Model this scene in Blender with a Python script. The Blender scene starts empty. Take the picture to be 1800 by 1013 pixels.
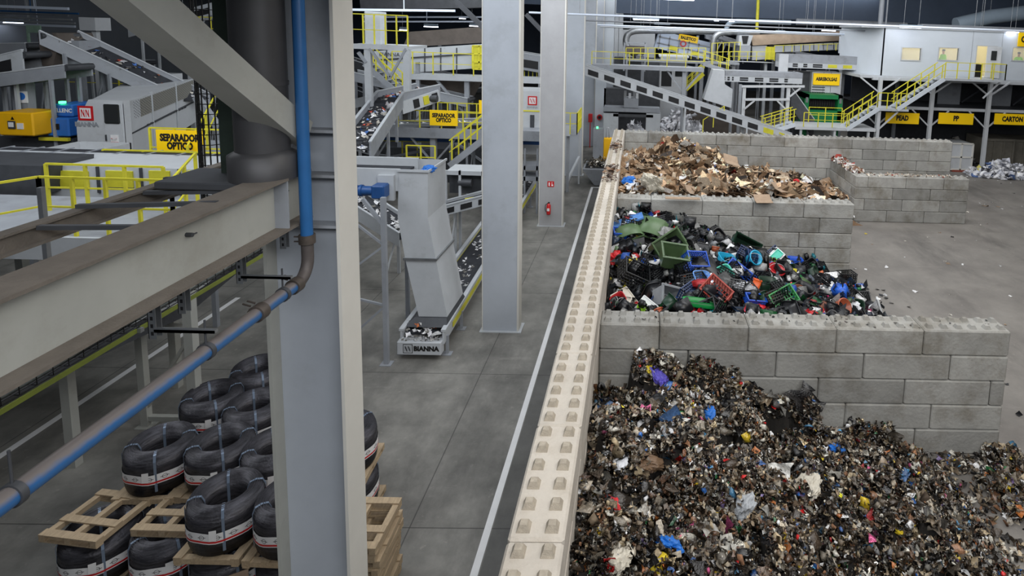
import bpy, math, random
import numpy as np
from mathutils import Vector, Matrix, noise as mnoise
R=random.Random(7)
SC=bpy.context.scene
COL=SC.collection
# ---------------------------------------------------------------- camera
CAM=(1.209,-5.5674,8.5659); YAW,PITCH,ROLL,FPX=.0327,.1254,.0369,1041.17
PPX,PPY=254.4,-321.3
def cam_axes():
    cy,sy=math.cos(YAW),math.sin(YAW);cp,sp=math.cos(PITCH),math.sin(PITCH)
    f=Vector((sy*cp,cy*cp,-sp)); r=Vector((cy,-sy,0)); u=r.cross(f)
    cr,sr=math.cos(ROLL),math.sin(ROLL)
    return cr*r+sr*u, -sr*r+cr*u, f
cr_,cu_,cf_=cam_axes()
cd=bpy.data.cameras.new('camera'); cam=bpy.data.objects.new('camera',cd); COL.objects.link(cam)
m=Matrix.Identity(4)
for i in range(3):
    m[i][0]=cr_[i]; m[i][1]=cu_[i]; m[i][2]=-cf_[i]; m[i][3]=CAM[i]
cam.matrix_world=m
cd.sensor_fit='HORIZONTAL'; cd.sensor_width=36; cd.lens=FPX/1800*36
cd.shift_x=-PPX/1800; cd.shift_y=PPY/1800; cd.clip_end=400; cd.clip_start=.05
SC.camera=cam
# survey: where a sight line of the photograph meets a real plane of the hall
def ray(x,y): return (x-900-PPX)/FPX*cr_-(y-506.5-PPY)/FPX*cu_+cf_
def at(x,y,X=None,Y=None,Z=None):
    d=ray(x,y); c=Vector(CAM)
    t=(X-c.x)/d.x if X is not None else (Y-c.y)/d.y if Y is not None else (Z-c.z)/d.z
    return c+d*t
# ---------------------------------------------------------------- world, lights, exposure
w=bpy.data.worlds.new('hall_air'); SC.world=w; w.use_nodes=True
w.node_tree.nodes['Background'].inputs[0].default_value=(.42,.47,.56,1)
w.node_tree.nodes['Background'].inputs[1].default_value=.12
vs=SC.view_settings; vs.view_transform='Standard'; vs.look='None'; vs.gamma=1; vs.use_curve_mapping=False; vs.exposure=.15
def area(name,loc,sx,sy,power,col=(1,1,1),rot=(0,0,0)):
    l=bpy.data.lights.new(name,'AREA'); l.shape='RECTANGLE'; l.size=sx; l.size_y=sy; l.energy=power; l.color=col
    o=bpy.data.objects.new(name,l); o.location=loc; o.rotation_euler=rot; COL.objects.link(o); return o
area('bay_lamps',(6.5,0,13.2),9,8,760,(1,.95,.88),(.25,0,0))
area('bay_lamps',(7,13,13.2),12,9,1300,(.97,.98,1),(.35,0,0))
area('bay_lamps',(10,21,13.2),14,3,700,(.97,.98,1),(.6,0,0))
area('back_lamps_and_fill',(9,29,12.9),16,4,620,(.95,.97,1),(.5,0,0))
area('back_lamps_and_fill',(22,28,12.9),12,4,330,(.95,.97,1),(.5,0,0))
area('yard_lamps',(17,12,13.2),8,20,760,(1,.97,.93))
area('aisle_lamps',(-3,4,13.0),6,6,620,(.88,.93,1),(.75,0,0))
area('aisle_lamps',(-3,16,13.0),5,10,560,(.9,.95,1),(.6,0,0))
area('plant_lamps',(-13,6,12.6),8,8,900,(.92,.96,1),(.5,0,0))
area('plant_lamps',(-9,22,12.6),8,8,700,(.9,.95,1),(.4,0,0))
area('plant_lamps',(8,46,13),26,6,1500,(.93,.96,1),(.3,0,0))
area('back_lamps_and_fill',(5,36.5,12.9),10,4,800,(.95,.97,1))  # extra fill added to brighten the white film heap
area('front_fill',(4,-8,11.6),15,2.5,1100,(.95,.97,1),(1.05,0,0))  # broad fill added on the camera side to brighten surfaces facing it
# ---------------------------------------------------------------- materials
def srgb(c):
    return tuple(((v/255)/12.92 if v/255<=.04045 else ((v/255+.055)/1.055)**2.4) for v in c)
MATS={}
def mat(name,col,rough=.6,metal=0,vary=.12,scale=3.,bump=0,emit=0,stain=None,rand=0,streak=False):
    if name in MATS: return MATS[name]
    m=bpy.data.materials.new(name); m.use_nodes=True; nt=m.node_tree; b=nt.nodes['Principled BSDF']
    c=srgb(col)
    b.inputs['Roughness'].default_value=rough; b.inputs['Metallic'].default_value=metal
    if emit:
        b.inputs['Base Color'].default_value=(*c,1)
        b.inputs['Emission Color'].default_value=(*c,1); b.inputs['Emission Strength'].default_value=emit
        MATS[name]=m; return m
    tc=nt.nodes.new('ShaderNodeTexCoord'); geo=nt.nodes.new('ShaderNodeNewGeometry')
    n=nt.nodes.new('ShaderNodeTexNoise'); n.inputs['Scale'].default_value=scale; n.inputs['Detail'].default_value=8; n.inputs['Roughness'].default_value=.65
    src=geo.outputs['Position']
    if streak:
        mp=nt.nodes.new('ShaderNodeMapping'); mp.inputs['Scale'].default_value=streak; nt.links.new(src,mp.inputs[0]); src=mp.outputs[0]
    nt.links.new(src,n.inputs['Vector'])
    rp=nt.nodes.new('ShaderNodeValToRGB'); lo=tuple(v*(1-vary*1.6) for v in c); hi=tuple(min(1,v*(1+vary)) for v in c)
    rp.color_ramp.elements[0].position=.3; rp.color_ramp.elements[1].position=.7
    rp.color_ramp.elements[0].color=(*lo,1); rp.color_ramp.elements[1].color=(*hi,1)
    nt.links.new(n.outputs['Fac'],rp.inputs[0]); out=rp.outputs[0]
    if stain:
        n2=nt.nodes.new('ShaderNodeTexNoise'); n2.inputs['Scale'].default_value=stain[1]; n2.inputs['Detail'].default_value=10; n2.inputs['Roughness'].default_value=.7
        nt.links.new(geo.outputs['Position'],n2.inputs['Vector'])
        r2=nt.nodes.new('ShaderNodeValToRGB'); r2.color_ramp.elements[0].position=stain[2]; r2.color_ramp.elements[1].position=stain[3]
        nt.links.new(n2.outputs['Fac'],r2.inputs[0])
        mx=nt.nodes.new('ShaderNodeMix'); mx.data_type='RGBA'; nt.links.new(r2.outputs[0],mx.inputs[0]); nt.links.new(out,mx.inputs[6]); mx.inputs[7].default_value=(*srgb(stain[0]),1); out=mx.outputs[2]
    if rand:
        oi=nt.nodes.new('ShaderNodeObjectInfo'); mr=nt.nodes.new('ShaderNodeMapRange'); mr.inputs[3].default_value=1-rand; mr.inputs[4].default_value=1+rand*.6
        nt.links.new(oi.outputs['Random'],mr.inputs[0]); h=nt.nodes.new('ShaderNodeHueSaturation'); nt.links.new(mr.outputs[0],h.inputs['Value']); nt.links.new(out,h.inputs['Color']); out=h.outputs[0]
    nt.links.new(out,b.inputs['Base Color'])
    if bump:
        n3=nt.nodes.new('ShaderNodeTexNoise'); n3.inputs['Scale'].default_value=scale*9; n3.inputs['Detail'].default_value=6; nt.links.new(geo.outputs['Position'],n3.inputs['Vector'])
        bp=nt.nodes.new('ShaderNodeBump'); bp.inputs['Strength'].default_value=bump; bp.inputs['Distance'].default_value=.02; nt.links.new(n3.outputs['Fac'],bp.inputs['Height']); nt.links.new(bp.outputs[0],b.inputs['Normal'])
    MATS[name]=m; return m
def attrmat(name,rough=.35,metal=0,spec=.5,bump=0,lo=.55):
    if name in MATS: return MATS[name]
    m=bpy.data.materials.new(name); m.use_nodes=True; nt=m.node_tree; b=nt.nodes['Principled BSDF']
    a=nt.nodes.new('ShaderNodeAttribute'); a.attribute_name='tint'
    n=nt.nodes.new('ShaderNodeTexNoise'); n.inputs['Scale'].default_value=23; n.inputs['Detail'].default_value=5
    geo=nt.nodes.new('ShaderNodeNewGeometry'); nt.links.new(geo.outputs['Position'],n.inputs['Vector'])
    mr=nt.nodes.new('ShaderNodeMapRange'); mr.inputs[1].default_value=.3; mr.inputs[2].default_value=.7; mr.inputs[3].default_value=lo; mr.inputs[4].default_value=1.15
    nt.links.new(n.outputs['Fac'],mr.inputs[0]); h=nt.nodes.new('ShaderNodeHueSaturation'); nt.links.new(a.outputs['Color'],h.inputs['Color']); nt.links.new(mr.outputs[0],h.inputs['Value'])
    nt.links.new(h.outputs[0],b.inputs['Base Color'])
    b.inputs['Roughness'].default_value=rough; b.inputs['Metallic'].default_value=metal; b.inputs['Specular IOR Level'].default_value=spec
    if bump:
        n3=nt.nodes.new('ShaderNodeTexNoise'); n3.inputs['Scale'].default_value=38; n3.inputs['Detail'].default_value=3; nt.links.new(geo.outputs['Position'],n3.inputs['Vector'])
        bp=nt.nodes.new('ShaderNodeBump'); bp.inputs['Strength'].default_value=bump; bp.inputs['Distance'].default_value=.02; nt.links.new(n3.outputs['Fac'],bp.inputs['Height']); nt.links.new(bp.outputs[0],b.inputs['Normal'])
    MATS[name]=m; return m
M=dict(
 conc=mat('pale_concrete',(200,192,180),.9,0,.08,2.2,.5,stain=((160,150,136),1.1,.5,.75),rand=.07),
 concg=mat('grey_concrete',(160,159,154),.9,0,.12,1.7,.6,stain=((116,110,98),.9,.47,.7),rand=.27),
 dust=mat('mud_dirt',(120,106,92),.95,0,.25,9,.6),
 white=mat('white_paint',(186,189,192),.5,0,.05,1.2,0,stain=((150,150,148),.7,.58,.85)),
 colm=mat('column_paint',(172,178,186),.55,0,.06,.8,0,stain=((140,143,146),.5,.52,.85)),
 colf=mat('lit_flange_paint',(205,203,196),.5,0,.04,1.2),  # flange paler than the web: the light falling on it is in the colour
 colb=mat('dusty_column_paint',(160,160,162),.6,0,.08,.9),
 beam=mat('beam_paint',(163,164,158),.6,0,.06,1.5,0,stain=((140,138,128),.8,.55,.8)),
 beamd=mat('dusty_beam_top',(105,98,90),.9,0,.12,6,.3),
 grey=mat('grey_paint',(142,146,152),.55,0,.08,1.6,0,stain=((110,110,110),1.2,.55,.8)),
 lgrey=mat('light_grey_paint',(178,182,186),.5,0,.06,1.5,0,stain=((140,140,140),1.2,.58,.85)),
 dgrey=mat('dark_grey_steel',(72,74,78),.5,.3,.15,3),
 steel=mat('galvanised_steel',(150,153,156),.35,.7,.12,5),
 brown=mat('dusty_brown_steel',(92,84,78),.7,.2,.15,2),
 copper=mat('warm_brushed_steel',(178,158,138),.38,.6,.15,1.4),
 black=mat('black_rubber',(22,22,25),.7,0,.2,4),
 belt=mat('conveyor_belt',(42,44,50),.75,0,.25,5),
 yellow=mat('yellow_paint',(208,200,52),.5,0,.10,2.5),
 yel2=mat('yellow_green_panel',(196,190,48),.55,0,.12,2.5),
 sign=mat('sign_yellow',(255,208,10),.45,0,.02,1),
 ink=mat('sign_ink',(18,16,14),.6,0,.02,1),
 blue=mat('blue_pipe_paint',(38,92,146),.38,0,.08,3),
 pdust=mat('pipe_dust',(92,88,86),.9,0,.15,8,.2),
 dblue=mat('gear_motor_blue',(32,74,130),.4,0,.12,4),
 mblue=mat('motor_blue',(44,108,190),.4,0,.08,2),
 myel=mat('cabinet_yellow',(236,178,12),.45,0,.05,2),
 green=mat('machine_green',(10,112,62),.45,0,.1,2),
 dgreen=mat('dark_green_mesh',(26,40,32),.8,0,.2,8),
 red=mat('red_paint',(190,28,32),.4,0,.05,2),
 paper=mat('white_label',(225,225,225),.6,0,.04,3),
 wood=mat('pallet_wood',(172,152,124),.8,0,.16,5,.3,streak=(6,1,6)),
 woodd=mat('pallet_wood_aged',(150,122,92),.85,0,.18,5,.3,streak=(1,6,6)),
 glass=mat('dark_glass',(40,42,42),.12,0,.05,2),
 lamp=mat('lamp_tube',(235,240,255),.5,emit=9),
 lampd=mat('lamp_housing',(150,165,178),.5,0,.03,2),
 panel=mat('building_panel',(196,203,210),.5,0,.04,.6),
 room=mat('room_wall',(225,215,180),.7,0,.03,1),
 hivis=mat('hi_vis_green',(150,220,40),.6,0,.05,2),
 skin=mat('skin',(190,140,110),.6,0,.03,2),
 cable=mat('cable_sheath',(70,74,70),.6,0,.3,20),
 wire=mat('black_wire',(30,30,30),.5,.3,.1,3),
 girder=mat('blue_grey_cladding',(72,84,102),.7,0,.1,.4),
 wallp=mat('hall_wall_panel',(120,126,134),.7,0,.06,.5),
)
# ---------------------------------------------------------------- object helpers
def tag(o,label=None,cat=None,group=None,kind=None):
    if label: o['label']=label
    if cat: o['category']=cat
    if group: o['group']=group
    if kind: o['kind']=kind
    return o
def empty(name,loc,label=None,cat=None,group=None,rz=0):
    o=bpy.data.objects.new(name,None); COL.objects.link(o); o.location=loc; o.rotation_euler=(0,0,rz); o.empty_display_size=.2
    return tag(o,label,cat,group)
class MB:
    def __init__(s): s.v=[];s.f=[];s.mi=[];s.sm=[];s.mats=[];s.cur=0
    def use(s,m):
        if m not in s.mats: s.mats.append(m)
        s.cur=s.mats.index(m); return s
    def add(s,vs,fs,smooth=False):
        b=len(s.v); s.v+= [tuple(v) for v in vs]; s.f+=[tuple(b+i for i in f) for f in fs]; s.mi+=[s.cur]*len(fs); s.sm+=[smooth]*len(fs); return s
    def hexa(s,p): # 8 points: bottom loop then top loop
        return s.add(p,[(3,2,1,0),(4,5,6,7),(0,1,5,4),(1,2,6,5),(2,3,7,6),(3,0,4,7)])
    def box(s,x0,x1,y0,y1,z0,z1):
        return s.hexa([(x0,y0,z0),(x1,y0,z0),(x1,y1,z0),(x0,y1,z0),(x0,y0,z1),(x1,y0,z1),(x1,y1,z1),(x0,y1,z1)])
    def cbox(s,x0,x1,y0,y1,z0,z1,c=.02): # chamfered top/bottom/vertical edges
        v=[];
        for z,i in ((z0,c),(z0+c,0),(z1-c,0),(z1,c)):
            X0,X1,Y0,Y1=x0+i,x1-i,y0+i,y1-i; k=c if i==0 else c*.3
            v+=[(X0+k,Y0,z),(X1-k,Y0,z),(X1,Y0+k,z),(X1,Y1-k,z),(X1-k,Y1,z),(X0+k,Y1,z),(X0,Y1-k,z),(X0,Y0+k,z)]
        f=[tuple(range(7,-1,-1)),tuple(range(24,32))]
        for r in range(3):
            for i in range(8): j=(i+1)%8; f.append((r*8+i,r*8+j,r*8+8+j,r*8+8+i))
        return s.add(v,f)
    def bar(s,a,b,w,h,up=(0,0,1)):
        a=Vector(a);b=Vector(b);d=(b-a).normalized();up=Vector(up)
        if abs(d.dot(up))>.98: up=Vector((0,1,0)) if abs(d.y)<.9 else Vector((1,0,0))
        sd=d.cross(up).normalized(); u=sd.cross(d); sd=sd*w/2;u=u*h/2
        return s.hexa([a-sd-u,a+sd-u,b+sd-u,b-sd-u,a-sd+u,a+sd+u,b+sd+u,b-sd+u])
    def tube(s,a,b,r,n=10,r2=None,caps=True):
        return s.path([a,b],r,n,[r,r if r2 is None else r2],caps)
    def path(s,pts,r,n=10,rs=None,caps=True):
        pts=[Vector(p) for p in pts]; vs=[];fs=[];N=len(pts)
        prev=None
        for i,p in enumerate(pts):
            d=((pts[i+1]-p) if i==0 else (p-pts[i-1]) if i==N-1 else (pts[i+1]-p).normalized()+(p-pts[i-1]).normalized()).normalized()
            if prev is None:
                ref=Vector((0,0,1)) if abs(d.z)<.9 else Vector((1,0,0)); sd=d.cross(ref).normalized()
            else: sd=(prev-d*prev.dot(d)).normalized()
            prev=sd; u=sd.cross(d); rr=rs[i] if rs else r
            for k in range(n):
                a_=2*math.pi*k/n; vs.append(p+(sd*math.cos(a_)+u*math.sin(a_))*rr)
        for i in range(N-1):
            for k in range(n): j=(k+1)%n; fs.append((i*n+k,i*n+j,i*n+n+j,i*n+n+k))
        s.add(vs,fs,True)
        if caps: s.add(vs[:n],[tuple(range(n))]); s.add(vs[-n:],[tuple(range(n-1,-1,-1))])
        return s
    def prism(s,poly,ax,a0,a1): # polygon in the two other axes extruded along axis ax
        def mk(p,a): return (a,p[0],p[1]) if ax=='x' else (p[0],a,p[1]) if ax=='y' else (p[0],p[1],a)
        n=len(poly); v=[mk(p,a0) for p in poly]+[mk(p,a1) for p in poly]
        return s.add(v,[tuple(range(n-1,-1,-1)),tuple(range(n,2*n))]+[(i,(i+1)%n,n+(i+1)%n,n+i) for i in range(n)])
    def lathe(s,prof,c=(0,0,0),n=24,cap=False):
        v=[];f=[]
        for r,z in prof:
            for k in range(n): a=2*math.pi*k/n; v.append((c[0]+r*math.cos(a),c[1]+r*math.sin(a),c[2]+z))
        for i in range(len(prof)-1):
            for k in range(n): j=(k+1)%n; f.append((i*n+k,i*n+j,i*n+n+j,i*n+n+k))
        s.add(v,f,True)
        if cap: s.add(v[:n],[tuple(range(n-1,-1,-1))]); s.add(v[-n:],[tuple(range(n))])
        return s
    def build(s,name,m=None,parent=None,org=None):
        me=bpy.data.meshes.new(name)
        o=Vector(parent.location) if parent is not None and org is None and parent.get('wpos') is None else Vector(org or (0,0,0))
        if parent is not None:
            q=parent; o=Vector((0,0,0))
            while q is not None:
                if q.get('wpos') is not None: o=Vector(q['wpos']); break
                o+=Vector(q.location); q=q.parent
        me.from_pydata([tuple(Vector(v)-o) for v in s.v],[],s.f)
        if m is not None and not s.mats: me.materials.append(m)
        else:
            for x in s.mats: me.materials.append(x)
            me.polygons.foreach_set('material_index',s.mi)
        me.polygons.foreach_set('use_smooth',s.sm); me.update()
        ob=bpy.data.objects.new(name,me); COL.objects.link(ob)
        if parent is not None: ob.parent=parent
        elif org is not None: ob.location=org
        return ob
def one(name,mb,m,label,cat,group=None,org=None,kind=None):
    """a thing that is one mesh; origin at the centre of its base"""
    if org is None:
        xs=[v[0] for v in mb.v];ys=[v[1] for v in mb.v];zs=[v[2] for v in mb.v]
        org=((min(xs)+max(xs))/2,(min(ys)+max(ys))/2,min(zs))
    return tag(mb.build(name,m,None,org),label,cat,group,kind)
def struct(name,mb,m): return tag(mb.build(name,m),kind='structure')
def copy_tree(o,parent=None):
    c=o.copy(); COL.objects.link(c); c.parent=parent
    for ch in o.children: copy_tree(ch,c)
    return c
ACC={'Ó':'O','Í':'I'}
def text_mb(txt,size,org,xa,up,m,depth=.01,sx=.82,bold=.0,align='CENTER'):
    plain=''.join(ACC.get(c,c) for c in txt); bold=min(bold*3,size*.055)
    dg0=None
    def mk(body,al):
        cu=bpy.data.curves.new('t','FONT'); cu.body=body; cu.size=size; cu.extrude=depth; cu.offset=bold; cu.align_x=al; cu.align_y='CENTER'; cu.resolution_u=2; cu.space_line=.85
        ob=bpy.data.objects.new('t',cu); COL.objects.link(ob)
        dg=bpy.context.evaluated_depsgraph_get(); me=bpy.data.meshes.new_from_object(ob.evaluated_get(dg))
        bpy.data.objects.remove(ob); bpy.data.curves.remove(cu); return me
    me=mk(plain,align); V=[tuple(v.co) for v in me.vertices]; Fs=[tuple(p.vertices) for p in me.polygons]; bpy.data.meshes.remove(me)
    lines=txt.split('\n')
    for li,ln in enumerate(lines):
        for ci,ch in enumerate(ln):
            if ch in ACC:
                pl_=''.join(ACC.get(c,c) for c in ln)
                def wid(q):
                    if not q: return 0,0
                    e=mk(q,'LEFT'); xs=[v.co.x for v in e.vertices]; r=(min(xs),max(xs)); bpy.data.meshes.remove(e); return r
                full=wid(pl_)[1]; x1=wid(pl_[:ci+1])[1]; x0=wid(pl_[:ci])[1] if ci else 0
                cx=(x0+x1)/2+(0.03*size if ci else 0)-full/2
                ys=[v[1] for v in V]; yt=max(ys) if li==0 else min(ys)+.73*size
                k=len(V); d=depth; w_=.06*size
                for z in (-d,d): V+= [(cx-w_,yt+.04*size,z),(cx+w_*.3,yt+.04*size,z),(cx+w_*2,yt+.19*size,z),(cx+w_*.2,yt+.19*size,z)]
                Fs+=[(k+4,k+5,k+6,k+7),(k+3,k+2,k+1,k)]+[(k+i,k+(i+1)%4,k+4+(i+1)%4,k+4+i) for i in range(4)]
    xa=Vector(xa).normalized();up=Vector(up).normalized();n=xa.cross(up)
    mb=MB().use(m); org=Vector(org)
    mb.add([org+xa*v[0]*sx+up*v[1]+n*v[2] for v in V],Fs)
    return mb
# ---------------------------------------------------------------- floor, walls, roof
def floor_mat():
    m=bpy.data.materials.new('worn_concrete_floor'); m.use_nodes=True; nt=m.node_tree; b=nt.nodes['Principled BSDF']; L=nt.links
    geo=nt.nodes.new('ShaderNodeNewGeometry'); P=geo.outputs['Position']
    def noise(scale,detail=8,rough=.65,stretch=None):
        n=nt.nodes.new('ShaderNodeTexNoise'); n.inputs['Scale'].default_value=scale; n.inputs['Detail'].default_value=detail; n.inputs['Roughness'].default_value=rough
        s=P
        if stretch:
            mp=nt.nodes.new('ShaderNodeMapping'); mp.inputs['Scale'].default_value=stretch; mp.inputs['Rotation'].default_value=(0,0,.3); L.new(P,mp.inputs[0]); s=mp.outputs[0]
        L.new(s,n.inputs['Vector']); return n.outputs['Fac']
    def ramp(f,p0,p1,c0,c1):
        r=nt.nodes.new('ShaderNodeValToRGB'); e=r.color_ramp.elements; e[0].position=p0;e[1].position=p1;e[0].color=(*c0,1);e[1].color=(*c1,1); L.new(f,r.inputs[0]); return r.outputs[0]
    def mix(f,a,b_,mode='MIX'):
        x=nt.nodes.new('ShaderNodeMix'); x.data_type='RGBA'; x.blend_type=mode
        if isinstance(f,float): x.inputs[0].default_value=f
        else: L.new(f,x.inputs[0])
        L.new(a,x.inputs[6]); 
        if isinstance(b_,tuple): x.inputs[7].default_value=(*b_,1)
        else: L.new(b_,x.inputs[7])
        return x.outputs[2]
    sep=nt.nodes.new('ShaderNodeSeparateXYZ'); L.new(P,sep.inputs[0])
    aisle=ramp(noise(.9),.3,.72,srgb((92,91,87)),srgb((142,140,134)))
    yard=ramp(noise(.55,10,.7),.3,.7,srgb((104,100,96)),srgb((138,134,128)))
    mr=nt.nodes.new('ShaderNodeMapRange'); mr.inputs[1].default_value=.2; mr.inputs[2].default_value=.4; L.new(sep.outputs[0],mr.inputs[0])
    c=mix(mr.outputs[0],aisle,yard)
    c=mix(ramp(noise(.33,9,.7,(1,.35,1)),.52,.72,(0,0,0),(.75,.75,.75)),c,srgb((62,60,58)))
    c=mix(ramp(noise(6,6),.62,.75,(0,0,0),(.5,.5,.5)),c,srgb((165,160,152)))
    # white dust smear across the yard
    c=mix(ramp(noise(1.3,10,.75,(.25,1.4,1)),.60,.78,(0,0,0),(.5,.5,.5)),c,srgb((172,168,162)))
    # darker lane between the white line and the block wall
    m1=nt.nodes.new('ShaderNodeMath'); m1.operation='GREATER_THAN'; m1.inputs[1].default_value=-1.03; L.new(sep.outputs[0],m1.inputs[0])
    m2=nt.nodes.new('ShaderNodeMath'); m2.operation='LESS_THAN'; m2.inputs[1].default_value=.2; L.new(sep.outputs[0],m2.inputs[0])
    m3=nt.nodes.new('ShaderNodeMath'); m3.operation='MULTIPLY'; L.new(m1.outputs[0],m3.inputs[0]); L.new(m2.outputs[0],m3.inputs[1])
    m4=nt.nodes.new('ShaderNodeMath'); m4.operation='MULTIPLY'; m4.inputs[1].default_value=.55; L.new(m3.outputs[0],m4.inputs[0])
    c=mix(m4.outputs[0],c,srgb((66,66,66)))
    # slab joints
    for ax,step,off in ((0,4.3,2.45),(1,4.55,.9)):
        a=nt.nodes.new('ShaderNodeMath'); a.operation='ADD'; a.inputs[1].default_value=off+100*step; L.new(sep.outputs[ax],a.inputs[0])
        q=nt.nodes.new('ShaderNodeMath'); q.operation='MODULO'; q.inputs[1].default_value=step; L.new(a.outputs[0],q.inputs[0])
        l=nt.nodes.new('ShaderNodeMath'); l.operation='LESS_THAN'; l.inputs[1].default_value=.022; L.new(q.outputs[0],l.inputs[0])
        lx=nt.nodes.new('ShaderNodeMath'); lx.operation='LESS_THAN'; lx.inputs[1].default_value=0.; L.new(sep.outputs[0],lx.inputs[0])
        k=nt.nodes.new('ShaderNodeMath'); k.operation='MULTIPLY'; L.new(l.outputs[0],k.inputs[0]); L.new(lx.outputs[0],k.inputs[1])
        k2=nt.nodes.new('ShaderNodeMath'); k2.operation='MULTIPLY'; k2.inputs[1].default_value=.7; L.new(k.outputs[0],k2.inputs[0])
        c=mix(k2.outputs[0],c,srgb((48,47,46)))
    L.new(c,b.inputs['Base Color'])
    rr=nt.nodes.new('ShaderNodeMapRange'); rr.inputs[3].default_value=.45; rr.inputs[4].default_value=.85; L.new(noise(1.1),rr.inputs[0]); L.new(rr.outputs[0],b.inputs['Roughness'])
    bp=nt.nodes.new('ShaderNodeBump'); bp.inputs['Strength'].default_value=.15; L.new(noise(14),bp.inputs['Height']); L.new(bp.outputs[0],b.inputs['Normal'])
    return m
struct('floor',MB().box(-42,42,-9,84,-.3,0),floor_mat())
struct('wall_back',MB().box(-42,42,84,84.3,0,14),M['girder'])
struct('wall_left',MB().box(-42.3,-42,-9,84,0,14),M['wallp'])
struct('wall_right',MB().box(42,42.3,-9,84,0,14),M['girder'])
struct('ceiling',MB().box(-42,42,-9,84,14,14.3),M['girder'])
# white panel wall along the far aisle
# deep cladding girders under the roof
for i,(y,z0) in enumerate(((44,9.9),(62,9.7))):
    struct('trim_%d'%(i+1),MB().box(-.8,42,y,y+1.0,z0,14),M['girder'])
struct('trim_4',MB().box(-3.4,.6,-3.8,.1,9.7,10.2),M['dgrey'])  # unseen slab added overhead to shade the upper web of the near column
struct('trim_3',MB().box(-42,-3.2,40,41,10.2,14),M['girder'])
one('white_line',MB().box(-1.17,-1.05,-4,25.9,0.001,.006),M['paper'],'long white painted line on the floor left of the tall block wall','floor marking')
one('white_line',MB().box(-1.05,-.05,25.78,25.9,0.001,.006),M['paper'],'short white painted cross line on the floor at the far end of the block wall','floor marking')
one('white_line',MB().box(-10.86,-10.72,-1,12,0.001,.006),M['paper'],'white painted line on the dark floor beyond the wire coils','floor marking')
# ---------------------------------------------------------------- interlocking concrete blocks
BH=.546
def block_mesh(L,studs,m,name):
    b=MB().use(m); b.cbox(.006,L-.006,.004,.596,0,BH-.006,.028)
    if studs:
        n=max(1,round(L/.3))
        for i in range(n):
            for j in range(2):
                cx,cy=L*(i+.5)/n,.15+.3*j; a,c,h=.072,.040,.07
                z=BH-.006
                b.use(MATS['stud_dirt'] if m.name=='pale_concrete' else m)
                b.add([(cx-a,cy-a,z),(cx+a,cy-a,z),(cx+a,cy+a,z),(cx-a,cy+a,z),(cx-c,cy-c,z+h),(cx+c,cy-c,z+h),(cx+c,cy+c,z+h),(cx-c,cy+c,z+h)],[(4,5,6,7),(0,1,5,4),(1,2,6,5),(2,3,7,6),(3,0,4,7)])
    me=bpy.data.meshes.new(name); me.from_pydata([tuple(v) for v in b.v],[],b.f)
    for q in b.mats: me.materials.append(q)
    me.polygons.foreach_set('material_index',b.mi); me.update(); return me
mat('stud_dirt',(176,166,150),.95,0,.15,9,.5)
BM={}
ORD=['first','second','third','fourth','fifth','sixth','seventh','eighth','ninth','tenth','eleventh','twelfth','thirteenth','fourteenth','fifteenth','sixteenth','seventeenth','eighteenth','nineteenth']
CRS={6:['top','second','third','fourth','fifth','bottom'],5:['top','second','third','fourth','bottom'],4:['top','second','third','bottom']}
def block(x,y,z,L,rot,m,studs,label,group):
    k=(round(L,2),studs,m.name)
    if k not in BM: BM[k]=block_mesh(L,studs,m,'concrete_block')
    o=bpy.data.objects.new('concrete_block',BM[k]); COL.objects.link(o)
    o.location=(x+R.uniform(-.004,.004),y+R.uniform(-.004,.004),z); o.rotation_euler=(0,0,rot)
    return tag(o,label,'concrete block',group)
def wall_run(x0,x1,y,courses,m,where,first,group):
    """courses laid along X; first = length of the first block in each course from the top"""
    for c in range(courses):
        z=BH*(courses-1-c); x=x0; i=0; f=first[c%len(first)]
        while x<x1-.05:
            L=min(f if i==0 else 1.8,x1-x)
            if x1-x-L<.25: L=x1-x
            block(x,y,z,L,0,m,c==0,'concrete block %s from left in %s course of %s'%(ORD[i],CRS[courses][c],where),group)
            x+=L; i+=1
wall_run(.6,9.0,5.633,5,M['concg'],'nearest cross wall',[1.2,1.8,.9,1.5,1.2],'blocks of the nearest cross wall')
wall_run(.6,9.0,14.55,5,M['concg'],'middle cross wall',[1.2,1.8,1.1,1.7,1.2],'blocks of the middle cross wall')
wall_run(.6,18.0,24.89,6,M['concg'],'farthest long wall',[1.2,1.8,1.15,1.75,1.2,1.8],'blocks of the farthest wall')
X4=11.5
wall_run(X4,X4+5.4,21.13,4,M['concg'],'short small bay wall',[.6,1.8,.5,1.6],'blocks of the small bay wall')
# side wall of the small bay, laid along Y (a rotated run)
for c in range(4):
    y=21.13+.6; i=0
    while y<24.85:
        L=min(1.8 if i or c%2 else .9,24.88-y)
        block(X4+.6,y,BH*(3-c),L,math.pi/2,M['concg'],c==0,'concrete block %s from front in %s course of small bay side wall'%(ORD[i],CRS[4][c]),'blocks of the small bay side wall')
        y+=L;i+=1
# tall main wall along Y
for c in range(6):
    y=-1.8+(0 if c%2==0 else -.9); i=0
    while y<25.4:
        L=1.8 if c==0 or y+1.8<25.5 else 25.5-y
        if c==0 and y+L>25.5: L=25.5-y
        if L<.2: break
        if c<2 or y>-3:
            block(.6,y,BH*(5-c),L,math.pi/2,M['conc'],c==0,'pale block %s from near end in %s course of tall dividing wall'%(ORD[i],CRS[6][c]),'blocks of the tall dividing wall')
        y+=L;i+=1
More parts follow.
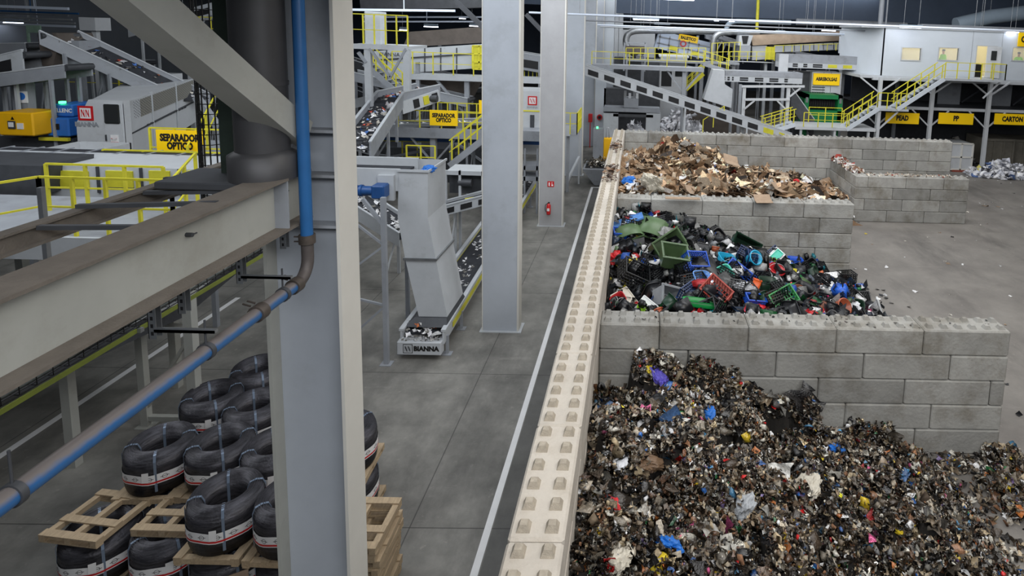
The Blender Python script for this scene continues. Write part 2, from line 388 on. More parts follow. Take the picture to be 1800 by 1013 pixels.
# ---------------------------------------------------------------- big steel columns along the aisle
def hcol(y0,d,x0,x1,zt,label,mw=None,stiff=(),loc=None):
    t=empty('steel_column',((x0+x1)/2,y0+d/2,0),label,'column')
    ft=.035; mw=mw or M['colm']
    MB().box(x0+ft,x1-ft,y0+d*.42,y0+d*.5,0,zt).build('web',mw,t)
    MB().box(x0,x0+ft,y0,y0+d,0,zt).build('flange',M['beam'],t)
    MB().box(x1-ft,x1,y0,y0+d,0,zt).build('flange',M['colf'],t)
    for z in stiff: MB().box(x0+ft,x1-ft,y0+.01,y0+d*.42,z,z+.03).build('stiffener_plate',M['grey'],t)
    MB().box(x0-.08,x1+.08,y0-.08,y0+d+.08,0,.02).build('base_plate',M['colm'],t)
    return t
colA=hcol(.60,.42,-2.72,-1.91,13.9,'huge near pale steel column with the blue pipe in front of its web',stiff=(7.38,6.9,6.35))
def boxcol(y0,x0,x1,label,m,i):
    t=empty('steel_column',((x0+x1)/2,y0+.2,0),label,'column')
    MB().box(x0,x1-.05,y0+.02,y0+.40,0,13.9).build('column_face',m,t)
    MB().box(x1-.05,x1,y0,y0+.42,0,13.9).build('flange',M['colf'],t)
    MB().box(x0-.02,x0,y0,y0+.42,0,13.9).build('flange',M['colf'],t)
    MB().box(x0-.08,x1+.08,y0-.06,y0+.5,0,.025).build('base_plate',M['lgrey'],t)
    return t
colB=boxcol(10.27,-2.93,-1.93,'pale bluish steel column standing right of the tall steel chute',M['colm'],1)
colC=boxcol(19.3,-2.88,-1.86,'dusty grey steel column that carries a red fire extinguisher',M['colb'],2)
colD=boxcol(28.3,-2.95,-1.9,'third pale column of the aisle row, behind the extinguisher column',M['colm'],3)
colE=boxcol(37.3,-2.95,-1.9,'fourth column of the aisle row, partly hidden by the third',M['colm'],4)
colF=boxcol(46.3,-2.95,-1.9,'farthest column of the aisle row',M['colm'],5)
# bases cut into the slab: diamond joints are part of the floor paint
# ---------------------------------------------------------------- heaps of sorted waste
rng=np.random.default_rng(11)
def hash_pts(n,x0,x1,y0,y1,seed):
    g=np.random.default_rng(seed); return np.stack([g.uniform(x0,x1,n),g.uniform(y0,y1,n)],1),g
class Heap:
    """height field of a heap: control points smoothed, plus lumps (broken bales)"""
    def __init__(s,ctrl,dom,lump,nl,seed,pw=3.,cap=None):
        s.c=np.array(ctrl,float); s.pw=pw; s.cap=cap; s.dom=dom
        s.lp,g=hash_pts(nl,*dom,seed); s.lh=g.uniform(-1,1,nl)*lump; s.tilt=g.normal(0,lump*.9,(nl,2)); s.lump=lump
    def base(s,x,y):
        d=((x[...,None]-s.c[:,0])**2+(y[...,None]-s.c[:,1])**2+.08)
        w=d**(-s.pw/1.2); return (w*s.c[:,2]).sum(-1)/w.sum(-1)
    def cell(s,x,y):
        d=(x[...,None]-s.lp[:,0])**2+(y[...,None]-s.lp[:,1])**2
        i=d.argmin(-1); ds=np.sort(d,-1); e=np.sqrt(ds[...,1])-np.sqrt(ds[...,0])
        return i,e
    def h(s,x,y):
        x=np.asarray(x,float);y=np.asarray(y,float)
        b=s.base(x,y); i,e=s.cell(x,y); k=np.clip(b/.5,0,1)
        l=s.lh[i]+((x-s.lp[i,0])*s.tilt[i,0]+(y-s.lp[i,1])*s.tilt[i,1])*2.2
        l=l-s.lump*1.15*np.exp(-(e/.085)**2)
        z=b+l*k
        z=np.where(b<.03,-.1,np.maximum(z,-.1))
        if s.cap is not None: z=np.minimum(z,s.cap(x,y))
        return z
def hit(px,py,hp,z0=0):
    d=ray(px,py); c=Vector(CAM)
    ts=np.linspace(4,45,1600); X=c.x+d.x*ts; Y=c.y+d.y*ts; Z=c.z+d.z*ts
    H=np.maximum(hp.h(X,Y),0)+z0; H=np.where((Y<hp.dom[2])|(Y>hp.dom[3]),z0,H); k=np.argmax(Z<H); return Vector((X[k],Y[k],H[k]))
def terrain(hp,x0,x1,y0,y1,step,m,name,parent,lift=0):
    xs=np.arange(x0,x1+step/2,step); ys=np.arange(y0,y1+step/2,step); X,Y=np.meshgrid(xs,ys)
    Z=np.array([hp.h(X[i],Y[i]) for i in range(len(ys))])+lift
    Z=np.clip(Z,-.1,None)
    nx,ny=len(xs),len(ys); V=np.stack([X,Y,Z],-1).reshape(-1,3)-np.array(parent.location)
    F=[(j*nx+i,j*nx+i+1,(j+1)*nx+i+1,(j+1)*nx+i) for j in range(ny-1) for i in range(nx-1) if max(Z[j,i],Z[j,i+1],Z[j+1,i+1],Z[j+1,i])>0]
    me=bpy.data.meshes.new(name); me.from_pydata(V.tolist(),[],F); me.materials.append(m); me.update()
    o=bpy.data.objects.new(name,me); COL.objects.link(o); o.parent=parent; return o
# small templates: (verts, tris)
def T_sheet(n=2,bend=.35,seed=0):
    g=np.random.default_rng(seed); v=[];f=[]
    for j in range(n+1):
        for i in range(n+1): v.append((i/n-.5+g.normal(0,.09),j/n-.5+g.normal(0,.09),g.normal(0,bend*.5)))
    for j in range(n):
        for i in range(n): a=j*(n+1)+i; f+=[(a,a+1,a+n+2),(a,a+n+2,a+n+1)]
    return np.array(v),f
def T_can(n=7,flat=.6):
    v=[];f=[]
    for z in (-.5,.5):
        for k in range(n): a=2*math.pi*k/n; v.append((.3*math.cos(a),.3*flat*math.sin(a),z))
    for k in range(n): j=(k+1)%n; f+=[(k,j,n+j),(k,n+j,n+k)]
    for k in range(1,n-1): f+=[(0,k+1,k),(n,n+k,n+k+1)]
    return np.array(v),f
def T_blob(seed,jit=.3,sub=1):
    import bmesh
    bm=bmesh.new(); bmesh.ops.create_icosphere(bm,subdivisions=sub,radius=.5); g=np.random.default_rng(seed)
    v=np.array([x.co[:] for x in bm.verts]); v*= (1+g.normal(0,jit,(len(v),1))); f=[tuple(q.index for q in p.verts) for p in bm.faces]; bm.free(); v[:,2]*=.6
    return v,f
def T_box():
    v=np.array([(x,y,z) for z in (-.5,.5) for y in (-.5,.5) for x in (-.5,.5)]); 
    return v,[(0,2,3),(0,3,1),(4,5,7),(4,7,6),(0,1,5),(0,5,4),(2,6,7),(2,7,3),(0,4,6),(0,6,2),(1,3,7),(1,7,5)]
def rotm(g,n,ax=None,spread=None):
    if spread is None:
        q=g.normal(size=(n,4)); q/=np.linalg.norm(q,axis=1,keepdims=True)
    else:
        t=g.normal(0,spread,(n,2)); yaw=g.uniform(0,2*np.pi,n)
        cz,sz=np.cos(yaw/2),np.sin(yaw/2); cx,sx=np.cos(t[:,0]/2),np.sin(t[:,0]/2); cy,sy=np.cos(t[:,1]/2),np.sin(t[:,1]/2)
        q=np.stack([cx*cy*cz,sx*cy*cz,cx*sy*cz,cx*cy*sz],1); q/=np.linalg.norm(q,axis=1,keepdims=True)
    w,x,y,z=q.T
    return np.stack([1-2*(y*y+z*z),2*(x*y-z*w),2*(x*z+y*w),2*(x*y+z*w),1-2*(x*x+z*z),2*(y*z-x*w),2*(x*z-y*w),2*(y*z+x*w),1-2*(x*x+y*y)],1).reshape(-1,3,3)
def scatter(name,parent,m,batches,smooth=False):
    """batches: (template verts, tris, positions(n,3), rotations(n,3,3), scales(n,3), colours(n,3), jitter)"""
    VV=[];FF=[];CC=[];b=0
    for tv,tf,P,Rm,S,C,jit in batches:
        n=len(P); tv=np.asarray(tv); tf=np.array(tf)
        v=tv[None]*S[:,None]
        if jit: v=v+rng.normal(0,1,v.shape)*S[:,None]*jit
        v=np.einsum('nij,nkj->nki',Rm,v)+P[:,None]
        k=len(tv); VV.append(v.reshape(-1,3)); FF.append((tf[None]+(np.arange(n)*k)[:,None,None]+b).reshape(-1,3)); CC.append(np.repeat(C,k,0)); b+=n*k
    V=np.concatenate(VV)-np.array(parent.location if parent is not None else (0,0,0)); F=np.concatenate(FF); C=np.concatenate(CC)
    V[:,2]=np.maximum(V[:,2],.004-(parent.location.z if parent is not None else 0))
    me=bpy.data.meshes.new(name); me.vertices.add(len(V)); me.vertices.foreach_set('co',V.ravel())
    me.loops.add(F.size); me.loops.foreach_set('vertex_index',F.ravel().astype(np.int32))
    me.polygons.add(len(F)); me.polygons.foreach_set('loop_start',np.arange(0,F.size,3,dtype=np.int32)); me.polygons.foreach_set('loop_total',np.full(len(F),3,dtype=np.int32))
    if smooth: me.polygons.foreach_set('use_smooth',np.ones(len(F),bool))
    me.update(calc_edges=True)
    a=me.color_attributes.new('tint','FLOAT_COLOR','POINT'); a.data.foreach_set('color',np.concatenate([C,np.ones((len(C),1))],1).ravel().astype(np.float32))
    me.materials.append(m); o=bpy.data.objects.new(name,me); COL.objects.link(o)
    if parent is not None: o.parent=parent
    return o
def pal(cols,wts,n,g=rng,jit=.10):
    c=np.array([srgb(x) for x in cols]); w_=np.array(wts,float); i=g.choice(len(c),n,p=w_/w_.sum())
    return np.clip(c[i]*(1+g.normal(0,jit,(n,1))*1.6),0,.95)
def surf(hp,x0,x1,y0,y1,n,g=rng,up=.02,minh=.03):
    P=[]
    while sum(len(p) for p in P)<n:
        x=g.uniform(x0,x1,n);y=g.uniform(y0,y1,n); z=np.concatenate([hp.h(x[i:i+4000],y[i:i+4000]) for i in range(0,n,4000)]); k=z>minh
        P.append(np.stack([x[k],y[k],z[k]+g.uniform(-up*2,up*2.5,k.sum())],1))
    return np.concatenate(P)[:n]
FOIL=attrmat('crushed_foil',.22,.85,bump=.8); FILM=attrmat('crumpled_film',.16,0,.8,.7); DULL=attrmat('dull_waste',.7,0,.3,.3); PLAS=attrmat('moulded_plastic',.35,0,.5); CARD=attrmat('torn_cardboard',.85,0,.25)
# --- mixed packaging heap in the nearest bay
c1=[(.6,5.2,1.72),(.6,4,2.25),(.6,3,2.36),(.6,2,2.3),(.6,1,2.3),(.6,0,2.3),(.6,-1.2,2.2),(1.7,5.2,1.95),(2.5,5.2,1.68),(3.3,5.2,1.3),(4.3,5.2,.95),(5.7,5.2,.85),(6.4,5.2,.5),(7,5.2,.12),(7.7,5.3,-.02),(9,5.2,-.2),
 (1.8,4,2.0),(1.8,3,2.0),(1.8,2,1.95),(1.8,0,2.0),(3,4,1.55),(3,3,1.6),(3,2,1.6),(3,0,1.65),(4.2,4,1.2),(4.2,3,1.25),(4.2,2,1.25),(4.2,0,1.35),(5.4,4,.95),(5.4,3,.85),(5.4,2,.9),(5.4,0,1.),(6.5,4,.45),(6.6,3,.5),(6.7,2,.45),(6.7,0,.6),(7.4,4,.1),(7.5,3,.12),(7.3,2,.12),(7.5,0,.15),(7.9,4,-.12),(7.9,3,-.12),(7.9,2,-.1),(8.1,0,-.1),(9,3,-.4),(9,0,-.4),(9.6,5,-.4)]
hp1=Heap(c1,(.5,8.5,-1.4,5.6),.22,130,3,cap=lambda x,y:np.where(x>6.9,(7.75-x)*.42+.04*np.sin(y*5),9))
heap1=empty('packaging_heap',(4,2.5,0),'big heap of crushed glinting mixed packaging in the nearest bay','waste heap')
tag(heap1,kind='stuff')
terrain(hp1,.62,8.4,-1.3,5.6,.09,mat('gap_shade_core',(36,32,28),.8,0,.4,7,.6),'heap_core',heap1,-.05)  # dark core colour stands for shade in the gaps between pieces
mixc=[(200,196,184),(158,148,132),(116,102,84),(76,64,52),(44,38,32),(24,22,22),(178,160,130),(126,92,68),(225,225,225),(186,40,40),(50,100,170),(210,180,50),(60,130,80),(200,120,60),(190,90,130),(90,150,190),(130,110,160)]
mixw=[10,13,18,18,15,13,8,8,4,.7,.8,.8,.4,.6,.25,.7,.35]
def clumped(hp,P,C,g,amt=.5):
    i,_=hp.cell(P[:,0],P[:,1]); f=np.clip(1+g.normal(0,amt,len(hp.lp)),.35,1.7)[i]; return np.clip(C*f[:,None],0,.95)
def heap_layers(hp,parent,dom,spec,cols,wts,seed):
    g=np.random.default_rng(seed)
    for name,m,n,tpl,size,asp,spread,jit,up in spec:
        bs=[]; per=n//len(tpl)
        for tv,tf in tpl:
            P=surf(hp,*dom,per,g,up); i,_=hp.cell(P[:,0],P[:,1])
            s=np.minimum(g.lognormal(0,.45,per),3.2)*size; S=np.stack([s*g.uniform(asp,1.3,per),s*g.uniform(asp,1.,per),s*g.uniform(.5,1,per)],1)
            Rm=rotm(g,per,spread=spread)
            # each broken bale keeps its own lie
            gg=np.random.default_rng(seed+5); Rc=rotm(gg,len(hp.lp),spread=.75)
            Rm=np.einsum('nij,njk->nik',Rc[i],Rm)
            bs.append((tv,tf,P,Rm,S,clumped(hp,P,pal(cols,wts,per,g),g),jit))
        scatter(name,parent,m,bs)
heap_layers(hp1,heap1,(.62,8.3,-1.2,5.6),[
 ('crumpled_film',FILM,42000,[T_sheet(2,.5,1),T_sheet(2,.6,2)],.064,.35,.5,.12,.05),
 ('crushed_foil',FOIL,30000,[T_sheet(2,.5,3),T_sheet(1,.4,4)],.052,.4,.6,.15,.05),
 ('flattened_cans',DULL,14000,[T_can(6,.6),T_can(6,.9)],.062,.6,.6,.06,.05),
 ('crushed_bottles',FILM,6000,[T_blob(5,.25),T_blob(6,.3)],.085,.6,.7,.1,.05)],mixc,mixw,21)
heap_layers(hp1,heap1,(.62,7.9,-1.2,5.5),[('draped_film',FILM,1500,[T_sheet(5,.22,91),T_sheet(4,.3,92)],.15,.5,.35,.05,.015)],[(150,146,138),(96,88,78),(50,44,40),(190,188,182),(28,26,26),(120,100,84),(60,90,130)],[4,6,6,2.2,5,3,.3],77)
# spilled edge
g=np.random.default_rng(5); n=420
P=np.stack([g.normal(7.7,.35,n),g.uniform(.5,5.5,n),g.uniform(.01,.06,n)],1); P[::3,0]=7.1+g.uniform(0,1,len(P[::3]))**1.5*2.2; P[::3,1]=5.25+g.normal(0,.2,len(P[::3])); P=P[P[:,0]>7.0]; n=len(P)
scatter('loose_litter',heap1,DULL,[(*T_can(7,.7),P,rotm(g,n),np.stack([g.uniform(.04,.09,n)]*3,1)*[1,1,1.3],pal(mixc,mixw,n,g),.08)])
scatter('loose_litter',heap1,FILM,[(*T_sheet(2,.5,8),P[::2]+[.1,.05,.01],rotm(g,len(P[::2]),spread=.4),np.full((len(P[::2]),3),.11),pal(mixc,mixw,len(P[::2]),g),.1)])
# --- cardboard heap in the far bay
c3=[(.7,24.4,1.75),(1.6,24.3,2.1),(3,24.2,2.7),(4.2,24.2,2.6),(5.1,24.3,2.4),(6,24.3,1.5),(7.5,24.3,1.4),(9.6,24.3,1.2),(11.3,24.3,.8),(.7,22,2.5),(2,22,2.6),(3.5,22,2.5),(5.5,22,1.9),(8,22,1.5),(10.4,22,1.15),(11.4,22,.9),(.7,19,2.6),(2,19,2.65),(4,19,2.5),(6,19,2.2),(8,19,1.9),(10,19.5,1.5),(.7,16.5,2.55),(2,16,2.6),(4,16,2.65),(6,16,2.7),(7.5,16,2.5),(8.6,16,2.2),(10,17,1.2),(11,18,.6),(12,20,.0),(12,17,-.2),(10.5,15.3,.1),(9.4,15.3,.9),(3,15.4,2.75),(5,15.4,2.75),(7,15.4,2.7),(1,15.4,2.6)]
hp3=Heap(c3,(.5,11.8,15.2,24.8),.16,150,9,cap=lambda x,y:np.where(x>11.35,-.1,np.where(x>8.3,(y-17.2-(x-8.3)*1.25)*.9,9)))
heap3=empty('cardboard_heap',(5.5,20,0),'large heap of torn brown cardboard and paper in the far bay','waste heap'); tag(heap3,kind='stuff')
terrain(hp3,.62,12,15.2,24.85,.14,mat('cardboard_core',(110,84,60),.9,0,.35,5),'heap_core',heap3,-.06)
cardc=[(204,176,144),(184,154,124),(158,130,102),(120,96,74),(214,194,168),(222,216,206),(235,235,235),(80,62,48),(50,44,40),(60,90,160),(170,50,45)]
cardw=[16,18,14,9,11,5,3,6,4,.7,.7]
heap_layers(hp3,heap3,(.62,11.9,15.2,24.8),[
 ('torn_cardboard',CARD,9000,[T_sheet(1,.2,31),T_sheet(2,.3,32)],.26,.45,.6,.08,.08),
 ('paper_scraps',CARD,4500,[T_sheet(2,.5,33)],.14,.5,.7,.1,.08)],cardc,cardw,41)
# --- hard plastics heap in the middle bay: stuff below, countable pieces on top
c2=[(.7,14.2,2.25),(1.9,14.2,2.3),(2.9,14.2,1.85),(4.7,14.2,1.4),(5.6,14.2,.85),(7.4,14.2,.45),(8.6,14.2,.05),(.7,12,2.4),(2,12,2.4),(3.5,12,2.0),(5,12,1.6),(6.5,12,1.0),(8,12,.5),(9,12,.0),(.7,10,2.3),(2,10,2.3),(4,10,2.0),(5.5,10,1.6),(7,10,1.2),(8,10,.6),(9,10,0),(.7,8,2.1),(2.5,8,2.15),(4.5,8,2.0),(6,8,1.8),(7.3,8,1.0),(.7,6.4,2.2),(2,6.4,2.3),(3.5,6.4,2.35),(5,6.4,2.3),(6,6.4,2.1),(7,6.4,1.3),(8,6.4,.4),(9,6.4,-.1),(10,12,-.3),(10,8,-.3)]
hp2=Heap(c2,(.5,9.2,6.3,14.5),.15,110,17)
heap2=empty('plastics_heap',(4.5,10.5,0),'heap of broken dark plastic pieces under the crates and tubs of the middle bay','waste heap'); tag(heap2,kind='stuff')
terrain(hp2,.62,9.6,6.25,14.5,.12,mat('heap_core_dark',(26,26,28),.8,0,.4,6),'heap_core',heap2,-.12)
plc=[(18,19,22),(30,32,36),(44,48,52),(20,34,52),(120,120,118),(205,205,205),(232,232,230),(30,80,170),(180,36,40),(34,110,60),(70,90,60),(40,170,190),(205,190,60),(150,80,50)]
plw=[22,16,8,4,4,4,4,2.2,1.8,1.5,1.5,1,.8,1]
heap_layers(hp2,heap2,(.62,9.3,6.25,14.5),[
 ('broken_plastic',PLAS,5200,[T_sheet(1,.25,51),T_sheet(2,.35,52),T_box()],.17,.3,.9,.08,.08)],plc,plw,61)
P=np.stack([rng.normal(8.9,.5,120),rng.uniform(6.4,14,120),np.full(120,.02)],1)
scatter('loose_litter',heap2,PLAS,[(*T_sheet(1,.2,53),P,rotm(rng,120,spread=.3),np.full((120,3),.12),pal(plc,plw,120),.1)])
# ---- countable pieces
def pmat(name,c,rough=.35): return mat(name,c,rough,0,.10,4)
PM={k:pmat('plastic_'+k,c) for k,c in dict(black=(24,25,28),blue=(28,82,190),navy=(30,50,90),red=(190,34,40),green=(24,140,66),olive=(84,108,72),darkgreen=(26,54,38),cyan=(40,165,205),turquoise=(64,190,165),lightblue=(90,140,205),white=(226,228,228),grey=(150,154,158),orange=(225,95,35),terracotta=(165,84,54),pink=(225,40,120),yellow=(220,205,50),lime=(140,190,40),brown=(112,66,44),lilac=(140,130,210),cream=(205,200,185),brick=(160,48,32)).items()}
def crate(key,L=.56,Wd=.36,H=.26,name='plastic_crate'):
    m=PM[key]; t=bpy.data.objects.new(name,None); COL.objects.link(t); t.empty_display_size=.1; t['wpos']=(0,0,0)
    b=MB(); nx,ny,nz=8,5,4; th=.014
    for s in (-1,1):
        y=s*Wd/2
        for i in range(nx+1): x=-L/2+L*i/nx; b.bar((x,y,0),(x,y,H),th,th)
        for k in range(nz+1): z=H*k/nz; b.bar((-L/2,y,z),(L/2,y,z),th,th*1.5)
        x=s*L/2
        for i in range(ny+1): yy=-Wd/2+Wd*i/ny; b.bar((x,yy,0),(x,yy,H),th,th)
        for k in range(nz+1): z=H*k/nz; b.bar((x,-Wd/2,z),(x,Wd/2,z),th,th*1.5)
    b.build('crate_sides',m,t)
    c=MB()
    for i in range(nx+1): x=-L/2+L*i/nx; c.bar((x,-Wd/2,0),(x,Wd/2,0),.02,th)
    for i in range(ny+1): y=-Wd/2+Wd*i/ny; c.bar((-L/2,y,0),(L/2,y,0),.02,th)
    c.build('crate_bottom',m,t)
    r=MB()
    for s in (-1,1): r.bar((-L/2-.02,s*(Wd/2+.005),H),(L/2+.02,s*(Wd/2+.005),H),.03,.03); r.bar((s*(L/2+.005),-Wd/2,H),(s*(L/2+.005),Wd/2,H),.03,.03)
    r.build('rim',m,t); return t
def tub(key,L=.5,Wd=.34,H=.2,name='plastic_tub'):
    m=PM[key]; t=bpy.data.objects.new(name,None); COL.objects.link(t); t['wpos']=(0,0,0)
    def ring(a,z,n=24,e=4.):
        v=[]
        for k in range(n):
            q=2*math.pi*k/n; c,s_=math.cos(q),math.sin(q); v.append((math.copysign(abs(c)**(2/e),c)*L/2*a,math.copysign(abs(s_)**(2/e),s_)*Wd/2*a,z))
        return v
    rs=[ring(.8,0),ring(1,H),ring(.97,H),ring(.77,.015)]; b=MB(); v=sum(rs,[]); n=24
    b.add(v,[(i*n+k,i*n+(k+1)%n,(i+1)*n+(k+1)%n,(i+1)*n+k) for i in range(3) for k in range(n)],True)
    b.add(rs[0],[tuple(range(n-1,-1,-1))]); b.add(rs[3],[tuple(range(n))]); b.build('tub_body',m,t)
    r=MB(); r2=[ring(1.,H-.01),ring(1.08,H-.01),ring(1.08,H+.008),ring(.97,H+.008)]; r.add(sum(r2,[]),[(i*n+k,i*n+(k+1)%n,((i+1)%4)*n+(k+1)%n,((i+1)%4)*n+k) for i in range(4) for k in range(n)]); r.build('rim',m,t)
    return t
def bucket(key,r=.16,H=.27,name='plastic_bucket',handle=True):
    m=PM[key]; t=bpy.data.objects.new(name,None); COL.objects.link(t); t['wpos']=(0,0,0)
    b=MB(); b.lathe([(.001,0),(r*.76,0),(r,H),(r*.95,H),(r*.72,.012),(.001,.012)],n=24); b.build('bucket_body',m,t)
    q=MB(); q.lathe([(r,H-.035),(r*1.07,H-.03),(r*1.07,H),(r*.95,H+.006)],n=24); q.build('rim',m,t)
    if handle:
        h=MB(); h.path([(r*1.05*math.cos(a),r*.9*math.sin(a)*.35,H-.02+r*1.0*math.sin(a)*.6) for a in [math.pi*i/10 for i in range(11)]],.005,6); h.build('handle',PM['white'],t)
    return t
def board(key,L=.5,Wd=.35,name='plastic_board'):
    t=bpy.data.objects.new(name,None); COL.objects.link(t); t['wpos']=(0,0,0)
    b=MB(); b.cbox(-L/2,L/2,-Wd/2,Wd/2,0,.02,.004); b.build('panel',PM[key],t)
    e=MB()
    for s in (-1,1): e.bar((-L/2,s*Wd/2,.015),(L/2,s*Wd/2,.015),.025,.05); e.bar((s*L/2,-Wd/2,.015),(s*L/2,Wd/2,.015),.025,.05)
    e.build('rim',PM[key],t); return t
def jerry(key,name='plastic_canister'):
    t=bpy.data.objects.new(name,None); COL.objects.link(t); t['wpos']=(0,0,0)
    b=MB(); b.cbox(-.12,.12,-.09,.09,0,.3,.03); b.bar((-.07,0,.3),(.05,0,.36),.03,.03); b.build('canister_body',PM[key],t)
    c=MB(); c.lathe([(.03,.3),(.03,.36),(.0,.36)],(.09,0,0),12); c.build('screw_cap',PM['black'],t); return t
def bin_(key,L=.95,Wd=.6,H=.62,name='plastic_bin'):
    t=bpy.data.objects.new(name,None); COL.objects.link(t); t['wpos']=(0,0,0); m=PM[key]
    b=MB(); a=.78
    o=[(-L/2*a,-Wd/2*a,0),(L/2*a,-Wd/2*a,0),(L/2*a,Wd/2*a,0),(-L/2*a,Wd/2*a,0),(-L/2,-Wd/2,H),(L/2,-Wd/2,H),(L/2,Wd/2,H),(-L/2,Wd/2,H)]
    i_=[(x*.95,y*.94,z+.02 if z==0 else z) for x,y,z in o]
    b.add(o+i_,[(3,2,1,0),(0,1,5,4),(1,2,6,5),(2,3,7,6),(3,0,4,7),(8,9,10,11),(9,8,12,13),(10,9,13,14),(11,10,14,15),(8,11,15,12),(4,5,13,12),(5,6,14,13),(6,7,15,14),(7,4,12,15)])
    b.build('bin_body',m,t)
    r=MB()
    for s in (-1,1): r.bar((-L/2-.03,s*Wd/2,H-.02),(L/2+.03,s*Wd/2,H-.02),.05,.04); r.bar((s*L/2,-Wd/2,H-.02),(s*L/2,Wd/2,H-.02),.05,.04)
    r.build('rim',m,t)
    h=MB(); h.path([(L/2,-.12,H-.05),(L/2+.08,-.12,H-.07),(L/2+.08,.12,H-.07),(L/2,.12,H-.05)],.015,6); h.build('handle',m,t); return t
def lid(key,L=1.0,Wd=.7,name='bin_lid'):
    t=bpy.data.objects.new(name,None); COL.objects.link(t); t['wpos']=(0,0,0)
    b=MB(); N=10; v=[];f=[]
    for i in range(N+1):
        for j in range(7):
            x=(i/N-.5)*L;y=(j/6-.5)*Wd; v.append((x,y,.28*(1-(2*i/N-1)**2)**.5*(1-.25*(j/3-1)**2)))
    for i in range(N):
        for j in range(6): a=i*7+j; f.append((a,a+7,a+8,a+1))
    v2=[(x,y,z-.02) for x,y,z in v]; nn=len(v); b.add(v+v2,f+[tuple(nn+k for k in reversed(q)) for q in f],True)
    b.build('lid_shell',PM[key],t)
    r=MB(); r.bar((-L/2,-Wd/2,0),(L/2,-Wd/2,0),.04,.03); r.bar((-L/2,Wd/2,0),(L/2,Wd/2,0),.04,.03); r.build('rim',PM[key],t); return t
def bag(key,sz=.4,name='plastic_bag',seed=1):
    v,f=T_blob(seed,.02,4); q=[]
    for p in v:
        d=Vector(p).normalized(); o=Vector((seed*1.7,seed*.3,0))
        r=.42+.22*mnoise.noise(d*1.6+o)+.16*abs(mnoise.noise(d*3.3+o))+.09*abs(mnoise.noise(d*7+o))+.04*mnoise.noise(d*15+o)
        q.append((d.x*r*1.25,d.y*r,d.z*r*.62+.12))
    b=MB(); b.add((np.array(q)*sz).tolist(),f,False); return b.build(name,FB[key])
FB={k:mat('film_'+k,c,.3,0,.15,9,.5) for k,c in dict(white=(222,224,228),red=(205,25,35),blue=(30,110,200),black=(20,20,22),grey=(160,162,165),violet=(95,85,190),yellow=(215,190,40),cream=(205,198,182),clear=(176,180,184),brown=(120,96,74),pink=(215,50,120)).items()}
def put(o,px,py,hp,label,cat,group=None,rot=None,dz=.02,scale=1):
    p=hit(px,py,hp,dz); o.location=p+Vector((0,0,-.02)); o.rotation_euler=rot or (R.uniform(-.7,.7),R.uniform(-.7,.7),R.uniform(0,6.3)); o.scale=(scale,)*3
    return tag(o,label,cat,group)
# named, single pieces of the plastics heap
put(crate('black',.6,.45,.42),1131,368,hp2,'sooty black mesh basket on the very top of the plastics heap','basket',rot=(.15,-.1,.4))
put(lid('olive',.9,.65),1145,402,hp2,'large dusty olive green domed bin lid near the top of the plastics heap','bin lid',rot=(.5,.1,-.3),dz=.1)
put(lid('olive',1.0,.6),1102,412,hp2,'olive green bin lid leaning against the tall wall','bin lid',rot=(.3,-.35,.1),dz=.05)
put(board('lightblue',.95,.4),1104,388,hp2,'pale blue plastic panel lying over a green bin lid','panel',rot=(.1,-.35,.1),dz=.22)
put(bin_('olive',.95,.7,.6),1163,440,hp2,'open olive green bin on its side with rubbish inside','bin',rot=(1.0,-.3,.7),dz=.15)
put(bin_('olive',.7,.5,.5),1177,462,hp2,'smaller olive green tub with handle below the open bin','tub',rot=(.5,.2,.2),dz=.1)
put(bin_('darkgreen',1.1,.75,.4),1300,435,hp2,'big dark green tub standing on edge in the middle of the heap','tub',rot=(1.3,.5,.3),dz=.15)
put(lid('black',.9,.8),1238,478,hp2,'glossy black dome upside the centre of the plastics heap','dome',rot=(.4,0,.3),dz=.05)
put(bucket('cyan',.2,.3),1318,458,hp2,'bright cyan bucket tipped on its side','bucket',rot=(.9,.5,.2),dz=.12)
put(tub('cyan',.6,.4,.2),1274,462,hp2,'flat light cyan basin beside the cyan bucket','basin',rot=(.4,.3,.5),dz=.1)
put(tub('turquoise',.55,.45,.25),1268,486,hp2,'turquoise basin lying open towards the front','basin',rot=(.9,-.4,.3),dz=.12)
put(crate('blue',.8,.42,.2),1298,486,hp2,'long bright blue crate in the middle of the plastics heap','crate',rot=(.5,.5,-.5),dz=.12)
put(crate('blue',.6,.4,.3),1217,464,hp2,'bright blue crate left of the black dome','crate',rot=(.8,.2,.5),dz=.1)
put(crate('blue',.5,.35,.2),1092,415,hp2,'blue crate squeezed against the tall wall','crate',rot=(.2,.1,.2),dz=.05)
put(crate('brick',.6,.45,.35),1258,518,hp2,'brick red crate near the front of the plastics heap','crate',rot=(.7,.5,-.6),dz=.12)
put(crate('green',.6,.42,.2),1376,526,hp2,'bright green crate leaning near the front right of the heap','crate',rot=(.8,-.4,.3),dz=.1)
put(tub('green',.9,.2,.14),1236,538,hp2,'long green tray just behind the nearest cross wall','tray',rot=(.1,.1,.0),dz=.12)
put(board('cream',.5,.5),1097,527,hp2,'dirty white plastic panel near the front left corner','panel',rot=(.6,-.2,.7),dz=.15)
put(bin_('grey',.6,.45,.5),1160,526,hp2,'translucent grey bin lying at the front of the heap','bin',rot=(1.,.4,.5),dz=.12)
put(bucket('red',.24,.12),1363,480,hp2,'shallow red and white bowl right of the blue crate','bowl',rot=(.4,.2,.2),dz=.1)
put(board('white',.6,.35),1362,452,hp2,'white framed mirror lying at the right slope of the heap','mirror',rot=(.6,-.5,.6),dz=.1)
put(board('turquoise',.45,.22,'mirror_face'),1364,450,hp2,'pale green glass sheet on the white frame','mirror',rot=(.6,-.5,.6),dz=.16)
put(tub('orange',.26,.22,.25),1327,508,hp2,'small orange tub near the front middle of the heap','tub',dz=.1)
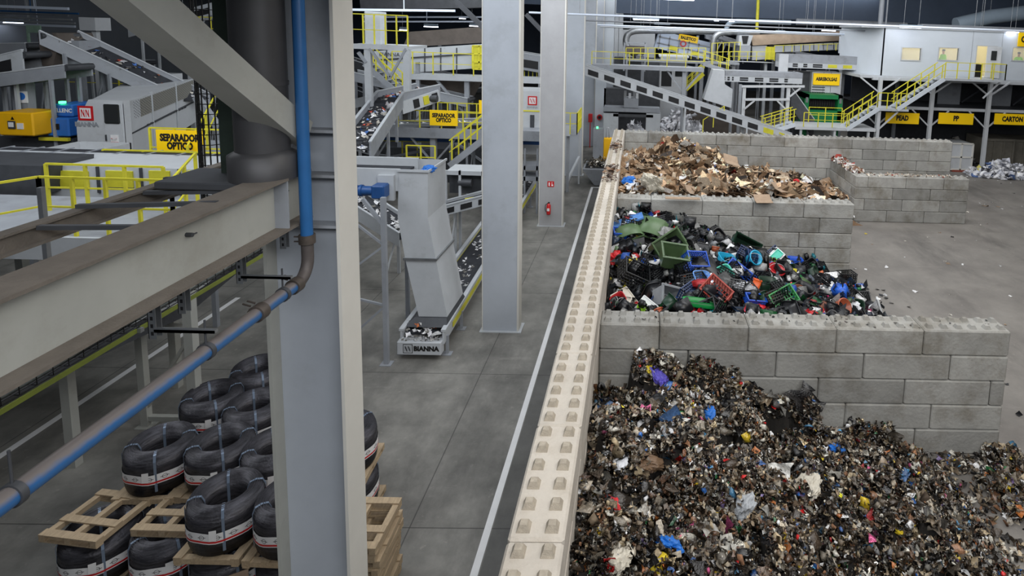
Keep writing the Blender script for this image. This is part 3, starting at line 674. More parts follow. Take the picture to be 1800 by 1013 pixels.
put(tub('darkgreen',.45,.3,.28),1346,508,hp2,'dark translucent green box beside the orange tub','box',rot=(.2,.1,.1),dz=.12)
put(crate('blue',.5,.22,.16),1325,530,hp2,'small blue crate above the red bag at the front','crate',rot=(.4,.2,.3),dz=.12)
put(tub('blue',.5,.35,.25),1396,466,hp2,'blue box at the right shoulder of the plastics heap','box',rot=(.1,.1,.1),dz=.1)
put(bucket('terracotta',.22,.3,handle=False),1472,541,hp2,'terracotta flower pot tipped at the front right edge','flower pot',rot=(1.0,.3,.3),dz=.08)
put(bucket('brown',.22,.08,handle=False),1404,516,hp2,'round brown plate at the front right slope','plate',rot=(.7,.3,.1),dz=.12)
put(bucket('pink',.1,.1,handle=False),1454,527,hp2,'small pink cup near the terracotta pot','cup',dz=.1)
put(crate('black',.6,.45,.4),1138,480,hp2,'black lattice crate standing in the left part of the heap','crate',rot=(.3,.4,.5),dz=.15)
put(crate('black',.7,.5,.4),1106,490,hp2,'large black lattice crate leaning at the tall wall','crate',rot=(.5,.5,.3),dz=.1)
put(tub('red',.35,.3,.3),1090,535,hp2,'dark red tub in the front left corner of the middle bay','tub',dz=.05)
put(tub('lightblue',.5,.35,.15),1230,492,hp2,'light blue tray left of the turquoise basin','tray',rot=(.6,.2,.5),dz=.12)
put(crate('black',.55,.4,.28),1488,492,hp2,'black crate on the floor at the right foot of the heap','crate',rot=(.0,.0,.2),dz=.02)
put(tub('yellow',.25,.2,.12),1395,484,hp2,'small yellow tub on the right slope','tub',dz=.1)
for px,py,k,sz,lb in ((1082,458,'red',.5,'bright red plastic bag against the tall wall'),(1112,460,'yellow',.25,'yellow plastic film right of the red bag'),(1327,545,'red',.42,'red bag behind the nearest cross wall'),(1165,350,'yellow',.35,'yellow film lying on the left end of the middle cross wall'),(1186,520,'white',.35,'crumpled pale bag among the black crates'),(1310,512,'white',.5,'white bag beside the orange tub'),(1497,540,'white',.4,'white bag at the front right foot of the heap'),(1526,547,'pink',.16,'pink plastic blob alone on the floor right of the heap'),(1150,400,'clear',.3,'grey film on the green bin lid'),(1283,505,'pink',.2,'pink plastic scrap below the long blue crate')):
    hp=hp2
    o=bag(k,sz,seed=R.randint(1,99)); put(o,px,py,hp,lb,'plastic bag',rot=(0,0,R.uniform(0,6)),dz=.05)
# repeated pieces, one prototype per kind and colour, then copies
protos=[(lambda:crate('black'),60,'plastic crate','black lattice crate jumbled in the heap of hard plastics','black crates in the plastics heap'),
 (lambda:tub('black',.5,.4,.22),34,'plastic tub','black plastic tub jumbled in the heap of hard plastics','black tubs in the plastics heap'),
 (lambda:tub('white',.36,.28,.14),22,'plastic tub','white plastic tub scattered over the heap of hard plastics','white tubs in the plastics heap'),
 (lambda:board('white',.45,.22),14,'plastic panel','white plastic panel scattered over the heap of hard plastics','white panels in the plastics heap'),
 (lambda:board('black',.6,.35),20,'plastic panel','black plastic panel scattered over the heap of hard plastics','black panels in the plastics heap'),
 (lambda:jerry('white'),10,'canister','white canister with black cap in the plastics heap','white canisters in the plastics heap'),
 (lambda:crate('navy'),10,'plastic crate','navy blue crate jumbled in the heap of hard plastics','navy crates in the plastics heap'),
 (lambda:bucket('black'),16,'bucket','black bucket jumbled in the heap of hard plastics','black buckets in the plastics heap'),
 (lambda:bucket('terracotta',.13,.15,handle=False),8,'flower pot','small terracotta pot in the heap of hard plastics','small pots in the plastics heap'),
 (lambda:tub('darkgreen',.5,.35,.25),14,'plastic tub','dark green tub jumbled in the heap of hard plastics','dark green tubs in the plastics heap'),
 (lambda:tub('red',.28,.2,.12),9,'plastic tub','small red tub scattered over the heap of hard plastics','red tubs in the plastics heap'),
 (lambda:tub('blue',.3,.22,.12),9,'plastic tub','small blue tub scattered over the heap of hard plastics','blue tubs in the plastics heap'),
 (lambda:tub('lime',.26,.2,.1),7,'plastic tub','small lime green tub in the heap of hard plastics','lime tubs in the plastics heap'),
 (lambda:bucket('grey',.15,.22),12,'bucket','grey bucket jumbled in the heap of hard plastics','grey buckets in the plastics heap')]
for fn,n,cat,label,grp in protos:
    pr_=fn()
    for i in range(n):
        o=pr_ if i==0 else copy_tree(pr_)
        while True:
            x=R.uniform(.85,8.6);y=R.uniform(6.6,14.1); z=float(hp2.h(np.array([x]),np.array([y]))[0])
            if z>.08: break
        o.location=(x,y,z+R.uniform(-.08,.10)); o.rotation_euler=(R.uniform(-1.3,1.3),R.uniform(-1.3,1.3),R.uniform(0,6.3)); tag(o,label,cat,grp)
# single pieces on the nearest heap
for px,py,k,sz,lb in ((1157,665,'violet',.42,'violet blue bag hanging on the summit of the packaging heap'),(1143,652,'yellow',.2,'yellow and white scrap on the summit of the packaging heap'),(1245,733,'blue',.3,'bright blue strip of film in the upper packaging heap'),(1170,965,'blue',.38,'bright blue bag low in the packaging heap'),(1164,995,'yellow',.28,'yellow bag at the bottom edge of the photo'),(1075,893,'red',.26,'red bag left in the packaging heap'),(1090,815,'white',.24,'white bag below the left summit of the packaging heap'),(1420,865,'cream',.5,'large cream crumpled sack in the middle of the packaging heap'),(1090,985,'cream',.42,'cream sack at the lower left of the packaging heap'),(1032,855,'clear',.35,'pale bag against the tall wall in the nearest bay'),(1468,790,'blue',.3,'blue bag high on the right shoulder of the packaging heap'),(1310,900,'clear',.4,'clear crumpled film in the centre of the packaging heap'),(1135,820,'brown',.5,'dull brown sack in the left of the packaging heap'),(1225,700,'white',.28,'white crumpled bag near the nearest cross wall'),(1180,760,'grey',.35,'grey film hanging in the upper packaging heap'),(1580,935,'yellow',.14,'small green yellow scrap right of the heap centre'),(1160,715,'black',.5,'black sack below the violet bag'),(1280,720,'black',.55,'black sack at the foot of the nearest cross wall'),(1700,975,'yellow',.16,'yellow scrap near the right foot of the heap'),(1240,935,'pink',.12,'small pink scrap in the lower packaging heap')):
    o=bag(k,sz,seed=R.randint(1,99)); o.scale=(1,1,1); put(o,px,py,hp1,lb,'plastic bag',rot=(R.uniform(-.6,.6),R.uniform(-.6,.6),R.uniform(0,6)),dz=.0,scale=.85)
# loose bales on the floor to the right
def bale(px,py,sx,sy,sz,label,seed):
    p=at(px,py,Z=0); t=empty('loose_bale',(p.x,p.y,0),label,'bale'); g=np.random.default_rng(seed); n=900
    core=MB(); v,f=T_blob(seed,.06,2); core.add((v*[sx,sy,sz*1.5]+[p.x,p.y,sz*.45]).tolist(),f); core.build('bale_core',mat('gap_shade_core',(36,32,28)),t)
    q=g.uniform(-.5,.5,(n,3)); k=g.integers(0,3,n); 
    for i in range(3): q[k==i,i]=np.sign(q[k==i,i])*.5
    P=q*[sx,sy,sz]+[p.x,p.y,sz*.5]
    scatter('bale_wrap',t,FILM,[(*T_sheet(2,.5,seed),P,rotm(g,n),g.lognormal(0,.4,(n,1))*np.full((n,3),.07),pal(mixc,mixw,n,g),.1)]); return t
bale(1767,862,.75,.45,.32,'lone crushed bale on the floor right of the packaging heap',71)
bale(1762,815,.6,.35,.28,'small crushed bale at the right end of the nearest cross wall',72)
bale(1795,905,.5,.25,.2,'flat crushed bale at the right edge of the photo',73)
# cardboard pieces that stand out
for px,py,L,W_,rot,lb in ((1341,352,.6,.5,(.35,.0,.1),'flattened cardboard box hanging over the middle cross wall'),(1200,352,1.2,.22,(.05,0,0),'long cardboard strip lying on the middle cross wall'),(1285,284,.6,.5,(.6,.3,.4),'square cardboard sheet high on the heap, against the far wall'),(1377,315,.8,.6,(1.0,.1,.0),'pinkish cardboard box with a red scrap in the far bay'),(1453,325,.6,.6,(.9,-.3,.3),'cardboard flap standing at the right end of the cardboard heap'),(1370,343,.65,.55,(.5,.2,.8),'pale brown cardboard square at the front of the heap'),(1110,275,.5,.35,(.3,.1,.1),'white paper sheet on top left of the cardboard heap'),(1215,345,.5,.5,(.5,.3,.6),'brown cardboard square at the front left of the heap')):
    p=hit(px,py,hp3,.1) if rot[0]>.1 and 'wall' not in lb.split('over')[-1:][0] else at(px,py,Y=14.85 if rot[0]<.1 else 14.5)
    if 'middle cross wall' in lb: p=at(px,py+(-2 if rot[0]<.1 else 0),Z=BH*5+.09)
    b=MB(); b.box(-L/2,L/2,-W_/2,0,-.01,.01); b.box(-L/2,L/2,0,W_/2,-.01,.012); b.v=[(x,y,z+(.12*abs(y)*2)) for x,y,z in b.v]
    o=b.build('cardboard_sheet',mat('paper_white',(226,226,226),.7) if 'white' in lb else mat('plain_cardboard',(160,138,116),.85,0,.12,6)); o.location=p; o.rotation_euler=rot; tag(o,lb,'cardboard')
o=bag('blue',.55,seed=8); put(o,1108,322,hp3,'blue and white film bag in the front left of the cardboard heap','plastic bag',rot=(0,0,1),dz=.1)
o=bag('white',.5,seed=12); put(o,1113,332,hp3,'white film bag in the front left corner of the cardboard heap','plastic bag',rot=(0,0,2),dz=.1)
o=bag('red',.2,seed=14); put(o,1400,318,hp3,'red scrap on the pinkish cardboard box','plastic bag',rot=(0,0,2),dz=.2)
o=bag('cream',.8,seed=15); put(o,1145,330,hp3,'grey white hanging sack in the front of the cardboard heap','sack',rot=(0,.8,1),dz=.1)
# dirt and scraps on wall tops, litter on the yard
def litter(name,n,pf,cols,wts,size,m,label,cat,parent=None,spread=.3,tpl=None):
    g=np.random.default_rng(n); P=np.array([pf(g) for _ in range(n)]); c=P.mean(0)
    t=empty(name,(c[0],c[1],P[:,2].min()),label,cat); tag(t,kind='stuff')
    scatter('scraps',t,m,[(*(tpl or T_sheet(2,.3,n)),P,rotm(g,n,spread=spread),g.lognormal(0,.4,(n,1))*np.full((n,3),size),pal(cols,wts,n,g),.1)]); return t
litter('wall_top_scraps',420,lambda g:(X4+g.uniform(.05,.55),21.7+g.uniform(0,3.1),BH*4+g.uniform(.02,.14)),[(220,215,210),(150,60,50),(120,90,70),(180,160,140)],[5,1.5,2,3],.12,DULL,'paper and plastic scraps on top of the small bay side wall','litter',spread=1)
litter('wall_top_scraps',200,lambda g:(X4+.6+g.uniform(0,4.2),21.13+g.uniform(.1,.55),BH*4+g.uniform(.0,.05)),[(215,205,190),(150,60,50),(180,160,140)],[5,.6,3],.07,DULL,'pale scraps scattered on top of the small bay front wall','litter')
litter('wall_top_scraps',260,lambda g:(g.uniform(.08,.52),g.choice([14.6+g.uniform(0,2.6),21+g.normal(0,.5)]),BH*6+g.uniform(.0,.05)),[(150,120,95),(110,95,85),(190,180,170)],[3,5,1],.09,DULL,'brown scraps and dirt on the far part of the tall dividing wall','litter')
litter('wall_top_scraps',90,lambda g:(g.uniform(.8,8.9),5.65+g.uniform(.05,.55),BH*5+g.uniform(.0,.03)),[(90,85,80),(40,40,42),(170,165,160)],[4,2,1],.035,DULL,'small dark scraps between the studs of the nearest cross wall','litter')
litter('yard_litter',170,lambda g:(g.uniform(9.5,26),g.uniform(7,32),.01),[(225,225,225),(200,195,185),(150,130,110),(60,60,62),(200,180,80)],[6,3,2,2,.5],.09,DULL,'small white scraps scattered over the grey yard floor','litter',spread=.15)
litter('yard_litter',70,lambda g:(g.uniform(7.5,12.),g.uniform(2,6),.01),[(70,65,60),(50,46,42),(160,150,140)],[4,4,1],.07,DULL,'dark crumbs on the floor right of the packaging heap','litter',spread=.15)
# ---------------------------------------------------------------- generic plant pieces
def F(x,y,Y): return at(x,y,Y=Y)
def V3(*a): return Vector(a)
def railing(p0,p1,n,h,label,group=None,m=None,mid=(.5,),post=.05,rail=.04,name='railing',parent=None,ends=True):
    m=m or M['yellow']; p0=Vector(p0);p1=Vector(p1)
    t=parent or empty(name,p0,label,'railing',group)
    def pb(nm,a,b,w_,up=(0,0,1)): MB().bar(a,b,w_,w_,up).build(nm,m,t)
    for i in range(n):
        q=p0+(p1-p0)*(i/(n-1)); pb('post',q,q+V3(0,0,h),post)
    pb('top_rail',p0+V3(0,0,h),p1+V3(0,0,h),rail)
    for k in mid: pb('mid_rail',p0+V3(0,0,h*k),p1+V3(0,0,h*k),rail*.8)
    return t
def legs4(t,x0,x1,y0,y1,z,m=None,w_=.07):
    for x in (x0,x1):
        for y in (y0,y1): MB().box(x-w_,x+w_,y-w_,y+w_,0,z).build('leg',m or M['grey'],t)
def conveyor(label,pts,wdir,width,side=.28,m=None,belt=None,group=None,openings=0,legs=((.15,0),(.85,0)),load=None,yellow_open=False,name='belt_conveyor',guard=0,slats=0,loadn=60,loads=.12):
    m=m or M['grey']; pts=[Vector(p) for p in pts]; wd=Vector(wdir).normalized()*width/2
    t=empty(name,pts[0],label,'conveyor',group)
    b=MB().use(belt or M['belt'])
    for i in range(len(pts)-1):
        a,c=pts[i],pts[i+1]; d=V3(0,0,.02)
        b.hexa([a-wd-d,a+wd-d,c+wd-d,c-wd-d,a-wd,a+wd,c+wd,c-wd])
        if slats:
            n=int((c-a).length/slats)
            for k in range(n): q=a+(c-a)*((k+.5)/n); b.bar(q-wd*.9+V3(0,0,.02),q+wd*.9+(c-a).normalized()*slats*.5+V3(0,0,.02),.035,.05)
    b.build('belt',None,t)
    for s in (-1,1):
        sb=MB().use(m)
        for i in range(len(pts)-1):
            a,c=pts[i]+wd*s,pts[i+1]+wd*s; up=V3(0,0,1)
            lo=-side*.75; hi=side*.25+guard
            o=wd.normalized()*s*.03
            sb.use(m).hexa([a+up*lo-o,a+up*lo+o,c+up*lo+o,c+up*lo-o,a+up*hi-o,a+up*hi+o,c+up*hi+o,c+up*hi-o])
            if openings:
                n=max(1,int((c-a).length/openings)); e=(c-a)/n
                for k in range(n):
                    q0=a+e*(k+.18);q1=a+e*(k+.82); o2=wd.normalized()*s*.045; l2=lo+side*.18;h2=lo+side*.7
                    sb.use(M['yel2'] if (yellow_open and k>n-3) else M['black']).hexa([q0+up*l2,q0+up*l2+o2,q1+up*l2+o2,q1+up*l2,q0+up*h2,q0+up*h2+o2,q1+up*h2+o2,q1+up*h2])
            sb.use(M['lgrey']); sb.bar(a+up*hi,c+up*hi,.1,.04)
        sb.build('side_frame',None,t)
    r=MB(); r.tube(pts[-1]-wd,pts[-1]+wd,.12,10); r.build('head_roller',M['dgrey'],t)
    for (f,zb) in legs:
        L=sum((pts[i+1]-pts[i]).length for i in range(len(pts)-1))*f; q=pts[0]
        for i in range(len(pts)-1):
            l=(pts[i+1]-pts[i]).length
            if L<=l: q=pts[i]+(pts[i+1]-pts[i])*(L/l); break
            L-=l
        for s in (-1,1):
            a=q+wd*s; MB().bar((a.x,a.y,zb),(a.x,a.y,a.z-side*.6),.09,.09).build('support_leg',m,t)
        MB().bar((q-wd).to_tuple()[:2]+(zb+(q.z-zb)*.1,),(q+wd).to_tuple()[:2]+(zb+(q.z-zb)*.75,),.05,.05).build('brace',m,t)
    if load:
        g=np.random.default_rng(len(label)); n=loadn; k=g.uniform(0,1,n); i=np.minimum((k*(len(pts)-1)).astype(int),len(pts)-2); fr=k*(len(pts)-1)-i
        A=np.array([list(p) for p in pts]); P=A[i]*(1-fr)[:,None]+A[i+1]*fr[:,None]+np.array(wd)*g.uniform(-.8,.8,n)[:,None]; P[:,2]+=.05
        o=scatter('load_of_waste',t,DULL,[(*T_sheet(2,.5,5),P,rotm(g,n,spread=.6),g.lognormal(0,.3,(n,1))*np.full((n,3),loads),pal(*load,n,g),.1)]); tag(o,kind='stuff')
    return t
WASTE=([(225,225,228),(200,195,185),(80,120,190),(190,120,90),(60,60,64),(220,90,70)],[8,5,2,2,2,1])
PAPER=([(228,228,230),(200,200,198),(120,118,112),(210,120,70)],[8,4,2,.5])
def sign(p,xa,up,w_,h_,lines,size,label,sx=.72,bold=.012):
    """p = centre of the board"""
    p=Vector(p);xa=Vector(xa).normalized();up=Vector(up).normalized();n=xa.cross(up)
    t=empty('sign_board',p-up*h_/2,label,'sign'); a=xa*w_/2;b=up*h_/2;d=n*.02
    MB().hexa([p-a-b-d,p+a-b-d,p+a-b+d,p-a-b+d,p-a+b-d,p+a+b-d,p+a+b+d,p-a+b+d]).build('board',M['sign'],t)
    text_mb(lines,size,p+n*.022,xa,up,M['ink'],.004,sx,bold).build('lettering',None,t)
    return t
def ibeam(a,b,w_,h_,m,t,name='beam',tf=.02):
    a=Vector(a);b=Vector(b); q=MB(); z=V3(0,0,h_/2-tf/2)
    q.bar(a+z,b+z,w_,tf); q.bar(a-z,b-z,w_,tf); q.bar(a,b,.015,h_-2*tf); q.build(name,m,t)
# ---------------------------------------------------------------- crane beam, brace and pipe at the near column
t=empty('steel_beam',(-2.33,.6,6.47),'big dusty grey I-beam running from the near column to the lower left','beam')
MB().box(-2.48,-2.18,-4.6,.6,6.975,7.0).build('top_flange',M['beamd'],t)
MB().box(-2.48,-2.18,-4.6,.6,6.47,6.495).build('bottom_flange',M['beamd'],t)
MB().box(-2.34,-2.32,-4.6,.6,6.495,6.975).build('web',M['beam'],t)
MB().box(-2.32,-2.19,.18,.2,6.495,6.975).build('stiffener_plate',M['grey'],t)
for y in (-.95,.3): MB().tube((-2.32,y,6.83),(-2.27,y,6.83),.018,8).tube((-2.275,y,6.83),(-2.275,y+.05,6.83),.006,6).build('bolt',M['dgrey'],t)
t=empty('diagonal_brace',(-2.31,.62,7.2),'pale box section brace rising from the near column to the upper left','brace')
MB().bar((-2.31,.585,7.37),(-2.31,-4.2,10.66),.26,.27).build('brace_tube',M['beam'],t)
MB().bar((-2.31,.60,7.10),(-2.31,.42,7.2),.05,.3).build('gusset_plate',M['grey'],t)
t=empty('tray_beam',(-3.5,1.9,6.7),'narrow dusty steel channel parallel to the big beam','beam')
ibeam((-3.5,1.9,6.8),(-3.5,-4.5,6.8),.11,.17,M['beamd'],t,'channel')
for (a,b) in (((-3.45,-.62,6.93),(-2.3,-.62,6.99)),((-3.45,-.95,6.86),(-2.42,-.98,6.9)),((-3.45,.3,6.93),(-2.3,.25,6.99)),((-3.45,.05,6.86),(-2.42,.05,6.9))): MB().bar(a,b,.04,.035).build('cross_bar',M['dgrey'],t)
# pipe
def dustpipe():
    m=mat('blue_pipe_dusty',(42,92,144),.38,0,.06,3); nt=m.node_tree; b=nt.nodes['Principled BSDF']
    src=b.inputs['Base Color'].links[0].from_socket
    g_=nt.nodes.new('ShaderNodeNewGeometry'); s=nt.nodes.new('ShaderNodeSeparateXYZ'); nt.links.new(g_.outputs['Normal'],s.inputs[0])
    n=nt.nodes.new('ShaderNodeTexNoise'); n.inputs['Scale'].default_value=14; nt.links.new(g_.outputs['Position'],n.inputs['Vector'])
    a=nt.nodes.new('ShaderNodeMath'); a.operation='MULTIPLY_ADD'; a.inputs[1].default_value=.5; nt.links.new(n.outputs['Fac'],a.inputs[0]); nt.links.new(s.outputs[2],a.inputs[2])
    mr=nt.nodes.new('ShaderNodeMapRange'); mr.inputs[1].default_value=.45; mr.inputs[2].default_value=1.0; nt.links.new(a.outputs[0],mr.inputs[0])
    mx=nt.nodes.new('ShaderNodeMix'); mx.data_type='RGBA'; nt.links.new(mr.outputs[0],mx.inputs[0]); nt.links.new(src,mx.inputs[6]); mx.inputs[7].default_value=(*srgb((104,98,96)),1); nt.links.new(mx.outputs[2],b.inputs['Base Color']); return m
pv=at(541,450,X=-2.12); yv=pv.y; px_=-2.12; zh=5.93
t=empty('water_pipe',(px_,yv,zh),'blue fire water pipe coming down the near column and turning to the lower left','pipe')
MB().tube((px_,yv,6.30),(px_,yv,13.9),.058,20).build('riser',M['blue'],t)
MB().path([(px_,yv,6.3)]+[(px_,yv-.2+.2*math.cos(a),6.13-.2*math.sin(a)) for a in [math.pi/2*i/6 for i in range(7)]],.058,20).build('elbow',mat('dusty_iron',(86,80,78),.6,.3,.15,6),t)
MB().tube((px_,yv-.2,zh),(px_,-5.0,zh),.058,20).build('horizontal_run',dustpipe(),t)
clm=mat('iron_clamp',(92,84,78),.5,.5,.2,8)
for z in (6.3,): MB().tube((px_,yv,z-.02),(px_,yv,z+.07),.078,16).bar((px_-.12,yv-.02,z),(px_+.0,yv-.02,z),.012,.012).bar((px_-.12,yv-.02,z+.05),(px_+.0,yv-.02,z+.05),.012,.012).build('coupling',clm,t)
for y in (yv-.24,yv-.80): MB().tube((px_,y-.05,zh),(px_,y+.05,zh),.076,16).bar((px_-.05,y-.03,zh+.07),(px_-.12,y-.03,zh+.09),.012,.012).bar((px_-.05,y+.03,zh+.07),(px_-.12,y+.03,zh+.09),.012,.012).build('coupling',clm,t)
for y in (yv-.44,yv-1.45,yv-2.9): MB().tube((px_,y-.02,zh),(px_,y+.02,zh),.07,16).tube((px_,y,zh+.05),(px_,y,zh+.26),.008,6).build('hanger_ring',M['dgrey'],t)
def strut(x,y,z0,z1,label,arm=None):
    t=empty('hanger_strut',(x,y,z0),label,'strut'); b=MB().use(M['steel']); b.box(x-.03,x-.025,y-.03,y+.03,z0,z1); b.box(x-.03,x+.03,y+.025,y+.03,z0,z1); b.box(x-.03,x+.03,y-.03,y-.025,z0,z1)
    b.use(M['black']); z=z0+.03
    while z<z1-.04: b.box(x-.01,x+.01,y-.0315,y-.0300,z,z+.03); z+=.062
    b.build('perforated_channel',None,t)
    if arm: MB().box(x+.02,arm,y-.04,y+.0,z0+.06,z0+.085).box(x+.02,arm,y-.04,y-.035,z0+.06,z0+.1).build('arm',M['steel'],t)
yy=yv-.44; strut(-2.5,yy,6.04,6.47,'perforated steel strut holding the blue pipe near the column',arm=-2.02)
strut(-2.5,yv-1.45,6.04,6.47,'perforated steel strut holding the blue pipe at its second hanger',arm=-2.02)
strut(-2.38,.42,6.2,6.47,'short perforated strut beside the near column under the beam')
strut(-2.42,yv-1.25,6.15,6.47,'short perforated strut left of the second pipe hanger')
# ducts behind the near column
DY=.28; d=at(457,150,Y=DY); t=empty('round_duct',(d.x,DY,6.98),'dark grey round duct rising left of the near column','duct')
dm=mat('dark_duct',(66,66,68),.5,.3,.12,2)
MB().lathe([(.235,7.0),(.235,13.98)],(d.x,DY,0),28).lathe([(.243,7.9),(.243,7.94)],(d.x,DY,0),28).build('duct_shell',dm,t)
MB().lathe([(.30,6.98),(.30,7.22),(.235,7.26)],(d.x,DY,0),28).build('duct_foot',dm,t)
e=at(401,150,Y=.45); one('dark_post',MB().box(e.x-.08,e.x+.09,.4,.57,6.98,13.98),M['dgreen'],'tall black green mesh covered post left of the round duct','post')
c0=at(366,200,Y=2.0); t=empty('wire_cage',(c0.x,2,6.1),'black wire mesh cage left of the dark post','wire mesh')
b=MB()
for i in range(9): a=math.pi*(.1+.8*i/8); b.bar((c0.x-.32*math.cos(a)*.6,2.0-.3*math.sin(a)+.2,6.1),(c0.x-.32*math.cos(a)*.6,2.0-.3*math.sin(a)+.2,14),.012,.012)
b.build('upright_wires',M['wire'],t)
b=MB()
for k in range(60): b.path([(c0.x-.32*math.cos(a)*.6,2.2-.3*math.sin(a),6.15+k*.13) for a in [math.pi*(.1+.8*i/6) for i in range(7)]],.006,4)
b.build('ring_wires',M['wire'],t)
one('bearing_box',MB().cbox(-3.32,-2.49,.0,.59,6.91,6.98,.01),M['dgrey'],'dark dusty box under the round duct behind the beam','box')
# cable tray
t=empty('cable_tray',(-4.85,-.5,5),'wire mesh cable tray with dark cables under the big beam','cable tray')
b=MB(); X0,X1,ZT=-5.35,-4.42,5.0
for i in range(10): x=X0+(X1-X0)*i/9; b.bar((x,-3.5,ZT),(x,4.2,ZT),.008,.008)
for z in (.04,.09): b.bar((X0,-3.5,ZT+z),(X0,4.2,ZT+z),.008,.008); b.bar((X1,-3.5,ZT+z),(X1,4.2,ZT+z),.008,.008)
y=-3.5
while y<4.2: b.path([(X0,y,ZT+.1),(X0,y,ZT),(X1,y,ZT),(X1,y,ZT+.1)],.006,4); y+=.16
b.build('mesh_basket',M['wire'],t)
b=MB()
for i in range(26): x=X0+.06+(X1-X0-.12)*i/25; b.path([(x+R.uniform(-.02,.02),y_,ZT+.025+R.uniform(0,.03)) for y_ in np.arange(-3.5,4.3,.7)],.014,5)
b.build('cables',M['cable'],t)
MB().bar((X1,-3.5,ZT-.05),(X1,4.2,ZT-.05),.02,.05).build('edge_strip',mat('green_edge',(120,130,50),.6),t)
for y in (-1.5,1,3.4): MB().bar((X0-.05,y,ZT-.05),(X1+.05,y,ZT-.05),.05,.05).bar((X0,y,ZT),(X0,y,6.6),.05,.05).build('hanger',M['steel'],t)
# bundle of cables curving at the column
b=MB()
for i in range(12): b.path([(-3.9+.03*i,2.0+.02*i,5.75),(-3.6+.03*i,1.7,6.05),(-3.2+.02*i,1.35,6.2),(-2.8,1.1,6.18+.015*i)],.016,5)
one('cable_bundle',b,M['cable'],'bundle of dark cables curving behind the near column','cables')
# ---------------------------------------------------------------- wire coils and pallets
def coil_proto():
    t=empty('wire_coil',(0,0,0)); RO,RI,H=.48,.26,.70
    prof=[]; nr=26
    # ridged torus section (wound wire)
    sec=[]
    for i in range(64):
        a=2*math.pi*i/64; cx=(RO+RI)/2; rx=(RO-RI)/2; ry=H/2
        c_,s_=math.cos(a),math.sin(a); r=cx+math.copysign(abs(c_)**.75,c_)*rx; z=H/2+math.copysign(abs(s_)**.6,s_)*ry
        k=1+(.06 if i%2 else -.06); sec.append((cx+(r-cx)*k*1.0,H/2+(z-H/2)*k))
    b=MB(); b.lathe(sec+[sec[0]],n=40); b.build('wound_wire',mat('coil_wire',(66,65,70),.42,.5,.5,4,.3,streak=(1.2,1.2,9)),t)
    s=MB().use(M['paper']); n=40; z0,z1=.24,.40
    for (za,zb,mm,rr) in ((z0,z1,M['paper'],.492),(z0+.015,z0+.045,M['red'],.4935)):
        s.use(mm); v=[];f=[]
        for k in range(n+1):
            a=2*math.pi*k/n; wv=.012*math.sin(3*a)+.01*math.sin(7*a)
            for z in (za,zb): v.append((rr*math.cos(a),rr*math.sin(a),z+wv))
        for k in range(n): f.append((2*k,2*k+2,2*k+3,2*k+1))
        s.add(v,f,True)
    # printed rings with a bar
    s.use(M['ink'])
    for k in range(16):
        a=2*math.pi*(k+.3)/16; wv=.012*math.sin(3*a)+.01*math.sin(7*a); zc=.335+wv; N=10
        v=[];f=[]
        for q in range(N):
            th=2*math.pi*q/N
            for rr in (.030,.036): aa=a+rr*math.cos(th)/.494; v.append((.4945*math.cos(aa),.4945*math.sin(aa),zc+rr*math.sin(th)))
        for q in range(N): p=(q+1)%N; f.append((2*q,2*q+1,2*p+1,2*p))
        s.add(v,f)
        v=[((.4946)*math.cos(a+dx/.494),(.4946)*math.sin(a+dx/.494),zc+dz) for dx,dz in ((-.055,-.004),(.055,-.004),(.055,.004),(-.055,.004))]; s.add(v,[(0,1,2,3)])
    s.build('printed_band',None,t)
    for k in range(4):
        a=math.pi/2*k-.9; c_,s_=math.cos(a),math.sin(a); p=MB(); pts=[]
        for (r,z) in ((.488,.1),(.488,.6),(.45,.69),(.37,.712),(.29,.69),(.255,.6),(.25,.1)): pts.append((r*c_,r*s_,z))
        for i in range(len(pts)-1): p.bar(pts[i],pts[i+1],.035,.006,up=(c_,s_,.01) if i in(0,5) else (0,0,1))
        p.build('strap',mat('strap_steel',(120,135,155),.4,.4,.05,4),t)
    l=MB(); a=-1.15; 
    q=[(.50*math.cos(a+dx),.50*math.sin(a+dx)-.01,z) for dx,z in ((-.09,.30),(.09,.30),(.1,.46),(-.08,.46))]; l.add(q,[(0,1,2,3)]); l.build('tag_label',M['paper'],t)
    return t
def pallet_proto(L=1.0,W_=1.0,m=None,name='wooden_pallet'):
    m=m or M['wood']; t=empty(name,(0,0,0))
    for i in range(3): y=-W_/2+.05+(W_-.1)*i/2; MB().box(-L/2,L/2,y-.045,y+.045,.022,.10).build('stringer',m,t)
    for i,x in enumerate((-L/2+.06,-.12,L/2-.06)): MB().box(x-.06,x+.06,-W_/2,W_/2,.10,.122).build('deck_board',m,t)
    for x in (-L/2+.06,L/2-.06): MB().box(x-.05,x+.05,-W_/2,W_/2,0,.022).build('bottom_board',m,t)
    return t
coil0=coil_proto(); pal0=pallet_proto(.92,.92); used=[False,False]
def coil(x,y,z,label,rz=0):
    o=coil0 if not used[0] else copy_tree(coil0); used[0]=True; o.location=(x,y,z); o.rotation_euler=(0,0,rz); tag(o,label,'wire coil','black wire coils on pallets'); return o
def pallet(x,y,z,label,rz=0,tilt=0,grp='wooden pallets under the wire coils'):
    o=pal0 if not used[1] else copy_tree(pal0); used[1]=True; o.location=(x,y,z); o.rotation_euler=(0,tilt,rz); tag(o,label,'pallet',grp); return o
stk=[(-6.74,2.8,1,'front left'),(-5.72,2.8,1,'second in the front row'),(-4.66,2.55,2,'third in the front row'),(-3.98,1.62,2,'rightmost in the front row, cut by the column'),
 (-6.42,3.6,2,'left end of the second row'),(-5.47,3.62,2,'middle of the second row'),(-4.55,3.55,2,'right of the second row'),
 (-6.48,4.85,2,'left of the third row'),(-5.55,4.6,2,'right of the third row'),(-6.2,5.75,2,'farthest of all, at the back'),(-3.62,4.0,2,'seen right of the near column'),(-4.6,4.7,2,'hidden behind the near column')]
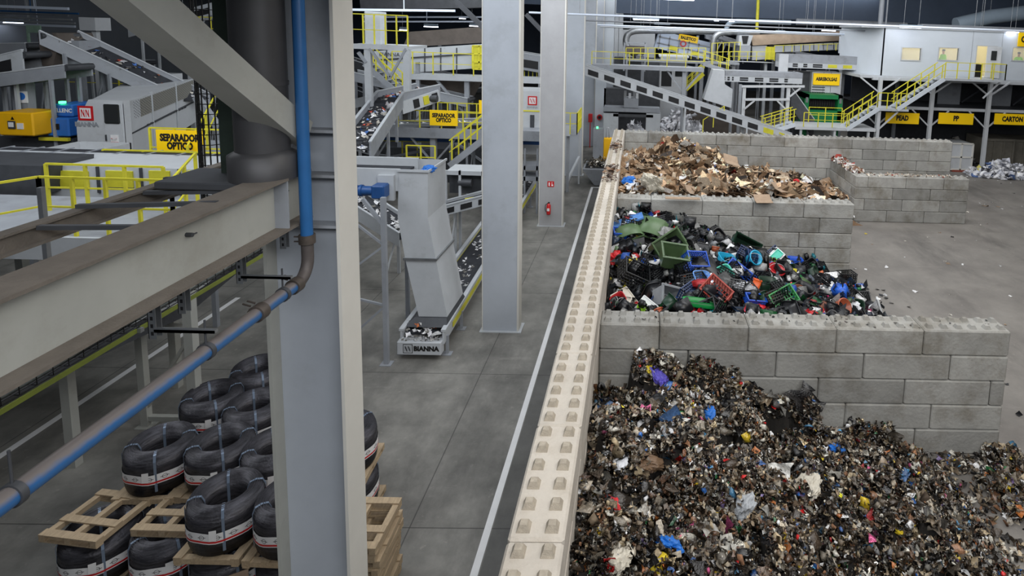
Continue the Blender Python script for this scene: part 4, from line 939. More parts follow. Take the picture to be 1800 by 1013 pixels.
stk[3]=(-3.68,2.5,2,'rightmost in the front row, cut by the column')
PH=.122
for x,y,n,w_ in stk:
    pallet(x,y,0,'floor pallet under the coil '+w_,R.uniform(-.1,.1))
    coil(x,y,PH,('low' if n==1 else 'bottom')+' black wire coil, '+w_,R.uniform(-.3,.3))
    if n==2:
        pallet(x,y,PH+.70,'pallet between two coils, '+w_,R.uniform(-.15,.15))
        coil(x,y,2*PH+.70,'top black wire coil, '+w_,R.uniform(-.3,.3))
pallet(-6.78,2.83,PH+.71,'pale pallet lying on the front left coil',1.45,.03,'pallets lying on top of coils')
pallet(-5.62,3.0,PH+.71,'pale pallet lying on the second coil of the front row',1.55,0,'pallets lying on top of coils')
# stack of empty pallets right of the near column
for i in range(10):
    pallet(-2.72+R.uniform(-.03,.03),2.45+R.uniform(-.03,.03),.0+.123*i,'%s pallet from the bottom in the stack right of the near column'%ORD[i],1.57+R.uniform(-.04,.04),0,'stacked empty pallets')
for i in range(2): pallet(-3.5,1.35,.0+.123*i,('lower' if i==0 else 'upper')+' pallet on the floor at the foot of the near column',.5+.2*i,0,'pallets at the foot of the near column')
pallet(-4.75,1.55,.0,'single pallet on the floor in front of the coils, bottom of the photo',.8,0,'pallets at the foot of the near column')
b=MB(); g=random.Random(3)
b.box(-.35,.35,-.012,.012,0,.55); b.v=[(x,y+.25*(x*x),z) for x,y,z in b.v]
o=b.build('cardboard_disc',mat('plain_cardboard',(150,118,88),.85,0,.1,6)); o.location=(-4.42,1.93,.1); o.rotation_euler=(-.3,0,.5); tag(o,'brown cardboard piece with round holes leaning on a coil','cardboard'); o['wpos']=(0,0,0)
for k,(x,z) in enumerate(((-.12,.38),(.12,.18))): MB().tube((x,-.016,z),(x,-.02+.0,z),.09,16).build('hole',M['black'],o)
one('plastic_scrap',MB().add((T_blob(3,.3,2)[0]*.16+[-5.35,2.2,.06]).tolist(),T_blob(3,.3,2)[1]),FB['white'],'white plastic scrap on the floor before the coils','scrap')
# ---------------------------------------------------------------- support frame left of the coils
t=empty('steel_stand',(-8.3,6.15,0),'pale steel leg frame standing left of the coils','steel frame')
for x,z in ((-8.8,2.6),(-7.75,3.4)):
    MB().box(x-.07,x+.07,6.08,6.22,.02,z).build('leg',M['beam'],t); MB().box(x-.15,x+.15,6.0,6.3,0,.02).build('foot_plate',M['beam'],t)
MB().bar((-8.8,6.15,2.2),(-7.75,6.15,2.2),.1,.1).bar((-8.8,6.15,.18),(-7.75,6.15,.18),.1,.1).bar((-8.8,6.15,.35),(-7.75,6.15,2.1),.06,.06).build('cross_bars',M['beam'],t)
t=empty('steel_stand',(-7.6,9.6,0),'steel leg frame farther back between the beam and the coils','steel frame')
for x,z in ((-8.0,4.4),(-6.9,4.4)): MB().box(x-.06,x+.06,9.5,9.62,.02,z).build('leg',M['beam'],t); MB().box(x-.15,x+.15,9.4,9.7,0,.02).build('foot_plate',M['beam'],t)
MB().bar((-8,9.56,3.0),(-6.9,9.56,3.0),.08,.08).bar((-8,9.56,3.0),(-6.9,9.56,4.3),.06,.06).bar((-8,9.56,.4),(-6.9,9.56,2.9),.06,.06).build('cross_bars',M['beam'],t)
conveyor('grey conveyor trough carried by the pale leg frames, under the mezzanine',[(-9.6,1.0,2.75),(-8.3,6.15,2.75),(-7.4,11,4.3)],(1,-.2,0),1.0,.35,M['dgrey'])
# ---------------------------------------------------------------- left mezzanine and sorting machines
ZD=4.62
pA=at(67,311,Y=5.2); zr=pA.z; ZD=zr-1.1
t=empty('mezzanine_deck',(-12,6,ZD-.3),'pale grey steel walkway deck behind the big beam on the left','platform')
MB().box(-17,-6.7,4.9,7.6,ZD-.06,ZD).build('deck_plate',M['grey'],t)
MB().box(-17,-6.7,4.86,4.92,ZD-.32,ZD+.1).build('edge_beam',M['lgrey'],t)
MB().box(-12.5,-9.9,3.0,4.9,ZD-.06,ZD).build('deck_plate',M['lgrey'],t)
for x in (-16.5,-12.4,-9.2,-6.9):
    for y in (5.0,7.5): MB().box(x-.08,x+.08,y-.08,y+.08,0,ZD-.06).build('leg',M['beam'],t)
railing((pA.x,5.2,ZD),(at(300,312,Y=5.2).x,5.2,ZD),5,1.1,'near yellow railing on the left mezzanine')
railing((pA.x,5.2,ZD),(pA.x-1.0,3.2,ZD),3,1.1,'yellow railing at the left edge of the photo running towards the camera')
railing((at(80,288,Y=6.6).x,6.6,ZD),(at(286,288,Y=6.6).x,6.6,ZD),4,at(80,288,Y=6.6).z-ZD,'second yellow railing just behind the near one on the left mezzanine')
railing((at(300,312,Y=5.2).x,5.2,ZD),(at(345,310,Y=7.4).x,7.4,ZD),3,1.1,'short yellow railing turning back towards the dark post')
# machine with yellow guard panels
y0=8.4; a=at(70,290,Y=y0); c=at(405,345,Y=y0)
t=empty('sorting_machine',((a.x+c.x)/2,y0,c.z),'grey machine with yellow guard panels behind the left railings','machine')
MB().box(a.x,c.x,y0,y0+1.3,c.z-.2,a.z).build('housing',M['lgrey'],t)
for u,v in ((105,157),(186,235),(262,300),(330,365)):
    p=at(u,300,Y=y0-.02);q=at(v,330,Y=y0-.02); MB().box(p.x,q.x,y0-.04,y0,q.z,p.z).build('guard_panel',M['yel2'],t)
for u in (95,172,248,315): p=at(u,295,Y=y0); MB().box(p.x-.03,p.x+.03,y0-.03,y0,c.z,a.z).build('seam_strip',M['dgrey'],t)
a=at(0,290,Y=7.9);c=at(78,345,Y=7.9); one('dark_hopper',MB().prism([(a.x-1.5,a.z),(c.x,a.z),(c.x-.1,c.z),(a.x-1.5,c.z)],'y',7.9,9.2),M['dgrey'],'dark grey hopper at the left edge of the photo behind the railing','hopper')
y0=9.9; a=at(-40,270,Y=y0); c=at(400,284,Y=y0)
t=empty('belt_conveyor',(a.x,y0,c.z),'long level conveyor with pale cover crossing the left side','conveyor')
MB().box(a.x,c.x,y0,y0+.9,c.z,a.z).build('cover',M['lgrey'],t); MB().box(a.x,c.x,y0-.05,y0,c.z-.1,c.z+.02).build('side_frame',M['dgrey'],t); MB().box(a.x,c.x,y0+.5,y0+.8,a.z,a.z+.01).build('belt',M['belt'],t)
for k in range(9): x=a.x+(c.x-a.x)*k/8; MB().box(x-.02,x+.02,y0-.01,y0+.92,a.z,a.z+.03).build('cover_joint',M['grey'],t)
for k in (1,4,7): x=a.x+(c.x-a.x)*k/8; MB().box(x-.06,x+.06,y0+.3,y0+.42,0,c.z-.1).build('leg',M['grey'],t)
# white open trough in front of the sorter
a=at(62,270,Y=11.5);c=at(155,257,Y=12.3); z=a.z
t=empty('open_trough',(a.x,11.5,z-.5),'white open sheet metal trough in front of the sorter cabinet','trough')
b=MB(); x0,x1=a.x,at(160,270,Y=11.5).x; 
for (xa,xb,ya,yb) in ((x0,x1,11.5,11.55),(x0,x1,12.8,12.85),(x0,x0+.05,11.5,12.85),(x1-.05,x1,11.5,12.85)): b.box(xa,xb,ya,yb,z-.4,z+.1)
b.box(x0,x1,11.5,12.85,z-.42,z-.38); b.build('trough_shell',M['white'],t); legs4(t,x0+.2,x1-.2,11.7,12.6,z-.42)
# optical sorter cabinet
y0=14.2; a=at(130,172,Y=y0); b_=at(222,275,Y=y0); far=at(342,163,Y=19.5)
xL,xR,zt,zb=a.x,at(218,200,Y=y0).x,at(180,176,Y=y0).z,b_.z-.3
t=empty('optical_sorter',((xL+xR)/2,y0,zb),'white optical sorter cabinet with red square emblem and door window on the left','machine')
Lx=(far.x-xR); yb=19.5
MB().prism([(xL,zb),(xR,zb),(xR,zt),(xL+.45,zt),(xL,zt-.8)],'y',y0,y0+.25).build('front_panel',M['white'],t)
q=MB(); zl=zb+.5
q.hexa([(xR-.02,y0,zb),(xR,y0,zb),(far.x,yb,zb+.6),(far.x-.05,yb,zb+.6),(xR-.02,y0,zt-.1),(xR,y0,zt-.1),(far.x,yb,zt+.25),(far.x-.05,yb,zt+.25)]); 
q.hexa([(xL,y0+.25,zb),(xR-.03,y0+.25,zb),(far.x-.06,yb,zb+.6),(far.x-2.4,yb,zb+.6),(xL+.3,y0+.25,zt-.05),(xR-.03,y0+.25,zt-.05),(far.x-.06,yb,zt+.2),(far.x-2.4,yb,zt+.2)]); q.build('body',M['white'],t)
def lerp(a,b,k): return a+(b-a)*k
def onside(k,z): # point on the long side face
    return V3(lerp(xR,far.x,k)+.03,lerp(y0,yb,k),z+lerp(0,.35,k))
q=MB().use(mat('perforated_sheet',(140,138,130),.6,0,.1,30)); p=[onside(.02,zt-.75),onside(.98,zt-.75),onside(.98,zt-.15),onside(.02,zt-.15)]; q.add(p,[(0,1,2,3)])
q.use(M['dgrey'])
for i in range(64):
    for j in range(6):
        k=.03+.94*i/63; z=zt-.70+.10*j+(.05 if i%2 else 0); s=.018; u=(onside(k+.004,z)-onside(k,z)).normalized(); o=onside(k,z)+V3(.01,0,0)
        q.add([o-u*s-V3(0,0,s),o+u*s-V3(0,0,s),o+u*s+V3(0,0,s),o-u*s+V3(0,0,s)],[(0,1,2,3)])
q.build('perforated_panel',None,t)
for k in (.33,.68): MB().bar(onside(k,zb+.1),onside(k,zt),.05,.05).build('seam_strip',M['lgrey'],t)
q=MB()
for i in range(13): k=.25+.6*i/13; q.bar(onside(k,zb+1.05),onside(k+.02,zb+1.05),.03,.04)
q.bar(onside(.05,zb+1.0),onside(.95,zb+1.12),.05,.05); q.build('vent_slots',M['dgrey'],t)
# door with window, emblem, warning plates
dx0,dx1=at(184,200,Y=y0).x,at(214,200,Y=y0).x
d_=tag(MB().box(dx0,dx1,y0-.04,y0,zb,zt-.12).build('door',M['white'],t))
wx=(dx0+dx1)/2; wz=at(199,200,Y=y0).z
MB().cbox(wx-.24,wx+.24,y0-.07,y0-.04,wz-.32,wz+.32,.03).build('door_window',M['glass'],d_)
MB().box(dx0+.02,dx0+.05,y0-.08,y0-.04,wz-.9,wz-.7).build('door_handle',M['dgrey'],d_)
ec=at(151,199,Y=y0); b=MB().use(M['red']); s=.24; b.box(ec.x-s,ec.x+s,y0-.02,y0,ec.z-s,ec.z+s); b.use(M['paper']); 
def nn(b,cx,cz,s,y):
    w_=s*.13
    b.box(cx-s*.72,cx+s*.72,y-.004,y,cz-s*.72,cz+s*.72); b.use(M['red']); k=s*.5
    for x0_ in (-.48,.12):
        for (u0,v0,u1,v1) in ((x0_,-.5,x0_,.5),(x0_,.5,x0_+.36,-.5),(x0_+.36,-.5,x0_+.36,.5)): b.bar((cx+u0*s,y-.006,cz+v0*s),(cx+u1*s,y-.006,cz+v1*s),.005,w_)
nn(b,ec.x,ec.z,s,y0-.02); b.build('emblem',None,t)
text_mb('BIANNA',.2,(ec.x,y0-.01,ec.z-.38),(1,0,0),(0,0,1),M['grey'],.004,1.0,.004).build('lettering',None,t)
p=at(204,245,Y=y0); MB().use(M['paper']).box(p.x-.12,p.x+.12,y0-.06,y0-.04,p.z-.2,p.z+.15).use(M['red']).box(p.x-.12,p.x+.12,y0-.065,y0-.05,p.z-.2,p.z-.08).lathe([(.06,-.004),(.085,-.004)],(p.x,y0-.07,p.z+.05),12).build('warning_plate',None,t)
for k in range(6): x=lerp(xL+.1,dx0-.1,k/5); MB().box(x-.03,x+.01,y0-.03,y0,zb,zb+.75).build('rib',M['lgrey'],t)
p=at(305,160,Y=17); 
# blue and yellow cabinets left of the sorter
y0=15.0
def cabinet(name,u0,v0,u1,v1,Y,m,label,depth=1.0,chamf=0):
    a=at(u0,v0,Y=Y);c=at(u1,v1,Y=Y); t=empty(name,((a.x+c.x)/2,Y,c.z),label,'cabinet')
    MB().cbox(a.x,c.x,Y,Y+depth,c.z,a.z,.04).build('body',m,t); return t,a,c
t,a,c=cabinet('blue_cabinet',80,207,122,241,y0,M['mblue'],'bright blue lower machine casing left of the sorter cabinet')
MB().box(a.x+.35,a.x+.4,y0-.03,y0,c.z+.25,c.z+.45).box(c.x-.35,c.x-.3,y0-.03,y0,c.z+.25,c.z+.45).build('handle',M['black'],t)
t,a,c=cabinet('blue_cabinet',88,183,128,206,y0+.2,M['mblue'],'upper blue casing with white lettering and a green lamp on top')
text_mb('PELLENC',.19,((a.x+c.x)/2+.02,y0+.19,(a.z+c.z)/2),(1,0,0),(0,0,1),M['paper'],.003,.9,.002).build('lettering',None,t)
p=at(106,181,Y=y0+.2); MB().cbox(p.x-.07,p.x+.07,y0+.2,y0+.35,p.z-.03,p.z+.05,.01).build('status_lamp',mat('green_lamp',(60,255,110),.5,emit=6),t)
t,a,c=cabinet('control_box',63,208,80,228,y0,M['dgrey'],'small dark screen box between the yellow and blue cabinets',.4)
p=at(70,214,Y=y0-.02); MB().box(p.x-.1,p.x+.1,y0-.03,y0,p.z-.05,p.z+.06).build('screen',M['paper'],t)
t,a,c=cabinet('yellow_cabinet',-6,197,60,240,y0-.6,M['myel'],'bright yellow control cabinet at the left edge of the photo')
p=at(21,219,Y=y0-.62); MB().use(M['dgrey']).box(p.x-.12,p.x+.1,y0-.64,y0-.6,p.z-.14,p.z+.12).use(M['paper']).box(p.x-.09,p.x+.07,y0-.65,y0-.63,p.z-.08,p.z+.08).build('screen',None,t)
p=at(35,222,Y=y0-.62); MB().box(p.x-.1,p.x+.1,y0-.62,y0-.6,p.z-.1,p.z+.1).build('label_plate',M['paper'],t)
p=at(21,208,Y=y0-.62); MB().add([(p.x-.06,y0-.61,p.z-.05),(p.x+.06,y0-.61,p.z-.05),(p.x,y0-.61,p.z+.06)],[(0,1,2)]).build('warning_triangle',M['ink'],t)
a=at(-10,241,Y=15);c=at(130,262,Y=15); one('equipment_plinth',MB().box(a.x,c.x,15,16,c.z-2,a.z),M['dgrey'],'dark machine base under the yellow and blue cabinets','machine base')
a=at(70,241,Y=14.9);c=at(122,248,Y=14.9); one('yellow_trim_bar',MB().box(a.x,c.x,14.85,14.95,c.z,a.z),M['yellow'],'yellow bar below the blue cabinet','bar')
# big sign on the left
sp=at(317,250,Y=11.2); w_=at(358,250,Y=11.2).x-at(276,250,Y=11.2).x; h_=at(317,229,Y=11.2).z-at(317,271,Y=11.2).z
sign((sp.x,11.2,sp.z),(1,0,0),(0,0,1),w_,h_,'SEPARADOR\nÓPTICO',h_*.40,'largest yellow sign SEPARADOR ÓPTICO, left of the near column',.70,.014)
zrl=at(317,228,Y=11.3).z
railing((at(266,270,Y=11.35).x,11.35,zrl-1.1),(at(395,270,Y=11.35).x,11.35,zrl-1.1),4,1.12,'yellow railing behind the large sign')
railing((at(182,275,Y=10.6).x,10.6,at(182,263,Y=10.6).z-1.0),(at(392,275,Y=10.6).x,10.6,at(182,263,Y=10.6).z-1.0),4,1.0,'long low yellow railing passing in front of the large sign')
railing((at(330,265,Y=11).x,11,zrl-1.6),(at(395,265,Y=14).x,14,zrl-.2),3,1.2,'sloping yellow stair railing right of the large sign')
one('walkway_deck',MB().box(at(170,280,Y=10.6).x,at(395,280,Y=10.6).x,10.6,14,at(182,285,Y=10.6).z-.1,at(182,285,Y=10.6).z-.02),M['grey'],'grey walkway deck under the large sign','platform')
# upper left conveyors
conveyor('grey rising conveyor with waste, from the sorter up to the upper left hood',[at(345,175,Y=19),at(105,63,Y=16.5)],(.2,1,0),1.2,.4,M['grey'],load=WASTE,openings=0,legs=((.55,2),(.85,2)),guard=.1)
p=at(85,70,Y=16.2);q=at(103,115,Y=16.2)
a=at(66,57,Y=16.2)
t=empty('conveyor_hood',(a.x+.4,16.2,at(80,115,Y=16.2).z),'dusty curved grey hood at the head of the upper left conveyor','hood')
c=at(103,57,Y=16.2); z1=a.z; z0=at(80,116,Y=16.2).z
MB().prism([(a.x,z1),(c.x-.1,z1),(c.x,z1-.3),(c.x-.25,z0+.2),(c.x-.3,z0),(a.x+.05,z0)],'y',16.2,17.6).build('hood_shell',M['brown'],t)
c2=at(142,116,Y=16.6); MB().box(c.x-.3,c2.x,16.6,17.5,c2.z,at(140,72,Y=16.6).z).build('discharge_box',M['grey'],t)
conveyor('grey level conveyor with a trough below the hood at the upper left',[at(-30,140,Y=15.5),at(138,118,Y=15.5)],(0,1,0),1.0,.45,M['grey'],load=PAPER)
conveyor('conveyor with black openings ending at the hood, upper left edge',[at(-40,122,Y=15.8),at(66,96,Y=15.8)],(0,1,0),1.0,.75,M['lgrey'],openings=1.15)
conveyor('dim conveyor far behind the hood at the upper left edge',[at(-30,82,Y=21),at(66,80,Y=21)],(0,1,0),1.0,.5,M['grey'])
p=at(45,170,Y=15.6); t=empty('steel_post',(p.x,15.6,0),'grey post with a round blue mandatory sign at the upper left','post')
MB().box(p.x-.14,p.x+.14,15.5,15.8,0,at(45,143,Y=15.6).z).build('post_shaft',M['grey'],t)
MB().use(M['paper']).box(p.x-.18,p.x+.18,15.46,15.5,p.z-.2,p.z+.2).use(M['mblue']).tube((p.x,15.45,p.z+.03),(p.x,15.47,p.z+.03),.13,16).build('blue_sign',None,t)
for u,l in ((143,'first'),(186,'second')):
    p=at(u,160,Y=17.8); one('steel_post',MB().box(p.x-.12,p.x+.12,17.7,17.94,0,at(u,95 if u<150 else 105,Y=17.8).z),M['grey'],l+' grey post under the rising upper left conveyor','post')
railing((at(120,160,Y=24).x,24,at(120,160,Y=24).z),(at(300,160,Y=24).x,24,at(120,160,Y=24).z),7,.9,'distant yellow railing between the posts at the upper left')
a=at(240,130,Y=21);c=at(292,165,Y=21); t=empty('electrical_cabinet',(a.x,21,c.z),'distant white ribbed cabinet with a small red notice','cabinet'); MB().box(a.x,c.x,21,22,0,a.z).build('body',M['white'],t)
for k in range(6): x=lerp(a.x+.9,c.x-.05,k/5); MB().box(x-.02,x+.02,20.97,21,c.z-1.5,a.z-.1).build('rib',M['grey'],t)
p=at(251,143,Y=21); MB().use(M['paper']).box(p.x-.1,p.x+.1,20.97,21,p.z-.2,p.z+.1).use(M['red']).box(p.x-.1,p.x+.1,20.96,21,p.z-.2,p.z-.08).build('notice',None,t)
# slanted grey chute right of sorter, near the cage
one('slanted_brace',MB().bar(at(345,170,Y=16),at(385,225,Y=16),.2,.2).bar(at(385,225,Y=16),(at(385,225,Y=16).x,16,0),.2,.2),M['grey'],'slanted grey strut between the sorter and the wire cage','strut')
# upper left background: walls, lights
for (u0,u1,v,lab) in ((0,118,11,'first'),(248,380,14,'second'),(0,130,42,'third')):
    a=at(u0,v,Y=27 if v<20 else 33);c=at(u1,v,Y=27 if v<20 else 33); one('light_rail',MB().box(a.x,c.x,a.y,a.y+.12,a.z-.07,a.z+.07).box((a.x+c.x)/2,(a.x+c.x)/2+.03,a.y,a.y+.03,a.z+.07,14),mat('bright_rail',(215,225,240),.4,0,.02,2),lab+' long pale rail under the roof at the upper left','rail')
for (u0,u1,v,Y,lab) in ((5,34,39,36,'far'),(272,330,25,26,'near')):
    a=at(u0,v,Y=Y);c=at(u1,v,Y=Y); t=empty('strip_light',((a.x+c.x)/2,Y,a.z-.1),lab+' strip light hanging at the upper left','light'); MB().box(a.x,c.x,Y,Y+.3,a.z,a.z+.22).build('housing',M['lampd'],t); MB().box(a.x+.03,c.x-.03,Y-.02,Y+.3,a.z-.04,a.z).build('tube',M['lamp'],t); MB().tube((a.x+.3,Y+.1,a.z+.2),(a.x+.3,Y+.1,13.99),.012,5).build('suspension_rod',M['steel'],t); MB().tube((c.x-.3,Y+.1,a.z+.2),(c.x-.3,Y+.1,13.99),.012,5).build('suspension_rod',M['steel'],t)
for i,(v0,v1,Y,m_) in enumerate(((22,27,30,M['grey']),(29,33,31,M['lgrey']),(35,38,33,M['lgrey']),(18,21,29,M['blue']))):
    a=at(-30,v0,Y=Y);c=at(120+i*6,v1,Y=Y); one('pipe_run',MB().tube((a.x,Y,a.z),(c.x,Y,a.z),max(.05,(a.z-c.z)/2),10).bar(((a.x+c.x)/2,Y,a.z),((a.x+c.x)/2,Y,14),.03,.03),m_,'%s horizontal pipe from the top at the upper left'%ORD[[1,2,3,0][i]],'pipe')
a=at(45,44,Y=30);c=at(130,60,Y=30); one('green_window_panel',MB().box(a.x,a.x+.1,30,30.1,0,c.z).box(a.x,at(70,50,Y=30).x,30,30.1,c.z,a.z),mat('pale_green_panel',(150,180,160),.5),'pale green panel on the far wall, upper left','panel')
a=at(138,30,Y=22);c=at(168,54,Y=22); one('white_panel_box',MB().box(a.x,c.x,22,22.8,c.z,a.z).box((a.x+c.x)/2-.1,(a.x+c.x)/2+.1,22.3,22.5,0,c.z),M['white'],'white box machine behind the diagonal brace','box')
conveyor('distant conveyor seen left of the wire cage at the top',[at(240,50,Y=26),at(390,10,Y=26)],(0,1,0),1.,.6,M['lgrey'],openings=1.4)
railing((at(312,70,Y=23).x,23,at(312,68,Y=23).z),(at(392,70,Y=23).x,23,at(312,68,Y=23).z),5,1.05,'yellow railing seen left of the dark post at the top')
a=at(300,70,Y=23);c=at(392,88,Y=23); one('upper_deck',MB().box(a.x+.3,a.x+.5,23.5,23.7,0,c.z).box(c.x-.5,c.x-.3,23.5,23.7,0,c.z).box(a.x,c.x,23,25,c.z,a.z),M['lgrey'],'pale walkway deck below the top left railing','platform')
# darker mass of machines behind (seen through gaps)
for i in range(26):
    x=R.uniform(-30,-10); y=R.uniform(24,38); z=R.uniform(1,6.5); 
    if i<14: conveyor('background grey conveyor %s left of the sorter area, dim and far'%ORD[i],[(x,y,z),(x+R.uniform(3,7),y,z+R.uniform(-1.5,1.5))],(0,1,0),1.0,R.uniform(.3,.6),[M['grey'],M['dgrey'],M['lgrey']][i%3],group='distant conveyors at the upper left')
    else: one('steel_post',MB().bar((x,y,0),(x,y,z+2),.18,.18),M['grey'],'grey post in the dim plant at the upper left','post','distant posts at the upper left')
# ---------------------------------------------------------------- chute, foot box, belt
Yf=9.3
tl,tr=at(701,300,Y=Yf),at(752,301,Y=Yf); zt=tr.z
bk=at(784,279,Z=zt+.0); Yb=bk.y
def lv(u,v,Y=Yf): return at(u,v,Y=Y)
t=empty('transfer_chute',(tr.x,Yf,.8),'tall pale bent sheet metal chute right of the near column','chute')
def section(rows,name,m):
    b=MB(); pts=[]
    for (uL,uR,v) in rows:
        A=lv(uL,v);B=lv(uR,v); z=(A.z+B.z)/2; D=max(.5,(Yb-Yf)) ; pts.append([(A.x,Yf,z),(B.x,Yf,z),(B.x,Yf+D,z),(A.x,Yf+D,z)])
    for i in range(len(pts)-1):
        p=pts[i+1]+pts[i]
        if i==0 and name=='upper_section':
            b.add(p,[(0,1,5,4),(1,2,6,5),(2,3,7,6)]); w_=.02
            b.hexa([(p[0][0]+w_,Yf+w_,p[0][2]),(p[1][0]-w_,Yf+w_,p[0][2]),(p[1][0]-w_,Yf+D-w_,p[0][2]),(p[0][0]+w_,Yf+D-w_,p[0][2])]+[(x,y,p[0][2]+.02) for x,y in ((p[0][0]+w_,Yf+w_),(p[1][0]-w_,Yf+w_),(p[1][0]-w_,Yf+D-w_),(p[0][0]+w_,Yf+D-w_))])
        else: b.hexa(p)
    b.build(name,m,t)
D=max(.6,min(1.4,Yb-Yf)); Yb=Yf+D
section([(701,752,301),(699,752,383),(712,766,455)],'upper_section',M['lgrey'])
section([(712,766,455),(736,786,557)],'lower_section',M['lgrey'])
A=lv(712,455);B=lv(766,455); MB().box(A.x-.04,B.x+.04,Yf-.04,Yb+.04,A.z-.03,A.z+.03).build('seam_flange',M['steel'],t); MB().box(lv(701,300).x+.03,lv(752,300).x-.03,Yf+.03,Yb-.03,zt-.6,zt-.55).build('inside_shade_plate',M['black'],t)  # black plate stands in for shade inside the chute mouth
A=lv(701,300);B=lv(752,301)
q=MB(); q.box(A.x-.04,B.x+.04,Yf-.04,Yf,zt-.03,zt+.03); q.box(B.x,B.x+.04,Yf,Yb,zt-.03,zt+.03); q.build('top_rim',M['lgrey'],t)
# conveyor head box left of the chute
L=lv(610,300); t=empty('feed_conveyor',(L.x,Yf,zt-.7),'grey conveyor head frame with a blue motor feeding the chute','conveyor')
MB().box(L.x-2,A.x,Yf+.02,Yf+.1,zt-.55,zt+.02).build('side_plate',M['lgrey'],t); MB().box(L.x-2,A.x,Yb-.1,Yb,zt-.55,zt+.02).build('side_plate',M['lgrey'],t)
MB().box(L.x-2,A.x-.1,Yf+.1,Yb-.1,zt-.25,zt-.2).build('belt',M['belt'],t)
mz=lv(660,330).z; x0=lv(636,330).x;x1=lv(688,330).x
g=MB().use(M['dblue']); g.tube((x0-.2,Yf-.3,mz),(x1-.25,Yf-.3,mz),.12,14); g.cbox(x1-.32,x1,Yf-.45,Yf-.1,mz-.17,mz+.17,.03); g.tube((x0+.1,Yf-.3,mz),(x0+.16,Yf-.3,mz),.15,14)
for k in range(7): g.tube((x0-.15+.05*k,Yf-.3,mz),(x0-.135+.05*k,Yf-.3,mz),.135,14)
g.build('gear_motor',None,t); MB().box(x1-.3,x1+.1,Yf-.1,Yf+.02,mz-.3,mz+.35).build('mounting_plate',M['lgrey'],t)
o=bag('blue',.32,seed=44); o.location=(lv(747,288).x,Yf+.25,zt-.05); o.rotation_euler=(0,0,1); tag(o,'bright blue bag hanging in the chute top','plastic bag')
# foot conveyor
fl,fr=at(697,601,Y=8.75),at(775,601,Y=8.75); zb_,zt_=at(735,625,Y=8.75).z,at(735,602,Y=8.75).z
fx0,fx1=fl.x,fr.x
t=empty('belt_conveyor',((fx0+fx1)/2,8.75,.2),'low belt conveyor starting under the chute and running away along the aisle','conveyor')
b=MB().use(M['lgrey']); b.cbox(fx0,fx1,8.75,9.0,zb_,zt_,.02); b.build('end_box',None,t)
text_mb('BIANNA',.17,(fx0+.74,8.745,(zb_+zt_)/2),(1,0,0),(0,0,1),M['ink'],.003,1.0,.003).build('lettering',None,t)
b=MB().use(M['ink']); cx,cz,s=fx0+.28,(zb_+zt_)/2,.12; b.box(cx-s,cx+s,8.745,8.75,cz-s,cz+s); b.use(M['lgrey']); b.box(cx-s*.86,cx+s*.86,8.742,8.746,cz-s*.86,cz+s*.86); b.use(M['ink'])
for x0_ in (-.55,.12):
    for (u0,v0,u1,v1) in ((x0_,-.6,x0_,.6),(x0_,.6,x0_+.4,-.6),(x0_+.4,-.6,x0_+.4,.6)): b.bar((cx+u0*s,8.741,cz+v0*s),(cx+u1*s,8.741,cz+v1*s),.004,.02)
b.build('emblem',None,t)
e0=(fx0+.05,9.0,zt_-.1); bx0,bx1=fx0+.12,fx1-.05; yE=25.5; sh=-.25; rise=.15
def bp_(x,y,z): k=(y-9)/(yE-9); return V3(x+sh*k,y,z+rise*k)
zb2=zt_+.12
MB().use(M['belt']).hexa([bp_(bx0,9,zb2-.05),bp_(bx1,9,zb2-.05),bp_(bx1,yE,zb2-.05),bp_(bx0,yE,zb2-.05),bp_(bx0,9,zb2),bp_(bx1,9,zb2),bp_(bx1,yE,zb2),bp_(bx0,yE,zb2)]).build('belt',None,t)
for x in (bx0-.06,bx1+.06): MB().use(M['lgrey']).bar(bp_(x,8.9,zb2+.12),bp_(x,yE,zb2+.12),.12,.06).bar(bp_(x,8.9,zb2-.08),bp_(x,yE,zb2-.08),.05,.32).use(M['yel2']).bar(bp_(x+.04,9.6,zb2-.08),bp_(x+.04,yE,zb2-.08),.02,.14).build('side_frame',None,t)
for y in (9.1,10.4,14,18,22):
    for x in (bx0-.1,bx1+.1): p=bp_(x,y,0); MB().bar((p.x,p.y,.02),(p.x,p.y,zb2-.1+p.z),.07,.07).box(p.x-.12,p.x+.12,y-.1,y+.1,0,.02).build('support_leg',M['grey'],t)
g=np.random.default_rng(3); n=260; k=g.uniform(0.05,1,n)**1; P=np.stack([bx0+.1+g.uniform(0,bx1-bx0-.2,n)+sh*k,9+(yE-9)*k,zb2+.02+rise*k],1); P[:40,1]=9.0+g.uniform(-.2,.5,40); P[:40,2]+=.0
tag(scatter('load_of_waste',t,DULL,[(*T_sheet(2,.4,5),P,rotm(g,n,spread=.4),g.lognormal(0,.3,(n,1))*np.full((n,3),.10),pal(*PAPER,n,g),.1)]),kind='stuff')
n=60; P=np.stack([g.uniform(fx0+.05,fx1-.05,n),g.uniform(8.8,9.1,n),np.full(n,zt_+.02)],1)
o=scatter('load_of_waste',t,DULL,[(*T_sheet(2,.4,6),P,rotm(g,n,spread=.4),np.full((n,3),.06),pal(*PAPER,n,g),.1)]); tag(o,kind='stuff')
# hopper mouth around lower chute
A=lv(732,580);B=lv(790,580); b=MB(); z=lv(735,560).z
b.hexa([(A.x-.25,Yf-.2,zb2+.1),(B.x,Yf-.2,zb2+.1),(B.x,Yb+.1,zb2+.1),(A.x-.25,Yb+.1,zb2+.1),(A.x-.02,Yf-.05,z+.05),(B.x-.05,Yf-.05,z+.05),(B.x-.05,Yb,z+.05),(A.x-.02,Yb,z+.05)])
one('chute_skirt',b,M['dgrey'],'dark dusty skirt between the chute and the low belt','skirt')
